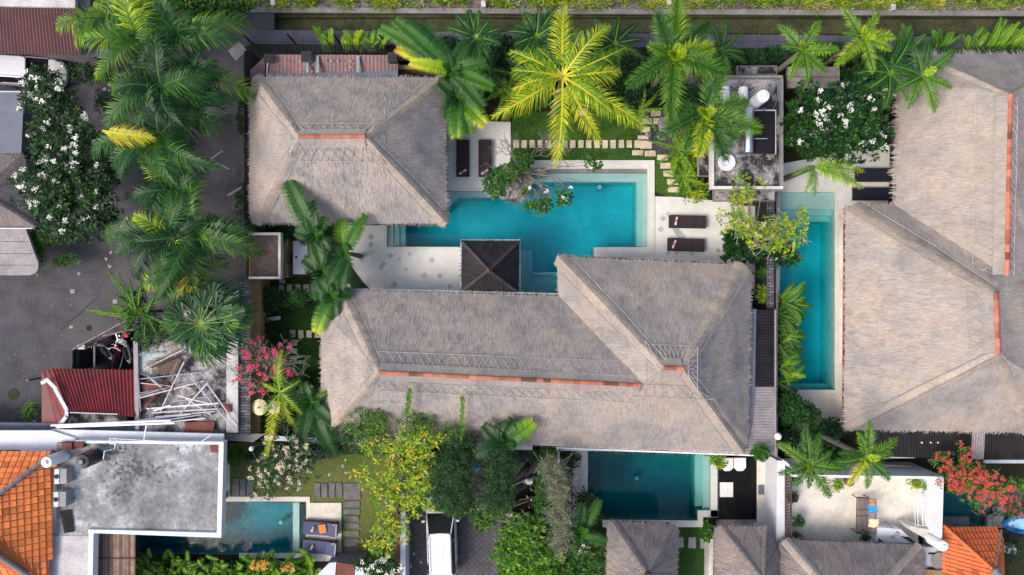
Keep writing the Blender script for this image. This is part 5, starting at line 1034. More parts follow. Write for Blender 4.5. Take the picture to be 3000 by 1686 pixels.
onemesh('stick', 'woodgrey', 'bleached stick right of the white dish on the service roof', 'stick', lambda m: m.tube([W(2130, 510, 3.5), W(2172, 490, 3.5)], .02, 5))
onemesh('stick', 'woodgrey', 'short stick left of the white dish on the service roof', 'stick', lambda m: m.tube([W(2098, 515, 3.5), W(2106, 490, 3.6)], .02, 5))
onemesh('brush_heap', 'twig', 'heap of brown twigs and cable near the solar collector', 'debris', lambda m: [m.tube([W(2255+random.uniform(-12, 16), 455+random.uniform(-10, 14), 3.5+random.uniform(0, .1)), W(2255+random.uniform(-14, 18), 455+random.uniform(-12, 16), 3.5+random.uniform(0, .12))], .012, 4) for _ in range(26)])
onemesh('brush_heap', 'woodred', 'thin layer of red-brown litter among the boilers on the service roof', 'debris', lambda m: [m.tube([W(2175+random.uniform(-50, 50), 262+random.uniform(-10, 14), 3.48), W(2175+random.uniform(-50, 50), 262+random.uniform(-10, 16), 3.48)], .01, 4) for _ in range(18)])
# west roof
tank('white upright tank by the tip of the orange tiled roof', 190, 1335, 3.5, .30, 1.5)
tank('big black plastic water tank on the cloudy concrete roof', 282, 1336, 3.5, .40, 1.25, 'plastic_black')
t = thing('tank_pipework', 'white pipework loops above the black plastic tank', 'pipes', W(340, 1300, 3.5))
part(t, 'pipes', 'plastic_white', lambda m: (m.tube([W(322, 1285, 4.5), W(322, 1300, 4.5), W(340, 1302, 4.5), W(335, 1316, 4.6), W(306, 1322, 4.9), W(303, 1345, 4.9)], .025, 6), m.tube([W(340, 1285, 4.0), W(336, 1312, 4.2)], .025, 6), m.tube([W(322, 1285, 4.0), W(580, 1300, 4.0), W(618, 1276, 4.0)], .02, 5), m.tube([W(430, 1240, 4.0), W(420, 1300, 3.9)], .035, 6)))
part(t, 'ring', 'lightgrey', lambda m: m.tube([W(353, 1312, 3.6)+Vector((math.cos(a*PI/8)*.17, math.sin(a*PI/8)*.17, 0)) for a in range(17)], .02, 5))
onemesh('red_cabinet', 'woodred', 'small red-brown cabinets behind the white upright tank', 'cabinet', lambda m: (m.rect(180, 1298, 210, 1318, 3.5, 3.9), m.rect(214, 1296, 244, 1312, 3.5, 3.8)))
onemesh('roof_ladder_rail', 'woodred', 'thin brown railing between the white and the black tank', 'railing', lambda m: (m.tube([W(212, 1330, 4.0), W(300, 1306, 4.0)], .02, 5), m.tube([W(215, 1338, 4.0), W(270, 1316, 4.0)], .02, 5))+tuple(m.tube([W(214+i*14, 1329-i*3.8, 4.0), W(217+i*14, 1337-i*3.8, 4.0)], .016, 4) for i in range(4)))
onemesh('roof_tile_patch', 'woodred', 'red-brown square plate in the north-east corner of the cloudy concrete roof', 'plate', lambda m: m.pp([(614, 1306), (640, 1306), (640, 1326), (618, 1327)], 3.5, 3.56))
def acunit(label, px, py, z, g):
    t = thing('air_conditioner', label, 'air conditioner', W(px, py, z), g)
    part(t, 'casing', 'lightgrey', lambda m: m.rect(px-17, py-22, px-3, py+22, z, z+.62), .015); part(t, 'top_cover', 'greysheet', lambda m: m.rect(px-2.5, py-23, px+19, py+21, z, z+.58), .01); part(t, 'grille', 'darkwall', lambda m: m.lathe(W(px-10, py, z+.62), [(.13, 0), (.13, .01)], 14))
acunit('upper grey air-conditioner box between the orange tiles and the cloudy concrete roof', 176, 1397, 3.5, 'air conditioners beside the orange roof'); acunit('lower grey air-conditioner box between the orange tiles and the cloudy concrete roof', 174, 1464, 3.5, 'air conditioners beside the orange roof')
onemesh('metal_grate', 'blackmetal', 'black slatted grate tilted on the pale part of the concrete roof', 'grate', lambda m: [m.pp([(175+i*1.6, 1499+i*8.2), (207+i*1.2, 1495+i*8.2), (208+i*1.2, 1501.5+i*8.2), (176.5+i*1.6, 1505.5+i*8.2)], 3.55, 3.6) for i in range(8)])
# terrace tank and dish
tank('white round tank at the south end of the white terrace parapet', 2725, 1578, 2.2, .29, 1.2)
t = thing('satellite_dish', 'grey dish lying in a black frame on the corner roof below the terrace', 'dish', W(2750, 1646, 1.8))
part(t, 'dish', 'greysheet', lambda m: m.lathe(W(2748, 1642, 1.82), [(.05, 0), (.45, .1), (.48, .14), (.44, .13), (.02, .06)], 20)); part(t, 'frame', 'blackmetal', lambda m: (m.rect(2722, 1622, 2784, 1625, 1.8, 1.9), m.rect(2779, 1625, 2782, 1668, 1.8, 1.9), m.rect(2720, 1665, 2779, 1668, 1.8, 1.9)))
# lamps
def globe(px, py, z, r, label):
    t = thing('globe_lamp', label, 'lamp', W(px, py, 0)); p = W(px, py, z); part(t, 'globe', 'lampglobe', lambda m: m.lathe(p-Vector((0, 0, r)), [(r*math.sin(a*PI/10)+.001, r-r*math.cos(a*PI/10)) for a in range(11)], 20), smooth=True); part(t, 'pole', 'lightgrey', lambda m: m.tube([(p.x, p.y, 0), (p.x, p.y, z-r)], .03, 6))
globe(2279, 1279, 2.6, .2, 'white globe lamp at the south end of the corrugated lean-to'); globe(737, 1315, 2.6, .14, 'small white globe lamp below the slate-grey eave beside the white building')
# parasols in the west garden
t = thing('ceremonial_parasol', 'cream ribbed parasol with gold tip in the west garden', 'parasol', W(760, 1194, 0)); p = W(760, 1194, 2.2)
part(t, 'canopy', 'cream', lambda m: [m.face([p+Vector((0, 0, .18)), p+Vector((math.cos(a)*.44, math.sin(a)*.44, 0)), p+Vector((math.cos(a+PI/16)*.455, math.sin(a+PI/16)*.455, -.02)), p+Vector((math.cos(a+PI/8)*.44, math.sin(a+PI/8)*.44, 0))]) for a in [i*PI/8 for i in range(16)]])
part(t, 'finial', 'gold', lambda m: m.lathe(p+Vector((0, 0, .17)), [(.035, 0), (.05, .04), (.01, .14)], 8)); part(t, 'pole', 'wood', lambda m: m.tube([p+Vector((0, 0, -2.2)), p+Vector((0, 0, .1))], .02, 6))
part(t, 'fringe', 'gold', lambda m: [m.face([p+Vector((math.cos(a)*.45, math.sin(a)*.45, 0)), p+Vector((math.cos(a+.12)*.45, math.sin(a+.12)*.45, 0)), p+Vector((math.cos(a+.06)*.47, math.sin(a+.06)*.47, -.14))]) for a in [i*PI/24 for i in range(48)]])
t = thing('ceremonial_parasol', 'white fringed parasol beside the cream one in the west garden', 'parasol', W(802, 1194, 0)); p2 = W(802, 1194, 1.9)
part(t, 'canopy', 'towel', lambda m: [m.face([p2+Vector((0, 0, .16)), p2+Vector((math.cos(a)*.38, math.sin(a)*.38, 0)), p2+Vector((math.cos(a+PI/8)*.38, math.sin(a+PI/8)*.38, 0))]) for a in [i*PI/8 for i in range(16)]]+[m.face([p2+Vector((math.cos(a)*.38, math.sin(a)*.38, 0)), p2+Vector((math.cos(a+PI/8)*.38, math.sin(a+PI/8)*.38, 0)), p2+Vector((math.cos(a+PI/8)*.39, math.sin(a+PI/8)*.39, -.25)), p2+Vector((math.cos(a)*.39, math.sin(a)*.39, -.25))]) for a in [i*PI/8 for i in range(16)]]); part(t, 'pole', 'wood', lambda m: m.tube([p2+Vector((0, 0, -1.9)), p2+Vector((0, 0, .1))], .02, 6))
# boulders
def rock(px, py, r, hz, label, seed, mat='rock'):
    mb = MB(); c = W(px, py, 0); n, k = 14, 8
    def f(i, j):
        a, b = i*2*PI/n, j*PI/2/k; d = Vector((math.cos(a)*math.cos(b), math.sin(a)*math.cos(b), math.sin(b))); s = 1+.35*noise.noise(d*1.6+Vector((seed, 0, 0)))+.12*noise.noise(d*5+Vector((seed, 3, 0)))
        return c+Vector((d.x*r*s, d.y*r*s*.85, d.z*hz*s-.02))
    for i in range(n):
        for j in range(k): mb.face([f(i, j), f((i+1) % n, j), f((i+1) % n, j+1), f(i, j+1)])
    return tag(mb.build('boulder', M[mat], None, True), label, 'boulder', 'boulders')
rock(1962, 372, .75, .5, 'big pale boulder beside the pebble bed', 1); rock(1940, 400, .3, .25, 'small dark boulder in the pebble bed', 5); rock(1900, 395, .22, .2, 'smallest boulder at the left of the pebble bed', 9)
rock(1497, 545, .6, .35, 'broad rock at the foot of the bare frangipani, half in the large pool', 14); rock(1540, 520, .5, .4, 'upper rock of the island under the bare frangipani', 21); rock(1462, 530, .36, .35, 'left rock of the island under the bare frangipani', 27); rock(2012, 255, .5, .5, 'pale rock under the bushy palm', 33)
for dx, dy, r, k in ((1585, 508, .35, 3), (1525, 570, .5, 8), (1480, 568, .4, 12)): rock(dx, dy, r, .3, ('upper small rock right of the frangipani island', 'rock at the water side of the frangipani island', 'lower left rock of the frangipani island')[(3, 8, 12).index(k)], k)
mb = MB(); C0 = W(1505, 528, 0); mb.lathe(Vector((C0.x, C0.y, -1.95)), [(1.05, 0), (1.1, 1.92), (.9, 1.97)], 28); o = mb.build('planter_island', M['rock']); o['kind'] = 'structure'

# cars
def car(label, px, py, rz, roofcol='carpaint', L=4.3, Wd=1.7, van=False):
    t = thing('parked_car', label, 'car', (0, 0, 0))
    # stations along x (front = +x): half width, z of shoulder ; body shell
    st = [(-L/2, .60, .45, .70), (-L/2+.12, .76, .30, .95), (-L*.30, .84, .25, 1.0), (0, .85, .25, .98), (L*.25, .85, .25, .95), (L*.36, .82, .27, .88), (L/2-.28, .70, .32, .78), (L/2-.1, .56, .38, .68), (L/2, .36, .42, .6)]
    mb = MB(); prof = lambda w_, z0, z1: [(-w_, z0), (-w_*1.02, (z0+z1)/2), (-w_*.96, z1-.06), (-w_*.86, z1), (w_*.86, z1), (w_*.96, z1-.06), (w_*1.02, (z0+z1)/2), (w_, z0)]
    R = [[Vector((x, y, z)) for y, z in prof(w_*Wd/1.7, z0, z1)] for x, w_, z0, z1 in st]
    for a, b in zip(R, R[1:]):
        for i in range(8): mb.face([a[i], b[i], b[(i+1) % 8], a[(i+1) % 8]])
    mb.face(R[0][::-1]); mb.face(R[-1]); mb.build('body', M[roofcol], t, True)
    # cabin: glass band and roof
    x0, x1, x2, x3 = -L/2+.15, -L/2+.4, L*.08, L*.29; wl, wu = .78*Wd/1.7, .62*Wd/1.7; zl, zu = .93, 1.62
    low = [Vector((x0, -wl, zl)), Vector((x3, -wl, zl)), Vector((x3, wl, zl)), Vector((x0, wl, zl))]; up = [Vector((x1, -wu, zu-.04)), Vector((x2, -wu, zu-.04)), Vector((x2, wu, zu-.04)), Vector((x1, wu, zu-.04))]
    def quad(name, i, mat='glass'):
        j = (i+1) % 4; m = MB(); m.face([low[i], low[j], up[j], up[i]]); o = m.build(name, M[mat], t)
    quad('side_window', 0); quad('windscreen', 1); quad('side_window', 2); quad('rear_window', 3)
    part(t, 'roof', roofcol, lambda m: m.prism([Vector((x1-.04, -wu+.08, 0)), Vector((x1+.06, -wu-.01, 0)), Vector((x2-.1, -wu-.01, 0)), Vector((x2+.04, -wu+.1, 0)), Vector((x2+.07, 0, 0)), Vector((x2+.04, wu-.1, 0)), Vector((x2-.1, wu+.01, 0)), Vector((x1+.06, wu+.01, 0)), Vector((x1-.04, wu-.08, 0))], zu-.06, zu+.02), .03)
    part(t, 'roof_ribs', roofcol, lambda m: [m.box(((x1+x2)/2-.05, y, zu+.025), (x2-x1-.7, .05, .012)) for y in (-.3, -.1, .1, .3)])
    for y in (-1, 1):
        part(t, 'roof_rail', 'lightgrey', lambda m: m.tube([(x1+.1, y*(wu-.05), zu+.03), (x1+.2, y*(wu-.05), zu+.08), (x2-.2, y*(wu-.05), zu+.08), (x2-.1, y*(wu-.05), zu+.03)], .018, 6))
        part(t, 'pillar', roofcol, lambda m: (m.tube([(x3-.02, y*wl, zl+.01), (x2, y*wu, zu-.03)], .035, 6), m.tube([(-.1, y*wl*1.0, zl), (-.14, y*wu, zu-.03)], .03, 6), m.tube([(x0+.05, y*wl, zl), (x1, y*wu, zu-.03)], .05, 6)))
        part(t, 'wing_mirror', roofcol, lambda m: m.box((L*.2, y*(.97*Wd/1.7), 1.0), (.13, .2, .12), y*.2), .03)
        part(t, 'headlight', 'steel', lambda m: m.box((L/2-.22, y*.55, .70), (.3, .26, .12), -y*.5), .04)
        for x in (-L*.31, L*.31):
            w_ = MB(); 
            w_.tube([(x, y*(.68*Wd/1.7), .31), (x, y*(.86*Wd/1.7), .31)], .31, 20); o = w_.build('wheel', M['tyre'], t); part(o, 'rim', 'steel', lambda m: m.tube([(x, y*(.86*Wd/1.7), .31), (x, y*(.875*Wd/1.7), .31)], .19, 14))
    t.location = W(px, py, 0); t.rotation_euler = (0, 0, rz); return t
car('white people carrier with roof rails parked nose up on the dark driveway', 1297, 1556, PI/2+.03, L=4.65, Wd=1.72)
def van(label, px, py, rz):
    t = car(label, px, py, rz, L=4.1, Wd=1.65); t['category'] = 'van'; t.name = 'parked_van'; return t
van('white van half hidden by the white-flowered frangipani at the top left', 112, 222, -.06)
# motorbikes
def bike(label, px, py, rz, col='plastic_black', seat='darkfabric', g='motorbikes parked in the shade', z=0):
    t = thing('motorbike', label, 'motorbike', (0, 0, 0), g)
    for x in (-.6, .62):
        m = MB(); m.tube([Vector((x+math.cos(a*PI/10)*.25, 0, .28+math.sin(a*PI/10)*.25)) for a in range(21)], .05, 6, cap=False); o = m.build('wheel', M['tyre'], t); part(o, 'rim', 'steel', lambda m: m.tube([(x, -.03, .28), (x, .03, .28)], .17, 12))
    part(t, 'seat', seat, lambda m: m.tube([(-.72, 0, .80), (-.55, 0, .82), (-.25, 0, .80), (-.02, 0, .74), (.05, 0, .7)], [.07, .13, .15, .12, .06], 8), smooth=True)
    part(t, 'body', col, lambda m: (m.tube([(-.95, 0, .68), (-.7, 0, .66), (-.3, 0, .58), (0, 0, .45), (.2, 0, .38)], [.05, .15, .17, .14, .12], 8), m.tube([(.22, 0, .4), (.38, 0, .62), (.46, 0, .86), (.5, 0, .98)], [.12, .2, .17, .06], 8)), smooth=True)
    part(t, 'front_mudguard', col, lambda m: m.tube([(.40, 0, .52), (.6, 0, .60), (.82, 0, .48)], [.05, .08, .05], 6)); part(t, 'headlight', 'lampglobe', lambda m: m.lathe((.52, 0, .9), [(.02, 0), (.08, .03), (.06, .08)], 10))
    part(t, 'handlebar', 'steel', lambda m: (m.tube([(.28, -.33, .99), (.4, -.15, 1.0), (.42, .15, 1.0), (.28, .33, .99)], .018, 6), m.tube([(.3, -.27, 1.0), (.36, -.3, 1.15)], .01, 4), m.tube([(.3, .27, 1.0), (.36, .3, 1.15)], .01, 4)))
    for y in (-1, 1): part(t, 'mirror', 'lightgrey', lambda m: m.box((.36, y*.31, 1.17), (.03, .14, .09)), .01)
    part(t, 'exhaust', 'steel', lambda m: m.tube([(-.1, -.17, .25), (-.5, -.19, .3), (-.85, -.19, .42)], [.03, .045, .05], 8))
    t.location = W(px, py, 0)+Vector((0, 0, z)); t.rotation_euler = (.08, 0, rz); return t
bike('black motorbike, topmost of the row under the dark trees beside the driveway', 1545, 1355, .9); bike('motorbike with white front panel, second from the top in the driveway row', 1530, 1407, .42, 'plastic_white'); bike('black and silver motorbike, third from the top in the driveway row', 1528, 1452, .2, 'plastic_black')
bike('motorbike with beige seat, lowest of the driveway row', 1518, 1494, -.15, 'plastic_black', 'bamboo')
g = 'motorbikes in the timber pen'
bike('pale blue-grey motorbike in the timber pen', 318, 1018, 2.3, 'lightgrey', g=g); bike('dark red motorbike in the timber pen', 358, 1035, 1.4, 'redplastic', g=g); bike('black motorbike at the top of the timber pen', 350, 985, .3, 'plastic_black', g=g); bike('white motorbike at the right side of the timber pen', 382, 1018, 1.9, 'plastic_white', g=g)
cloth('bright pink cloth at the top of the timber pen', [(355, 968), (368, 972), (376, 988), (364, 990)], 1.2, 'pink')
# paddling pool bottom right
t = thing('paddling_pool', 'oval blue and pale blue plastic pool at the right edge', 'paddling pool', W(3010, 1536, 0))
part(t, 'rim', 'poolblue', lambda m: m.tube([W(3010+math.cos(a*PI/14)*66, 1536+math.sin(a*PI/14)*23, .45) for a in range(29)], .12, 8, cap=False), smooth=True); part(t, 'floor', 'paleblue', lambda m: m.pp([(3010+math.cos(a*PI/14)*62, 1536+math.sin(a*PI/14)*20) for a in range(28)], .2, .42))
onemesh('stone_block', 'rock', 'pale concrete block beside the blue paddling pool', 'block', lambda m: m.rect(2893, 1512, 2942, 1547, 0, .25), None, .02); onemesh('stone_block', 'concrete_grey', 'grey concrete ledge between the small dark pool and the rust orange roof', 'block', lambda m: m.rect(2763, 1516, 2840, 1538, 0, .3), None, .02)
onemesh('box_lamp', 'plastic_white', 'small white box with dark centre on the dark ground at the right edge', 'box', lambda m: m.rect(2953, 1602, 2978, 1624, 0, .35), None, .02)
onemesh('garden_plank', 'paintpatch', 'pale grey-blue plank lying across the shaded west garden', 'plank', lambda m: m.pp([(748, 938), (820, 926), (822, 936), (750, 950)], .75, .8)); onemesh('garden_plank', 'lightgrey', 'broken pale plank behind the parasols in the west garden', 'plank', lambda m: m.pp([(842, 1162), (870, 1146), (912, 1128), (918, 1134), (872, 1160), (850, 1172)], .75, .8))
t = thing('clay_urn', 'tilted brown clay urn at the terrace north parapet', 'urn', W(2478, 1404, ZF)); part(t, 'body', 'clay_dark', lambda m: m.lathe(W(2478, 1406, ZF), [(.12, 0), (.24, .25), (.26, .45), (.14, .6), (.16, .66)], 16), smooth=True)
onemesh('clay_urn', 'clay_dark', 'round brown clay pot by the white wall corner above the rippled pool', 'urn', lambda m: m.lathe(W(662, 1450, 0), [(.12, 0), (.2, .2), (.18, .38), (.1, .42)], 14))
# ================================================================ PLANTS
def nrm(a): return a/np.maximum(np.linalg.norm(a, axis=-1, keepdims=True), 1e-9)
def frond(q, p0, az, L, e0=.5, droop=1.1, kind='coco', tint=.35, wm=.62, n=46, rt=.62, tip=None, curl=0.):
    t = np.linspace(0, 1, n); e = e0-droop*t**1.25; a = az+curl*t*t
    d = np.stack([np.cos(e)*np.cos(a), np.cos(e)*np.sin(a), np.sin(e)], 1); P = np.array(p0)+np.concatenate([np.zeros((1, 3)), np.cumsum(d[:-1]*L/(n-1), 0)])
    pr = np.stack([-np.sin(a), np.cos(a), np.zeros(n)], 1); up = np.cross(d, pr)
    rw = (.045*(1-t)+.008)[:, None]
    q.add(np.stack([P[:-1]-pr[:-1]*rw[:-1], P[1:]-pr[1:]*rw[1:], P[1:]+pr[1:]*rw[1:], P[:-1]+pr[:-1]*rw[:-1]], 1)+np.array([0, 0, .02]), rt)
    tt = tint if tip is None else None
    def leaves(side, tilt, wscale, fwd, wdt, start=.13, dz=.35, nn=n, jit=.12, pw=.75, tv=.05, tu=.04, gap=0):
        ti = np.linspace(start, .995, nn); idx = ti*(n-1); i0 = np.clip(idx.astype(int), 0, n-2); f = (idx-i0)[:, None]
        b = P[i0]*(1-f)+P[i0+1]*f; dd, pp, uu = d[i0], pr[i0], up[i0]
        ln = wm*wscale*np.sin(np.pi*np.clip(.14+.80*ti**.85, 0, 1))**pw*RNG.uniform(1-jit*1.4, 1+jit, nn)
        if gap: ln = ln*np.where(RNG.random(nn) < gap, .55, 1)
        fw = fwd[0]+(fwd[1]-fwd[0])*ti+RNG.normal(0, jit*.6, nn)
        out = pp*side*np.cos(tilt)+uu*np.sin(tilt)
        dr = nrm(out*np.cos(fw)[:, None]+dd*np.sin(fw)[:, None]); mid = b+dr*(ln*.5)[:, None]+np.array([0, 0, .02]); end = b+dr*ln[:, None]-np.array([0, 0, 1.])*(ln*dz*RNG.uniform(.6, 1.5, nn))[:, None]
        w1 = dd*wdt/2; tn = np.clip((tint if tip is None else tint+(tip-tint)*ti)+RNG.normal(0, tv, nn), 0, 1)
        q.add(np.stack([b-w1*.7, mid-w1, mid+w1, b+w1*.7], 1), tn); q.add(np.stack([mid-w1, end-w1*.15, end+w1*.15, mid+w1], 1), np.clip(tn+tu, 0, 1))
    if kind == 'coco':
        for s in (-1, 1): leaves(s, .1, 1.12, (.45, 1.1), .046, nn=int(n*.8), dz=.42, jit=.17, tv=.09)
    elif kind == 'lush':
        for s in (-1, 1): leaves(s, .12, 1.05, (.4, 1.05), .085, nn=int(n*.52), dz=.36, jit=.14, tv=.08, tu=.06)
    elif kind == 'fox':
        for s in (-1, 1):
            for tl in (-.25, .35, .95): leaves(s, tl, 1.25, (.35, .9), .04, .14, .12, int(n*.85), .2, .75, .06, .1)
    elif kind == 'stiff':
        for s in (-1, 1):
            for tl in (.05, .55): leaves(s, tl, 1.2, (.4, .95), .042, .12, .25, int(n*.9), .2, .75, .07, .08)
    elif kind == 'paddle':
        for s in (-1, 1): leaves(s, .14, 1.2, (.12, .42), L/n*1.12, .12, .16, n, .035, .42, .03, .02, .07)
    return P
def palm(label, px, py, z, fr, kind='coco', name='palm_tree', spec='coconut palm', group=None, tint=.3, wm=.62, trunk_r=.14, e0=(.2, .8), droop=(.9, 1.4), parent_trunk=True, rt=.6, dead=0, yl=0, swirl=0, lean=(0, 0)):
    """fr: list of (angle degrees in the picture, length px, tint) or a number of fronds with mean length px"""
    t = thing(name, label, spec, W(px, py, z)*1.0*Vector((1, 1, 0)) if False else (W(px, py, z).x, W(px, py, z).y, 0), group); c = W(px, py, z); q = QS()
    k = (CAM_H-z)/CAM_H/50
    if isinstance(fr, tuple): cnt, Lp = fr; fr = [(i*360/cnt*1.0+random.uniform(-14, 14)+(9 if i % 2 else 0), Lp*random.uniform(.75, 1.1), tint+random.uniform(-.12, .12)) for i in range(cnt)]
    for i, (an, Lp, tn) in enumerate(fr):
        if swirl: an += random.uniform(-10, 10)
        e, dr = random.uniform(*e0), random.uniform(*droop); hor = np.mean(np.cos(e-dr*np.linspace(0, 1, 30)**1.25))
        frond(q, c+Vector((0, 0, random.uniform(-.05, .08))), math.radians(an), Lp*k/hor, e, dr, kind, tn, wm*min(1, Lp/120)*random.uniform(.9, 1.08), rt=rt, curl=random.uniform(-.5, .5)*(1 if kind == 'coco' else .5)+swirl, n=max(26, int(Lp*.36)))
    for i in range(yl): frond(q, c+Vector((0, 0, .15)), random.uniform(0, 6.28), .6, 1.0, .5, kind, .66, .24, 22, .7)
    for i in range(dead): frond(q, c-Vector((0, 0, .3)), random.uniform(0, 6.28), 1.8, -.5, .8, kind, .97, wm*.6, 30, 1)
    q.build('crown', M['palm'], t)
    m = MB(); m.tube([(c.x+lean[0], c.y+lean[1], -.05), (c.x+lean[0]*.6, c.y+lean[1]*.6, z*.5), (c.x, c.y, z-.05)], [trunk_r*1.25, trunk_r, trunk_r*.85], 10); m.tube([(c.x, c.y, z-.5), (c.x, c.y, z+.1)], [trunk_r*1.0, trunk_r*.5], 8); m.build('trunk', M['palmbark'], t)
    return t
def kites(q, B, D, ln, wd, tint, lift=.02):
    """flat leaves: base points, unit directions, lengths, widths"""
    n = len(B); up = np.array([0, 0, 1.]); p = nrm(np.cross(D, up)+RNG.normal(0, .12, (n, 3))); ln = np.broadcast_to(ln, (n,))[:, None]; wd = np.broadcast_to(wd, (n,))[:, None]
    mid = B+D*ln*.55+up*lift; tip = B+D*ln-up*ln*.12
    q.add(np.stack([B, mid-p*wd/2, tip, mid+p*wd/2], 1), tint)
def rosettes(q, C, k, L, w_, el, tints, tw=.07, Z=None):
    n = len(C); B = np.repeat(C, k, 0); az = RNG.uniform(0, 2*np.pi, n*k); e = RNG.uniform(el[0], el[1], n*k); D = np.stack([np.cos(az)*np.cos(e), np.sin(az)*np.cos(e), np.sin(e)], 1)
    base = np.repeat(RNG.uniform(tints[0], tints[1], n), k)+RNG.normal(0, tw, n*k)
    kites(q, B+D*.03, D, L*RNG.uniform(.65, 1.15, n*k), w_*RNG.uniform(.8, 1.15, n*k), np.clip(base, 0, 1))
def blobpts(blobs, n, lo=.35):
    wt = np.array([b[3]*b[4] for b in blobs], float); wt /= wt.sum(); ix = RNG.choice(len(blobs), n, p=wt); v = nrm(RNG.normal(0, 1, (n, 3))); v[:, 2] = np.where(RNG.random(n) < .75, np.abs(v[:, 2]), v[:, 2]); r = RNG.uniform(lo**2, 1, n)**.5
    out = np.zeros((n, 3))
    for i, b in enumerate(blobs):
        m = ix == i; c = W(b[0], b[1], b[2]); k = (CAM_H-b[2])/CAM_H/50; nzv = np.array([1+.28*noise.noise(Vector(tuple(x*2.1))+Vector((b[0], b[1], 0))) for x in v[m]])[:, None] if m.any() else 1
        out[m] = np.array(c)+v[m]*np.array([b[3]*k, b[4]*k, b[5]])*r[m][:, None]*nzv
    return out
def limbs(m, base, top, targets, r0, sides=5, frac=.55, bend=.25):
    for p in targets:
        p = Vector(p); a = top; d = p-a; mid = a+d*frac+Vector((random.uniform(-bend, bend), random.uniform(-bend, bend), -.12*d.length)); m.tube([a, a.lerp(mid, .55)+Vector((0, 0, .05)), mid, p], [r0, r0*.7, r0*.5, r0*.18], sides)
def tree(label, blobs, n, leaf=(.26, .08), k=10, tints=(.15, .4), el=(-.1, .9), base=None, tr=.12, nl=16, name='broadleaf_tree', cat='tree', group=None, flowers=None, mat='leaf', bark='bark', lo=.35, tw=.07, lr=.05, hz=None, fork=.35, twigs=0):
    """blobs: (px, py, z, rx px, ry px, rz m)"""
    bx = base or (blobs[0][0], blobs[0][1]); hz = hz or min(b[2] for b in blobs); cb = W(bx[0], bx[1], hz*.5)
    t = thing(name, label, cat, (cb.x, cb.y, 0), group); C = blobpts(blobs, n, lo); C[:, 2] = np.maximum(C[:, 2], .08); q = QS(); rosettes(q, C, k, leaf[0], leaf[1], el, tints, tw); q.build('crown', M[mat], t)
    m = MB(); top = Vector((cb.x, cb.y, hz*fork)); m.tube([(cb.x, cb.y, -.05), (cb.x+.03, cb.y+.03, hz*fork*.5), top], [tr*1.2, tr, tr*.85], 8); limbs(m, None, top, C[RNG.choice(n, min(n, nl), replace=False)], lr)
    if twigs:
        for i in RNG.choice(n, min(n, twigs)): p = Vector(C[i]); m.tube([p+Vector((random.uniform(-.6, .6), random.uniform(-.6, .6), -.25)), p+Vector((random.uniform(-.15, .15), random.uniform(-.15, .15), 0)), p+Vector((random.uniform(-.3, .3), random.uniform(-.3, .3), .12))], [.016, .012, .005], 4)
    m.build('trunk', M[bark], t)
    if flowers:
        nf, mt, sz, pc = flowers; idx = RNG.choice(np.argsort(-C[:, 2]+RNG.normal(0, .25, n))[:max(nf, int(n*.55))], nf); F = C[idx]+RNG.normal(0, .06, (nf, 3))+np.array([0, 0, .16])
        F = np.repeat(F, pc, 0)+RNG.normal(0, sz*.9, (nf*pc, 3))*np.array([1, 1, .35]); q = QS(); rosettes(q, F, 5, sz, sz*.75, (.0, .5), (.2, .9), .1); q.build('flowers', M[mt], t)
    return t
def clump(label, px, py, z, n, L, w_, tints, spread=.25, lean=None, el=(.5, 1.3), name='leafy_plant', cat='plant', group=None, mat='leaf', dr=1.0, torn=1):
    """a clump of long paddle leaves"""
    c = W(px, py, z); t = thing(name, label, cat, (c.x, c.y, 0), group); q = QS(); m = MB()
    for i in range(n):
        az = random.uniform(0, 2*PI) if lean is None else math.radians(random.uniform(*lean)); e = random.uniform(*el); b = c+Vector((random.uniform(-spread, spread), random.uniform(-spread, spread), random.uniform(-.2, .1)))
        frond(q, b, az, L*random.uniform(.7, 1.1), e, dr*random.uniform(.5, 1.2), 'paddle', random.uniform(*tints), w_*random.uniform(.85, 1.1), 16 if L < 1.3 else 30, min(.75, tints[1]+.12))
        if i % 2 == 0: m.tube([(c.x, c.y, 0), (b.x, b.y, b.z)], [.03, .015], 5)
    q.build('leaves', M[mat], t); m.build('stem', M['palmbark'] if False else M['bark'], t); return t
random.seed(21)
# --- the named palms of the garden
Y = .78
palm('tall yellow-green coconut palm overhanging the lawn and the large pool', 1648, 226, 7.5, [(92, 235, .76), (52, 200, .70), (22, 215, .52), (3, 170, .70), (-38, 185, .66), (-62, 215, .78), (-91, 255, .77), (-145, 235, .76), (-167, 150, .74), (156, 165, .66), (178, 145, .62), (70, 150, .5), (-30, 285, .72), (130, 110, .45)],
     wm=.72, trunk_r=.15, rt=.88, e0=(.25, .6), droop=(.8, 1.15))
palm('bushy foxtail palm with bright yellow heart above the pebble path', 1975, 165, 6.5, [(88, 165, .56), (118, 125, .36), (42, 155, .34), (8, 115, .66), (-22, 140, .42), (-93, 185, .46), (-145, 165, .42), (-60, 70, .6), (160, 80, .5)], 'fox', spec='foxtail palm', wm=.68, rt=.5, e0=(.1, .45), droop=(.5, .9), yl=5)
palm('foxtail palm leaning over the mould-black service roof', 2062, 333, 6.0, [(72, 165, .42), (18, 135, .48), (-38, 115, .36), (-62, 150, .34), (-92, 120, .72), (-120, 115, .42), (-152, 150, .36), (168, 90, .3), (-20, 165, .5)], 'fox', spec='foxtail palm', wm=.64, rt=.5, e0=(.1, .45), droop=(.5, .9), yl=3)
palm('leftmost of the two light green palms beside the grey gate roof', 2352, 148, 5.5, [(130, 100, .5), (62, 95, .5), (-5, 95, .55), (-45, 95, .5), (-78, 95, .45), (-120, 95, .55), (165, 60, .4), (20, 70, .4)], 'stiff', spec='foxtail palm', wm=.46, yl=2, e0=(.2, .5), droop=(.6, .9))
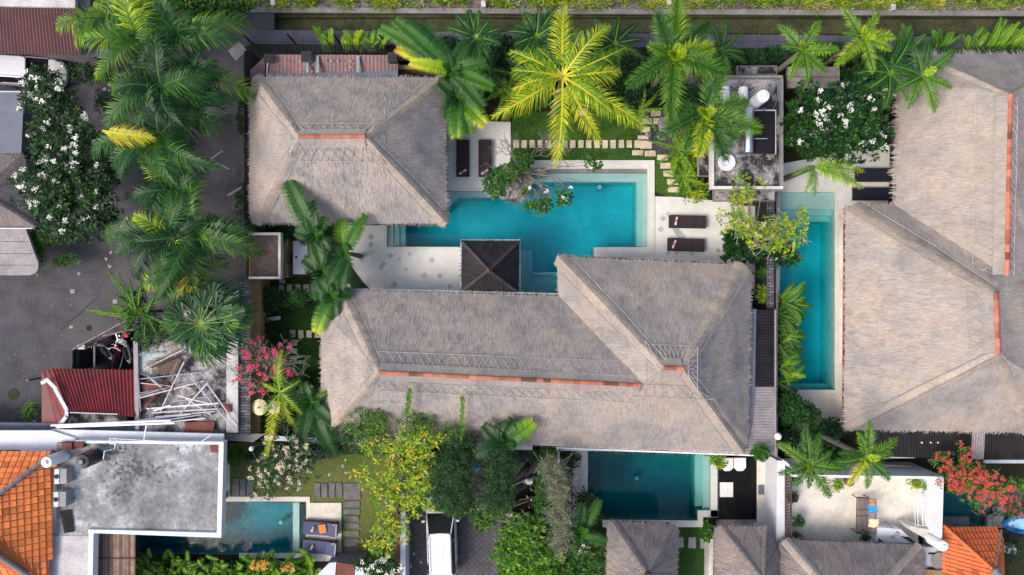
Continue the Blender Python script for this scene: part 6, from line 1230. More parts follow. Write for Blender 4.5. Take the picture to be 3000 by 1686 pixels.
palm('light green palm above the white-flowered frangipani on the right', 2525, 112, 5.5, [(125, 105, .55), (58, 85, .58), (5, 95, .66), (-25, 90, .6), (-75, 105, .56), (-135, 120, .66), (170, 60, .4), (-50, 60, .45)], 'stiff', spec='foxtail palm', wm=.44, yl=2, e0=(.2, .5), droop=(.6, .9))
palm('dark green palm rooted at the gap left of the pale right-hand roof', 2605, 215, 5.0, [(60, 130, .25), (130, 90, .2), (-10, 90, .3), (-60, 95, .35), (-100, 110, .3), (175, 90, .25), (-140, 80, .3), (25, 100, .22)], 'stiff', spec='palm', wm=.42, yl=0, e0=(.2, .5), droop=(.6, 1.0))
palm('green palm whose fronds hang over the pale right-hand roof corner', 2700, 222, 5.5, [(75, 110, .32), (35, 110, .4), (-25, 90, .5), (-70, 110, .5), (-110, 95, .45), (165, 100, .3), (-150, 90, .4), (110, 90, .3)], 'stiff', spec='palm', wm=.42, yl=1, e0=(.2, .5), droop=(.6, 1.0))
palm('left of two fine green palms hanging over the white terrace', 2372, 1358, 6.2, [(100, 110, .35), (70, 90, .42), (145, 100, .52), (-160, 95, .4), (-120, 80, .35), (-62, 110, .42), (-10, 100, .45), (25, 70, .4), (-95, 70, .25)], 'stiff', spec='palm', wm=.44, yl=1, e0=(.2, .5), droop=(.6, .95))
palm('right of two fine green palms hanging over the white terrace', 2535, 1338, 6.2, [(85, 105, .52), (110, 80, .5), (30, 105, .5), (-40, 100, .42), (-85, 95, .48), (-125, 95, .8), (170, 80, .35), (-170, 100, .4), (5, 80, .45)], 'stiff', spec='palm', wm=.44, yl=1, e0=(.2, .5), droop=(.6, .95), dead=1)
palm('pale silver-green palm frond cluster drooping over the head of the narrow pool', 2385, 490, 4.0, [(35, 80, .6), (-5, 150, .66), (-25, 160, .7), (-95, 85, .5), (-110, 75, .62), (10, 110, .62), (-165, 70, .5), (-15, 120, .6)], 'coco', spec='palm', wm=.5, yl=0, e0=(.2, .5), droop=(.7, 1.0))
palm('yellowish palm with drooping brown-tipped fronds south of the pink flowering tree', 822, 1150, 3.6, [(90, 125, .66), (150, 60, .7), (-40, 90, .6), (-75, 110, .72), (-98, 185, .84), (-130, 80, .4), (30, 70, .5)], 'coco', spec='palm', wm=.5, rt=.7, e0=(.3, .6), droop=(.8, 1.1))
palm('small deep green palm north-west of the lawn above the banana leaves', 1395, 112, 4.8, [(82, 75, .3), (135, 85, .22), (165, 90, .25), (20, 80, .3), (-15, 75, .25), (-60, 90, .25), (-100, 95, .2), (-140, 80, .22), (50, 70, .28), (105, 85, .2), (0, 80, .18), (-80, 85, .3), (-125, 75, .18), (150, 60, .34), (-40, 60, .34)], 'stiff', spec='palm', wm=.5, e0=(.3, .6), droop=(.8, 1.1))
palm('deep green palm between the banana leaves and the coconut palm', 1572, 108, 4.8, [(115, 80, .3), (55, 105, .28), (-5, 110, .22), (-35, 100, .25), (-90, 90, .25), (-130, 100, .2), (170, 85, .2), (150, 70, .26), (85, 80, .2), (25, 85, .3), (-60, 80, .18), (-110, 80, .3), (-155, 70, .22), (130, 60, .3)], 'stiff', spec='palm', wm=.5, e0=(.3, .6), droop=(.8, 1.1))
for i, (x, y, s, tn, lab) in enumerate(((1430, 205, 95, .2, 'dark understorey palm right of the banana leaves, below the small palm'), (1545, 210, 90, .24, 'dark understorey palm directly left of the coconut crown'), (1800, 130, 85, .16, 'dark understorey palm right of the coconut crown against the alley'), (2110, 150, 80, .3, 'low palm with orange-tipped fronds between the foxtail palm and the service roof'),
                                            (2000, 520, 70, .55, 'yellow-orange striped palm at the foot of the service building'), (1985, 440, 95, .6, 'drooping yellow-green palm along the stepping stones'), (1870, 330, 75, .6, 'small yellow-green palm beside the pebble bed'), (1480, 270, 70, .6, 'small yellow-green palm at the upper left corner of the lawn'))):
    palm(lab, x, y, (3.2, 3.2, 3.0, 2.6, 1.8, 2.2, 1.8, 2.0)[i], (9 if i != 5 else 7, s), 'stiff' if i < 4 else 'coco', spec='palm', tint=tn, wm=.4 if i < 4 else .34, trunk_r=.08, e0=(.3, .8), droop=(.8, 1.2))
# --- big palms over the lane on the left
BIG = [('topmost lane palm with bright yellow-green young fronds', 415, 118, 9.5, 175, .30, [(98, 150, .70), (75, 130, .68), (110, 110, .62)]), ('lane palm whose frond tips reach the lane beside the concrete patch', 520, 95, 9.0, 175, .24, [(0, 190, .5), (-20, 170, .4)]),
       ('dusty silver lane palm at the top next to the brown shed', 335, 60, 8.0, 140, .44, []), ('lane palm in the middle with glossy dark fronds', 478, 262, 9.5, 190, .2, [(12, 150, .36), (-15, 190, .30)]), ('second topmost lane palm spreading towards the dark west wall', 590, 235, 8.0, 120, .24, [(-10, 140, .5)]),
       ('lane palm with a solid yellow young frond pointing left', 468, 398, 9.5, 200, .22, [(-75, 180, .34), (-40, 230, .35), (-168, 230, .32)]), ('lane palm right of the yellow young frond', 560, 330, 8.5, 165, .18, []),
       ('lower lane palm with lime-green heart', 495, 690, 9.0, 190, .22, [(130, 90, .74), (158, 80, .74), (-50, 60, .76), (110, 60, .7)]), ('lowest lane palm spreading over the pump house wall', 570, 690, 8.5, 180, .2, [(20, 170, .3), (-10, 190, .4)]), ('dark lane palm above the lime-green heart', 520, 560, 8.0, 150, .15, []),
       ('lane palm with dry drooping fronds above the timber pen', 560, 790, 7.0, 150, .34, [(-95, 100, .97), (-60, 120, .9)])]
for bi, (lab, x, y, z, Lp, tn, ex) in enumerate(BIG):
    fr = [(i*360/12+random.uniform(-20, 20), Lp*random.uniform(.55, 1.12), min(.66, max(.06, tn+random.gauss(.09, .12)))) for i in range(12)]; fr = [(a_, l_*(.66 if math.cos(math.radians(a_)) > .45 else 1), t_) for a_, l_, t_ in fr]+ex
    palm(lab, x, y, z*.56, fr, 'lush', spec='coconut palm', group='palms over the lane', wm=.95, trunk_r=.15, rt=.42, e0=(.3, 1.1), droop=(1.2, 2.1), lean=(-1.7, .3), swirl=(-.55, .5, -.3, .6)[bi % 4])
q = QS(); c = W(325, 388, 7.2)                       # the spear of yellow young leaflets
t = thing('young_frond', 'solid bright yellow young palm frond sticking out to the left of the lane palms', 'palm frond', c)
for k_ in range(3): frond(q, W(300+k_*8, 384+k_*6, 7.2), math.radians(-4+k_*5-6), 2.5-.3*k_, .15, .35, 'coco', .86, .62, 44, .86, curl=.1)
q.build('leaflets', M['palm'], t)
# fan palm above the strewn roof
def fan(q, c, az, st, R_, tint, n=30, sp=2.1):
    hub = Vector(c)+Vector((math.cos(az), math.sin(az), .25))*st; p = Vector((-math.sin(az), math.cos(az), 0))*.02; q.add([[Vector(c)-p, hub-p, hub+p, Vector(c)+p]], .6)
    for i in range(n):
        a = az+(i/(n-1)-.5)*sp; L_ = R_*(1-.28*abs(i/(n-1)-.5)*2)*random.uniform(.9, 1.08); d = Vector((math.cos(a), math.sin(a), random.uniform(-.1, .25))); s = Vector((-d.y, d.x, random.uniform(-.5, .5)))*(R_*.026); mid = hub+d*L_*.6; tp = hub+d*L_-Vector((0, 0, L_*random.uniform(.3, .65))); tn = min(.7, max(0, tint-.06+random.uniform(-.14, .12)))
        q.add([[hub-s*.2, mid-s, mid+s, hub+s*.2], [mid-s, tp-s*.1, tp+s*.1, mid+s]], tn)
t = thing('fan_palm', 'fan palm with stiff green fans above the scrap poles', 'fan palm', (W(610, 940, 0).x, W(610, 940, 0).y, 0)); q = QS(); c = W(585, 950, 5.6)
for an, st, R_, tn in ((40, 1.2, 1.9, .34), (20, 1.0, 1.7, .36), (5, 1.3, 1.5, .6), (-18, 1.1, 1.6, .36), (-45, .7, 1.7, .42), (-68, .8, 1.7, .48), (-85, .5, 1.5, .4), (-30, .5, 1.6, .3), (75, .9, 1.5, .3), (150, .8, 1.5, .34), (175, .9, 1.3, .5), (-150, .7, 1.3, .4), (110, .7, 1.4, .28), (-110, .5, 1.3, .35), (30, .25, 1.3, .3), (95, .2, 1.2, .42), (-130, .2, 1.3, .38), (-70, .3, 1.2, .3), (0, .3, 1.2, .5), (60, 1.6, 1.3, .3), (200, .3, 1.2, .28), (15, 1.9, 1.2, .32)): fan(q, c, math.radians(an), st, R_, tn)
q.build('crown', M['palm'], t); m = MB(); m.tube([(c.x, c.y, 0), (c.x, c.y, 5.6)], [.16, .13], 10); m.build('trunk', M['palmbark'], t)
# --- banana plants and traveller's palm
def banana(label, px, py, z, lv, name='banana_plant', cat='banana plant', wm=.34):
    c = W(px, py, z); t = thing(name, label, cat, (c.x, c.y, 0)); q = QS(); k = (CAM_H-z)/CAM_H/50
    for an, Lp, w_, tn, tip in lv:
        e, dr = random.uniform(.25, .45), random.uniform(.5, .9); hor = np.mean(np.cos(e-dr*np.linspace(0, 1, 30)**1.25)); frond(q, c, math.radians(an), Lp*k/hor, e, dr, 'paddle', tn, w_*1.25, max(30, int(Lp*.4)), min(.78, tn+.16), tip)
    for i in range(5): frond(q, c+Vector((0, 0, -.05)), i*1.3+random.random(), random.uniform(.5, .9), 1.0, .5, 'paddle', lv[0][3]+random.uniform(-.1, .05), .2, 20, .5)
    q.build('leaves', M['leaf'], t); m = MB(); m.tube([(c.x, c.y, 0), (c.x+.05, c.y, z*.5), (c.x, c.y, z)], [.16, .13, .07], 10); m.build('stem', M['palmbark'], t); return t
banana('banana plant whose torn leaf lies over the south-west slope of the square thatched villa', 925, 690, 4.2, [(116, 175, .50, .33, .40), (100, 95, .42, .28, None), (60, 60, .3, .42, None), (-80, 80, .4, .3, None), (-50, 60, .34, .27, None), (170, 60, .32, .26, None)])
banana('low banana plant with broad leaves beside the long white stone table', 948, 800, 3.0, [(100, 85, .44, .3, None), (-100, 80, .42, .34, None), (-55, 85, .4, .28, None), (145, 70, .36, .26, None), (20, 70, .36, .32, None)])
banana('banana plant with lime leaf standing between the garden and the curved deck', 1012, 742, 3.6, [(62, 125, .30, .42, .5), (98, 95, .40, .62, .66), (-118, 95, .4, .28, None), (-95, 110, .4, .3, None), (160, 60, .34, .3, None)])
banana('banana plant with brown-tipped leaf hanging over the north-west corner of the main villa', 972, 868, 3.6, [(70, 85, .38, .34, None), (-114, 115, .36, .3, .86), (-80, 70, .36, .28, None), (130, 60, .34, .3, None), (10, 55, .3, .4, None)])
banana('glossy banana plant with three big leaves below the west end of the main villa', 912, 1178, 3.2, [(-40, 95, .42, .26, None), (-68, 165, .44, .30, None), (-100, 155, .42, .28, None), (165, 80, .35, .28, None), (30, 75, .16, .5, None), (110, 60, .3, .3, None)])
banana('huge traveller palm with split feathery leaves at the north edge above the villa garden', 1325, 205, 5.2, [(140, 215, .40, .36, .46), (150, 240, .38, .40, .52), (159, 175, .34, .42, .99), (125, 165, .38, .34, None), (133, 190, .34, .3, None), (172, 120, .32, .66, .86), (-25, 130, .36, .38, .5), (10, 100, .36, .4, None), (-50, 140, .38, .36, None), (60, 90, .34, .3, None)], 'traveller_palm', 'traveller palm')
banana('dark traveller palm with drooping yellow-tipped leaves right of the square villa', 1338, 285, 3.2, [(-90, 120, .42, .26, .7), (-70, 110, .42, .28, .55), (-45, 115, .45, .34, .85), (-115, 70, .4, .24, None), (-20, 80, .4, .26, None), (30, 75, .4, .22, None), (140, 70, .4, .25, None), (90, 60, .35, .24, None)], 'traveller_palm', 'traveller palm')
banana('dark banana plant with one orange-edged leaf over the main villa south eave', 1478, 1300, 4.8, [(38, 105, .4, .25, .82), (70, 75, .4, .24, None), (140, 80, .35, .2, None), (-160, 90, .4, .2, None), (-100, 90, .4, .2, None), (100, 60, .3, .2, None)])
banana('banana leaves among the shrubs left of the small grey hut', 1700, 1560, 2.6, [(60, 110, .3, .45, .5), (85, 90, .3, .3, None), (-20, 80, .3, .35, None), (130, 70, .3, .3, None), (-90, 80, .3, .3, None)])
# --- frangipanis
tree('large dark frangipani with many white flower clusters between the sheds and the lane', [(150, 300, 4.2, 85, 75, 1.2), (200, 420, 4.4, 120, 90, 1.2), (170, 560, 4.2, 110, 100, 1.2), (270, 560, 4.0, 90, 100, 1.1), (220, 660, 3.8, 110, 50, .9), (120, 240, 3.9, 50, 40, .8), (330, 640, 3.2, 35, 35, .6)], 1200, (.27, .085), 11, (.1, .40), base=(200, 470), tr=.22, nl=40, name='frangipani_tree', cat='frangipani', flowers=(95, 'petal_white', .08, 6), lr=.07, lo=.2)
tree('round dark frangipani with white flowers left of the pale right-hand roof', [(2440, 330, 4.4, 145, 98, 1.3), (2500, 400, 4.2, 105, 85, 1.1), (2380, 405, 4.2, 85, 70, 1.0), (2545, 285, 4.3, 66, 60, .9)], 760, (.27, .085), 11, (.14, .42), base=(2450, 370), tr=.2, nl=34, name='frangipani_tree', cat='frangipani', flowers=(44, 'petal_white', .085, 6), lr=.07, lo=.15)
tree('twiggy frangipani covered in cream flowers above the rippled pool', [(840, 1360, 3.6, 95, 95, 1.0), (780, 1400, 3.4, 55, 65, .8), (890, 1330, 3.5, 60, 60, .8)], 300, (.2, .07), 8, (.18, .42), base=(850, 1380), tr=.17, nl=60, name='frangipani_tree', cat='frangipani', flowers=(120, 'petal_cream', .05, 4), lr=.06, lo=.1, twigs=160)
tree('yellow-leaved frangipani overhanging the lawn west of the dark trees', [(1190, 1330, 4.0, 80, 75, .9), (1160, 1420, 3.8, 95, 75, .9), (1220, 1460, 3.6, 60, 60, .8), (1120, 1300, 3.9, 60, 45, .7), (1150, 1540, 3.0, 60, 60, .6), (1060, 1380, 3.2, 30, 28, .4), (1110, 1590, 2.8, 50, 40, .5), (1240, 1290, 4.2, 60, 45, .6), (1250, 1390, 3.9, 50, 60, .7)], 330, (.34, .085), 8, (.64, .86), base=(1190, 1420), tr=.16, nl=70, name='frangipani_tree', cat='frangipani', lr=.05, lo=.05, tw=.09, twigs=140)
tree('sparse yellow-leaved frangipani with grey branches over the corner of the narrow pool', [(2240, 680, 4.0, 100, 60, .8), (2150, 650, 3.8, 70, 60, .6), (2300, 700, 3.9, 65, 55, .7), (2180, 560, 3.8, 60, 50, .5), (2340, 640, 3.8, 35, 50, .5)], 190, (.25, .07), 8, (.62, .86), base=(2210, 700), tr=.16, nl=75, name='frangipani_tree', cat='frangipani', bark='twig', lr=.05, lo=.1, tw=.05, flowers=(6, 'petal_cream', .05, 4), twigs=110)
tree('bushy green shrub with broad leaves under the yellow-leaved frangipani', [(2200, 725, 1.6, 90, 50, .8), (2280, 740, 1.6, 60, 45, .7), (2140, 720, 1.3, 35, 45, .6)], 240, (.34, .14), 8, (.12, .36), base=(2200, 725), tr=.06, nl=18, name='broadleaf_shrub', cat='shrub', flowers=(5, 'petal_white', .05, 4))
tree('dusty fine-twigged bush tips reaching over the south-west corner of the main villa roof', [(1080, 1240, 4.3, 85, 55, .6), (1220, 1240, 4.3, 60, 50, .5), (1320, 1270, 4.2, 50, 30, .5)], 380, (.14, .055), 8, (.4, .66), base=(1150, 1330), tr=.1, nl=40, name='garden_tree', cat='tree', lr=.035, lo=.1, twigs=90)
tree('dense green shrub at the north-west corner of the patchy lawn beside the main villa', [(1050, 1265, 3.2, 85, 45, .7), (990, 1300, 2.4, 50, 34, .6)], 420, (.15, .05), 10, (.18, .42), base=(1050, 1260), nl=20, name='garden_tree', cat='tree', tr=.08)
# vines creeping on the thatch
for x, y0, y1, lab in ((1192, 1140, 1215, 'green creeper climbing the south slope of the main villa, left one'), (1355, 1160, 1290, 'thin green creeper line on the south slope of the main villa, right one')):
    t = thing('creeper', lab, 'creeper', W(x, y1, 3.2)); q = QS(); n = 90; s = np.linspace(0, 1, n); zz = 3.3+(1320-(y0+(y1-y0)*s))*(3.1/190)
    C = np.array([W(x+random.uniform(-4, 4)-10*(1-a)*(-1 if x < 1300 else 0), y0+(y1-y0)*a, z_+.1) for a, z_ in zip(s, zz)]); rosettes(q, C, 4, .11, .05, (0, .7), (.5, .66)); q.build('leaves', M['leaf'], t)
# bare frangipani over the large pool
t = thing('frangipani_tree', 'nearly leafless grey frangipani leaning over the large pool from its rock island', 'frangipani', (W(1520, 520, 0).x, W(1520, 520, 0).y, 0)); m = MB(); q = QS(); qf = QS(); tips = []; random.seed(4)
def grow(p, d, L_, r, dep):
    e = p+d*L_; mid = p.lerp(e, .5)+Vector((random.uniform(-.1, .1), random.uniform(-.1, .1), random.uniform(-.04, .08))); m.tube([p, mid, e], [r, r*.85, r*.68], 6 if dep < 3 else 4)
    if dep == 5 or r < .007: tips.append(e); return
    for i in range(random.choice((2, 3)) if dep < 4 else 2):
        a = random.uniform(-.85, .85); nd = Vector((d.x*math.cos(a)-d.y*math.sin(a), d.x*math.sin(a)+d.y*math.cos(a), d.z*.5+random.uniform(-.1, .28))).normalized(); grow(e, nd, L_*random.uniform(.62, .88), r*.66, dep+1)
b0 = W(1515, 520, 0); b0.z = 0
m.tube([b0, b0+Vector((.1, .05, .8)), b0+Vector((.25, .1, 1.3))], [.13, .11, .09], 8)
for d, L_ in ((Vector((1, .12, .25)), 1.15), (Vector((.75, -.5, .2)), 1.0), (Vector((.1, -.95, .2)), .75), (Vector((-.8, -.3, .3)), .8), (Vector((.6, .8, .3)), .9), (Vector((-.5, .8, .4)), .7)): grow(b0+Vector((.25, .1, 1.3)), d.normalized(), L_*.9, .05, 0)
m.build('trunk', M['bark'], t); C = []
for x, y, r_, n_ in ((1455, 545, 40, 50), (1480, 510, 30, 30), (1540, 480, 26, 20), (1585, 598, 30, 26), (1555, 602, 18, 9), (1655, 575, 22, 12), (1740, 480, 22, 12), (1725, 468, 10, 4), (1650, 592, 16, 8), (1540, 560, 10, 4), (1500, 500, 25, 10)):
    for _ in range(n_): a, rr = random.uniform(0, 6.28), r_*math.sqrt(random.random()); C.append(W(x+math.cos(a)*rr, y+math.sin(a)*rr*.8, random.uniform(1.9, 2.5)))
for c in C[::4]: m2 = None
rosettes(q, np.array(C), 9, .25, .08, (-.1, .8), (.3, .58)); q.build('leaf_clusters', M['leaf'], t)
F = np.array([W(x, y, 2.6) for x, y in ((1671, 547), (1650, 578), (1730, 495), (1602, 560), (1552, 552))]); rosettes(qf, np.repeat(F, 4, 0)+RNG.normal(0, .05, (20, 3)), 5, .065, .06, (0, .5), (.3, .9)); qf.build('flowers', M['petal_white'], t)
# long twigs that carry the leaf tufts
m = MB(); root_ = b0+Vector((.25, .1, 1.3))
for x, y in ((1462, 545), (1445, 560), (1585, 598), (1655, 575), (1740, 480), (1725, 468), (1650, 592), (1480, 600), (1700, 530), (1512, 618), (1600, 560), (1570, 430), (1425, 480)):
    e = W(x, y, 2.1); d = e-root_; a = root_+d*.35+Vector((random.uniform(-.3, .3), random.uniform(-.3, .3), .1)); b = root_+d*.7+Vector((random.uniform(-.2, .2), random.uniform(-.2, .2), .05)); m.tube([root_, a, b, e], [.045, .032, .022, .01], 5)
    for _ in range(4): s_ = b.lerp(e, random.random()); m.tube([s_, s_+Vector((random.uniform(-.5, .5), random.uniform(-.5, .5), random.uniform(0, .2)))], [.014, .006], 4)
m.build('branches', M['bark'], t)
# pink flowering tree
tree('bare-branched adenium tree with magenta flower clusters in the west garden', [(770, 1060, 2.8, 70, 90, .8), (840, 1070, 2.6, 70, 70, .6), (760, 1130, 2.5, 50, 40, .5), (900, 1060, 2.5, 20, 40, .3)], 110, (.13, .05), 6, (.3, .5), base=(785, 1070), tr=.12, nl=70, name='pink_flowering_tree', cat='flowering tree', bark='twig', flowers=(34, 'petal_pink', .085, 7), lr=.045, lo=.05, twigs=150)
tree('pale twiggy bush spilling over the striped slate wall left of the pink tree', [(700, 1050, 2.6, 30, 60, .4), (712, 1110, 2.6, 25, 40, .4)], 60, (.09, .04), 6, (.5, .7), nl=30, name='twiggy_bush', cat='bush', mat='dust', bark='twig', tr=.05, flowers=(5, 'petal_pink', .07, 4))
tree('coral-red bougainvillea mass beside the white terrace', [(2820, 1400, 3.4, 85, 60, .8), (2890, 1430, 3.2, 60, 45, .7), (2760, 1350, 3.3, 45, 32, .5), (2815, 1330, 3.3, 25, 45, .4), (2860, 1470, 3.0, 30, 30, .5), (2970, 1420, 2.8, 50, 30, .5)], 480, (.11, .06), 9, (.36, .72), base=(2830, 1410), nl=40, name='bougainvillea', cat='bougainvillea', flowers=(190, 'petal_red', .06, 5), tr=.12, lo=.3, twigs=50)
tree('dark bush with a few coral flowers over the small ledge pool at the right edge', [(2960, 1480, 2.4, 60, 50, .6)], 120, (.12, .05), 8, (.2, .45), nl=30, name='bougainvillea', cat='bougainvillea', flowers=(26, 'petal_red', .055, 4), tr=.06, twigs=60)
tree('orange flowering climber on the dark west wall beside the villa corner', [(712, 262, 2.4, 12, 36, .3)], 60, (.11, .05), 6, (.2, .4), nl=10, name='orange_climber', cat='climber', flowers=(22, 'petal_orange', .06, 4), tr=.04)
# --- dark fine-leaved trees beside the driveway, the conifer-like grey tree
tree('left dark fine-leaved round tree overhanging the white car', [(1330, 1370, 4.2, 72, 80, 1.5), (1330, 1440, 4.0, 78, 62, 1.3), (1350, 1310, 3.9, 60, 45, 1.0), (1350, 1478, 3.6, 62, 38, .9)], 1400, (.16, .03), 12, (.12, .40), (-.2, 1.2), base=(1335, 1400), tr=.15, nl=30, flowers=None, name='fine_leaved_tree', tw=.05)
tree('yellow-green rim of low shrubs under the left dark tree', [(1320, 1480, 2.4, 70, 25, .5), (1375, 1470, 2.2, 30, 30, .5)], 170, (.2, .06), 9, (.5, .72), nl=14, name='shrub', cat='shrub', tr=.06)
tree('right dark fine-leaved tree beside the motorbikes', [(1465, 1360, 4.4, 55, 75, 1.5), (1462, 1440, 4.2, 55, 70, 1.4), (1470, 1290, 4.0, 45, 50, 1.0)], 1100, (.16, .03), 12, (.12, .38), (-.2, 1.2), base=(1465, 1400), tr=.15, nl=30, name='fine_leaved_tree', tw=.05)
tree('yellow-green fringe of shrubs under the right dark tree', [(1455, 1495, 2.2, 45, 25, .5)], 90, (.17, .05), 9, (.5, .72), nl=10, name='shrub', cat='shrub', tr=.05)
tree('blue flowering climber between the two dark trees', [(1395, 1360, 3.9, 12, 16, .3), (1252, 1392, 3.8, 8, 12, .2)], 26, (.12, .06), 6, (.15, .3), nl=6, name='blue_climber', cat='climber', flowers=(9, 'petal_blue', .07, 4), tr=.03)
t = tree('grey wispy cypress-like tree with bare pale twigs between motorbikes and the dark pool', [(1640, 1430, 5.2, 38, 60, 1.2), (1640, 1520, 5.0, 38, 70, 1.4), (1640, 1590, 4.2, 24, 45, 1.0), (1615, 1370, 4.6, 40, 45, .8)], 620, (.13, .022), 9, (.25, .85), (-.4, 1.2), base=(1640, 1540), tr=.12, nl=130, name='wispy_tree', mat='dust', bark='greytwig', lr=.024, lo=.05, twigs=380)
tree('mossy green conifer bush left of the grey wispy tree', [(1600, 1400, 3.2, 38, 75, 1.0), (1590, 1480, 3.0, 30, 50, .9), (1610, 1330, 2.4, 35, 35, .7)], 560, (.12, .03), 10, (.26, .5), nl=20, name='conifer_bush', cat='bush', tr=.07)
tree('bright green big-leaved frangipani at the bottom edge right of the driveway', [(1540, 1560, 2.8, 65, 55, .8), (1500, 1620, 2.8, 60, 60, .8), (1590, 1630, 2.7, 65, 55, .8), (1560, 1690, 2.6, 90, 50, .8)], 270, (.38, .10), 11, (.46, .68), base=(1540, 1620), nl=24, name='frangipani_tree', cat='frangipani', tr=.12, tw=.05)
tree('green big-leaved shrub between the bright frangipani and the small grey hut', [(1700, 1600, 2.2, 45, 60, .8), (1740, 1650, 2.0, 50, 45, .7), (1670, 1670, 2.0, 50, 40, .7)], 220, (.26, .08), 10, (.32, .55), nl=18, name='broadleaf_shrub', cat='shrub', tr=.07, flowers=(3, 'petal_cream', .08, 4))
tree('dark spiky shrub at the corner of the dark southern pool', [(1712, 1470, 2.2, 35, 45, .7), (1730, 1520, 2.0, 30, 40, .6)], 260, (.22, .045), 9, (.03, .2), nl=12, name='dark_shrub', cat='shrub', tr=.06)
tree('dark hedge mass under the pergola rail left of the dark pool', [(1560, 1330, 1.6, 60, 22, .6), (1660, 1345, 1.8, 40, 35, .6)], 260, (.16, .05), 9, (.08, .3), nl=10, name='hedge', cat='hedge', tr=.05)
# ---- shrubs
def shrub(label, blobs, n, leaf, tints, **kw): return tree(label, blobs, n, leaf, kw.pop('k', 8), tints, nl=kw.pop('nl', 10), name=kw.pop('name', 'shrub'), cat=kw.pop('cat', 'shrub'), tr=.05, **kw)
shrub('bushy mixed green foliage filling the bed below the alley left of the coconut palm', [(1320, 150, 2.4, 70, 40, .8), (1480, 165, 2.4, 100, 60, .8), (1400, 250, 1.8, 85, 50, .7), (1570, 190, 2.2, 70, 60, .7)], 900, (.28, .07), (.08, .34))
shrub('green bed of shrubs under the coconut palm at the top of the lawn', [(1560, 285, 1.2, 90, 40, .5), (1700, 280, 1.0, 60, 30, .4)], 330, (.2, .06), (.28, .52))
shrub('dark understorey shrubs between the coconut palm and the foxtail palm', [(1830, 200, 2.2, 90, 60, .8), (1850, 280, 1.7, 60, 50, .6), (1780, 290, 1.3, 50, 36, .5), (1780, 130, 2.2, 60, 40, .6)], 800, (.24, .06), (.06, .3))
shrub('dark shrubs below the low orange-tipped palm behind the service building', [(2070, 185, 2.2, 80, 45, .7), (1960, 270, 1.6, 60, 40, .6), (2020, 300, 1.6, 40, 60, .6), (2060, 400, 1.6, 25, 60, .5)], 620, (.22, .06), (.1, .34))
shrub('orange and green striped croton shrub next to the bending path', [(2010, 470, 1.5, 30, 60, .6), (2035, 560, 1.3, 40, 30, .5), (1995, 410, 1.3, 20, 40, .5)], 220, (.28, .05), (.42, .9), name='croton_shrub')
shrub('ornamental shrub with round leaves beside the frangipani island', [(1528, 470, .9, 34, 30, .5)], 150, (.16, .07), (.3, .62))
shrub('dark green shrub in the west garden near the shaded stepping stones', [(880, 880, 1.2, 50, 34, .6), (800, 880, .9, 45, 40, .5)], 330, (.18, .06), (.1, .32))
shrub('bright light green shrub in the middle of the west garden', [(880, 872, 1.8, 30, 22, .4)], 90, (.2, .08), (.4, .52))
shrub('green shrubs under the south-west eave of the square villa', [(760, 672, 1.8, 30, 22, .5), (830, 680, 1.4, 45, 22, .5)], 230, (.18, .06), (.12, .34))
shrub('dark shrubs between the pump house table and the banana plants', [(905, 690, .8, 35, 30, .5), (930, 800, .8, 30, 40, .5)], 200, (.2, .06), (.06, .26))
shrub('low dark plants hiding the ground in the west garden below the plank', [(780, 960, .6, 40, 40, .4), (830, 1000, .5, 30, 30, .3)], 200, (.17, .05), (.04, .22))
shrub('dark plants around the parasols in the west garden', [(820, 1240, 1.2, 60, 40, .5), (870, 1130, .9, 40, 40, .4)], 260, (.2, .06), (.08, .3))
shrub('dull green shrub between the white building and the patchy lawn', [(695, 1335, 1.4, 34, 28, .5)], 160, (.14, .05), (.42, .6))
shrub('dark green planting strip along the north-east side of the patchy lawn', [(760, 1330, 1.2, 55, 22, .5), (930, 1320, 1.4, 60, 25, .5), (1260, 1320, 2.2, 50, 25, .6)], 420, (.16, .05), (.12, .36))
shrub('green bush growing at the corner of the white beam and the corrugated lean-to', [(2228, 1325, 2.7, 26, 24, .4)], 110, (.16, .06), (.36, .56))
shrub('round green bush at the south end of the narrow pool', [(2320, 1200, 1.6, 42, 55, .8), (2370, 1215, 1.3, 28, 35, .6)], 330, (.24, .06), (.18, .42))
shrub('dark bushes between the narrow pool and the white terrace', [(2420, 1260, 1.2, 50, 40, .6), (2330, 1290, 1.2, 50, 40, .6), (2440, 1330, 1.2, 50, 30, .6)], 360, (.24, .08), (.04, .26))
shrub('green shrub with blossoms at the bottom edge by the timber gate', [(1110, 1660, 2.2, 70, 30, .6)], 230, (.18, .06), (.16, .4), flowers=(18, 'petal_white', .075, 5))
shrub('yellowish bush at the foot of the red metal canopy', [(92, 1205, .9, 26, 30, .4)], 120, (.12, .05), (.5, .66))
shrub('golden-green shrubs below the white-flowered frangipani by the grey canopy', [(120, 700, 1.6, 60, 30, .6), (110, 750, 1.4, 25, 50, .5), (190, 765, 1.2, 40, 16, .4)], 260, (.26, .05), (.34, .72))
shrub('dark shrubs under the frangipani on the lane side', [(320, 500, 1.6, 40, 70, .7), (260, 220, 1.4, 90, 30, .6), (320, 300, 1.2, 40, 40, .5)], 330, (.2, .06), (.05, .3))
shrub('dark leafy edge growth along the lane side of the west wall', [(706, 590, 1.0, 12, 60, .4), (708, 350, 1.0, 10, 60, .4)], 130, (.12, .05), (.25, .5))
shrub('mixed green shrubs beside the alley, left of the grey gate roof', [(2180, 175, 1.8, 60, 25, .5), (2260, 165, 1.5, 40, 22, .5)], 260, (.26, .06), (.1, .36))
shrub('green fern-like shrubs between the two right-hand palms and the gate roof', [(2450, 160, 1.8, 60, 30, .6), (2560, 185, 1.8, 60, 36, .6), (2490, 230, 1.6, 50, 25, .5)], 520, (.28, .06), (.16, .44))
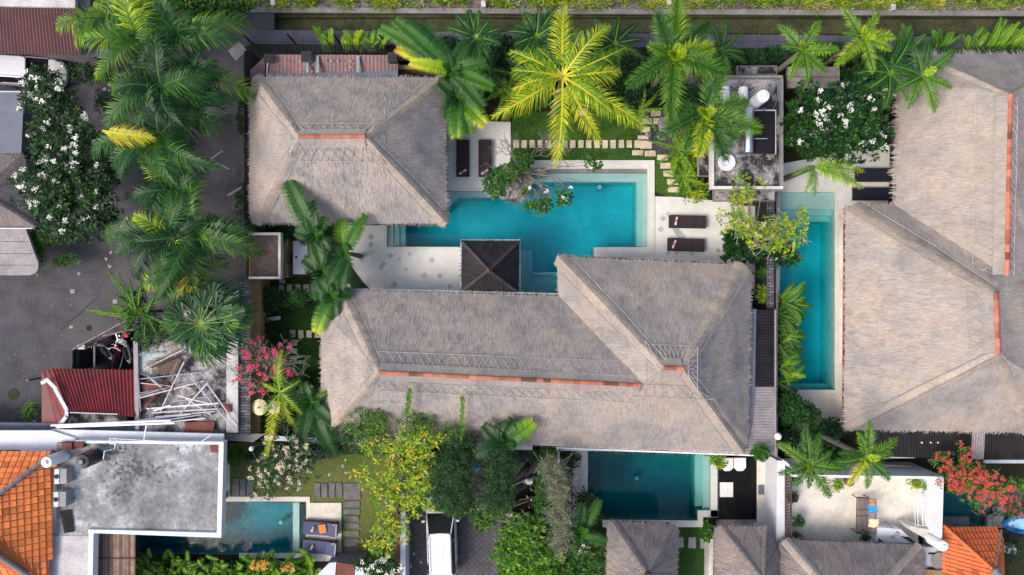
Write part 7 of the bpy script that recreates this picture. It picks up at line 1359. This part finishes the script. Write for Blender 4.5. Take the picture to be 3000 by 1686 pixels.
shrub('light green shrubs beneath the heliconia clumps at the right end of the alley', [(2700, 160, 1.0, 110, 16, .4), (2900, 160, 1.0, 110, 14, .4)], 420, (.34, .08), (.3, .55))
shrub('yellow-green shrubs along the top left of the lawn beneath the coconut palm', [(1480, 250, 1.4, 50, 45, .5), (1530, 320, .8, 40, 20, .3)], 260, (.24, .06), (.36, .62))
shrub('bright green shrubs merging around the right dark tree and the motorbikes', [(1420, 1520, 1.4, 40, 30, .5), (1590, 1540, 2.0, 45, 40, .6), (1600, 1450, 1.8, 30, 50, .6)], 330, (.26, .07), (.34, .6))
shrub('lush green bush at the top of the lane', [(640, 25, 1.8, 100, 30, .7), (560, 15, 2.0, 60, 30, .7)], 330, (.34, .12), (.32, .6), flowers=(6, 'petal_orange', .08, 3))
shrub('small green patch inside the ledges at the right edge beside the paddling pool', [(2960, 1600, .6, 40, 60, .4)], 160, (.1, .04), (.04, .2))
shrub('blossoming dark bush strip between the driveway wall and the lawn', [(1215, 1480, 1.8, 24, 40, .5)], 120, (.18, .06), (.3, .5))
for x, y, r_, lab, tn in ((2327, 1405, 15, 'small potted plant at the upper end of the trellis', (.2, .4)), (2322, 1455, 16, 'potted plant beside the middle of the trellis', (.12, .34)), (2338, 1527, 22, 'leafy potted plant spilling right at the lower half of the trellis', (.2, .4)), (2328, 1572, 18, 'potted plant at the lowest end of the trellis', (.26, .46)),
                          (2676, 1412, 22, 'yellow-green succulent in a grey pot at the terrace corner', (.66, .76)), (2712, 1424, 16, 'broad-leaved lime plant beside the succulent pot', (.6, .72)), (2450, 1418, 22, 'sprawling yellowish potted plant by the north terrace parapet', (.6, .75)), (2532, 1578, 14, 'small dark plant below the bamboo bench', (.2, .36))):
    t = shrub(lab, [(x, y, 1.65, r_, r_, .28)], 30, (.14, .06), tn, name='potted_plant', cat='potted plant', nl=4, hz=1.5)
    part(t, 'pot', 'clay_dark', lambda m: m.lathe(W(x, y, ZF), [(.12, 0), (.2, .3), (.22, .34), (.18, .34)], 14))
# spiky yellow agaves between the roof and wall
for x, y, lab, tn in ((2232, 850, 'upper of two spiky yellow-striped plants between the main roof and the striped wall', .6), (2230, 800, 'small spiky green plant above the yellow-striped ones', .45), (2232, 872, 'lower of two spiky yellow-striped plants between the main roof and the striped wall', .62)):
    c = W(x, y, 1.6); t = thing('spiky_plant', lab, 'plant', (c.x, c.y, 0)); q = QS(); rosettes(q, np.array([c, c+Vector((0, 0, -.1)), c+Vector((0, 0, .1))]), 34, .42, .04, (.0, 1.0), (tn, tn+.12)); q.build('leaves', M['leaf'], t); part(t, 'stem', 'bark', lambda m: m.tube([(c.x, c.y, 0), (c.x, c.y, 1.6)], .05, 6))
# heliconia and canna clumps
for i, (x, y, n_, L_, tn, le, lab) in enumerate(((965, 145, 9, 1.1, (.5, .72), (40, 140), 'left clump of bright canna leaves behind the rusty lean-to'), (1035, 140, 8, 1.25, (.55, .78), (50, 130), 'middle clump of bright canna leaves behind the rusty lean-to'), (1100, 140, 11, 1.2, (.42, .68), (35, 150), 'right clump of bright canna leaves behind the rusty lean-to'),
    (2642, 145, 12, 1.3, (.36, .55), (50, 130), 'left clump of heliconia leaves by the alley above the right-hand palms'), (2745, 150, 11, 1.2, (.4, .58), (25, 150), 'second clump of heliconia leaves by the alley'), (2840, 150, 12, 1.3, (.45, .64), (50, 110), 'third clump of heliconia leaves by the alley'),
    (2900, 148, 14, 1.6, (.5, .68), (20, 80), 'fourth clump of heliconia leaves by the alley, leaning right'), (2965, 140, 13, 1.6, (.5, .7), (20, 85), 'rightmost clump of heliconia leaves by the alley'))):
    clump(lab, x, y, .7, n_, L_, .17, tn, .35, le, (.45, 1.1), 'canna_plant' if i < 3 else 'heliconia_plant', 'canna' if i < 3 else 'heliconia', 'canna and heliconia clumps')
for i in range(11):
    y = 868+i*25+random.uniform(-8, 8); clump(f'{ORD[i]} ginger clump from the top along the west edge of the narrow pool', 2290+random.uniform(-3, 3), y, .8, random.randint(7, 14), random.uniform(.8, 1.6), .17, (.24, .54) if i % 3 else (.44, .68), .2, (-70, 60), (.2, .9), 'ginger_plant', 'ginger', 'ginger clumps along the narrow pool')
for i in range(9):
    x = 430+i*58; clump(f'{ORD[i]} bright tropical foliage clump from the left along the bottom edge by the rippled pool', x, 1668+random.uniform(-8, 8), .8, 22, .8, .16, (.38, .66), .62, None, (.3, 1.2), 'tropical_plant', 'plant', 'tropical clumps along the bottom edge')
shrub('orange flowering plants near the right end of the bottom edge foliage', [(770, 1650, 1.3, 40, 14, .3), (850, 1655, 1.2, 24, 12, .3)], 60, (.2, .06), (.4, .6), flowers=(26, 'petal_orange', .07, 5), name='flowering_plant', cat='plant')
shrub('lower dark foliage behind the bright clumps at the bottom edge', [(500, 1650, .5, 110, 16, .3), (700, 1660, .5, 120, 16, .3), (640, 1700, .8, 260, 25, .4)], 700, (.26, .09), (.16, .46))
# hanging leaves over the dark pool
q = QS(); t = thing('hanging_vine', 'row of drooping leaves hanging over the north edge of the dark southern pool', 'vine', W(1900, 1322, 1.9))
for i in range(150):
    x = random.uniform(1730, 2090); b = W(x, 1318+(x-1730)*.02, 1.95); d = Vector((random.uniform(-.3, .3), -1, random.uniform(-.9, -.1))).normalized(); L_ = random.uniform(.12, .4); p = Vector((.035, 0, 0)); q.add([[b, b+d*L_*.5-p, b+d*L_, b+d*L_*.5+p]], random.uniform(.15, .6))
q.build('leaves', M['leaf'], t)
shrub('yellow-green flowering plant at the north-east corner of the dark southern pool', [(2105, 1350, 1.6, 24, 18, .3)], 50, (.2, .07), (.55, .8), k=8)
shrub('small green plant at the south-west corner of the black timber deck', [(2072, 1555, 1.0, 16, 32, .4)], 40, (.26, .09), (.4, .56))
# tall upright succulent-like shrub with long fern fronds left of the fan palm
t = thing('fern_shrub', 'green shrub with long narrow fern-like shoots reaching left over the courtyard', 'shrub', (W(420, 920, 0).x, W(420, 920, 0).y, 0)); q = QS(); c = W(415, 915, 3.0)
for an, Lp, tn in ((128, 150, .52), (112, 130, .5), (98, 115, .5), (78, 100, .48), (172, 150, .6), (184, 120, .62), (160, 100, .5), (60, 90, .45), (-150, 80, .5), (-120, 90, .42), (-90, 80, .38), (-60, 90, .36), (-20, 80, .36), (20, 80, .34), (140, 80, .44)):
    frond(q, c+Vector((random.uniform(-.3, .3), random.uniform(-.3, .3), 0)), math.radians(an), Lp/54, .35, .6, 'stiff', tn, .16, 40, .6)
rosettes(q, blobpts([(410, 930, 2.6, 55, 60, .8), (450, 980, 2.4, 60, 50, .7), (400, 880, 2.6, 40, 40, .6)], 300), 8, .2, .06, (0, 1), (.2, .48)); q.build('leaves', M['leaf'], t); part(t, 'stem', 'bark', lambda m: m.tube([(c.x, c.y, 0), (c.x, c.y, 2.9)], [.12, .06], 8))
# fallen blossoms on the courtyard and plants seen as litter
q = QS(); P_ = [(358, 664), (374, 680), (333, 696), (350, 714), (326, 741), (310, 760), (321, 781), (232, 803), (318, 247), (326, 250), (308, 262), (322, 267), (346, 275), (360, 268), (372, 640), (1014, 1349), (965, 1390), (1004, 1366), (1013, 1385), (1215, 1622), (1233, 1648), (1203, 1660)]
rosettes(q, np.array([W(x, y, .04) for x, y in P_]), 5, .07, .06, (0, .2), (.3, .9)); o = q.build('fallen_blossoms', M['petal_white']); o['kind'] = 'stuff'

def scatter(name, poly_rects, n, z, mat, tints, size):
    q = QS(); C = []
    for _ in range(n): r = random.choice(poly_rects); C.append(W(random.uniform(r[0], r[2]), random.uniform(r[1], r[3]), z))
    C = np.array(C); az = RNG.uniform(0, 6.28, n); D = np.stack([np.cos(az), np.sin(az), np.zeros(n)], 1); kites(q, C, D, RNG.uniform(.5, 1.1, n)*size, RNG.uniform(.35, .5, n)*size, RNG.uniform(*tints, n), .004)
    o = q.build(name, M[mat]); o['kind'] = 'stuff'
scatter('fallen_leaves', [(1560, 540, 1860, 720), (1330, 590, 1740, 720)], 26, -.08, 'leaf', (.4, 1), .10)
scatter('fallen_leaves', [(1100, 740, 1340, 840), (1925, 585, 2250, 760), (1315, 360, 1495, 540), (2300, 440, 2450, 560)], 70, .056, 'leaf', (.5, 1), .08)
scatter('fallen_leaves', [(60, 820, 480, 1010), (560, 130, 720, 700), (1190, 1480, 1460, 1686), (20, 1020, 200, 1230), (800, 90, 2600, 120)], 420, .03, 'leaf', (.55, 1), .08)
scatter('fallen_leaves', [(2330, 1410, 2660, 1590)], 60, ZF+.01, 'leaf', (.4, 1), .08)
scatter('roof_litter', [(180, 1310, 620, 1540), (2095, 235, 2280, 540)], 160, 3.52, 'leaf', (.86, 1), .07)
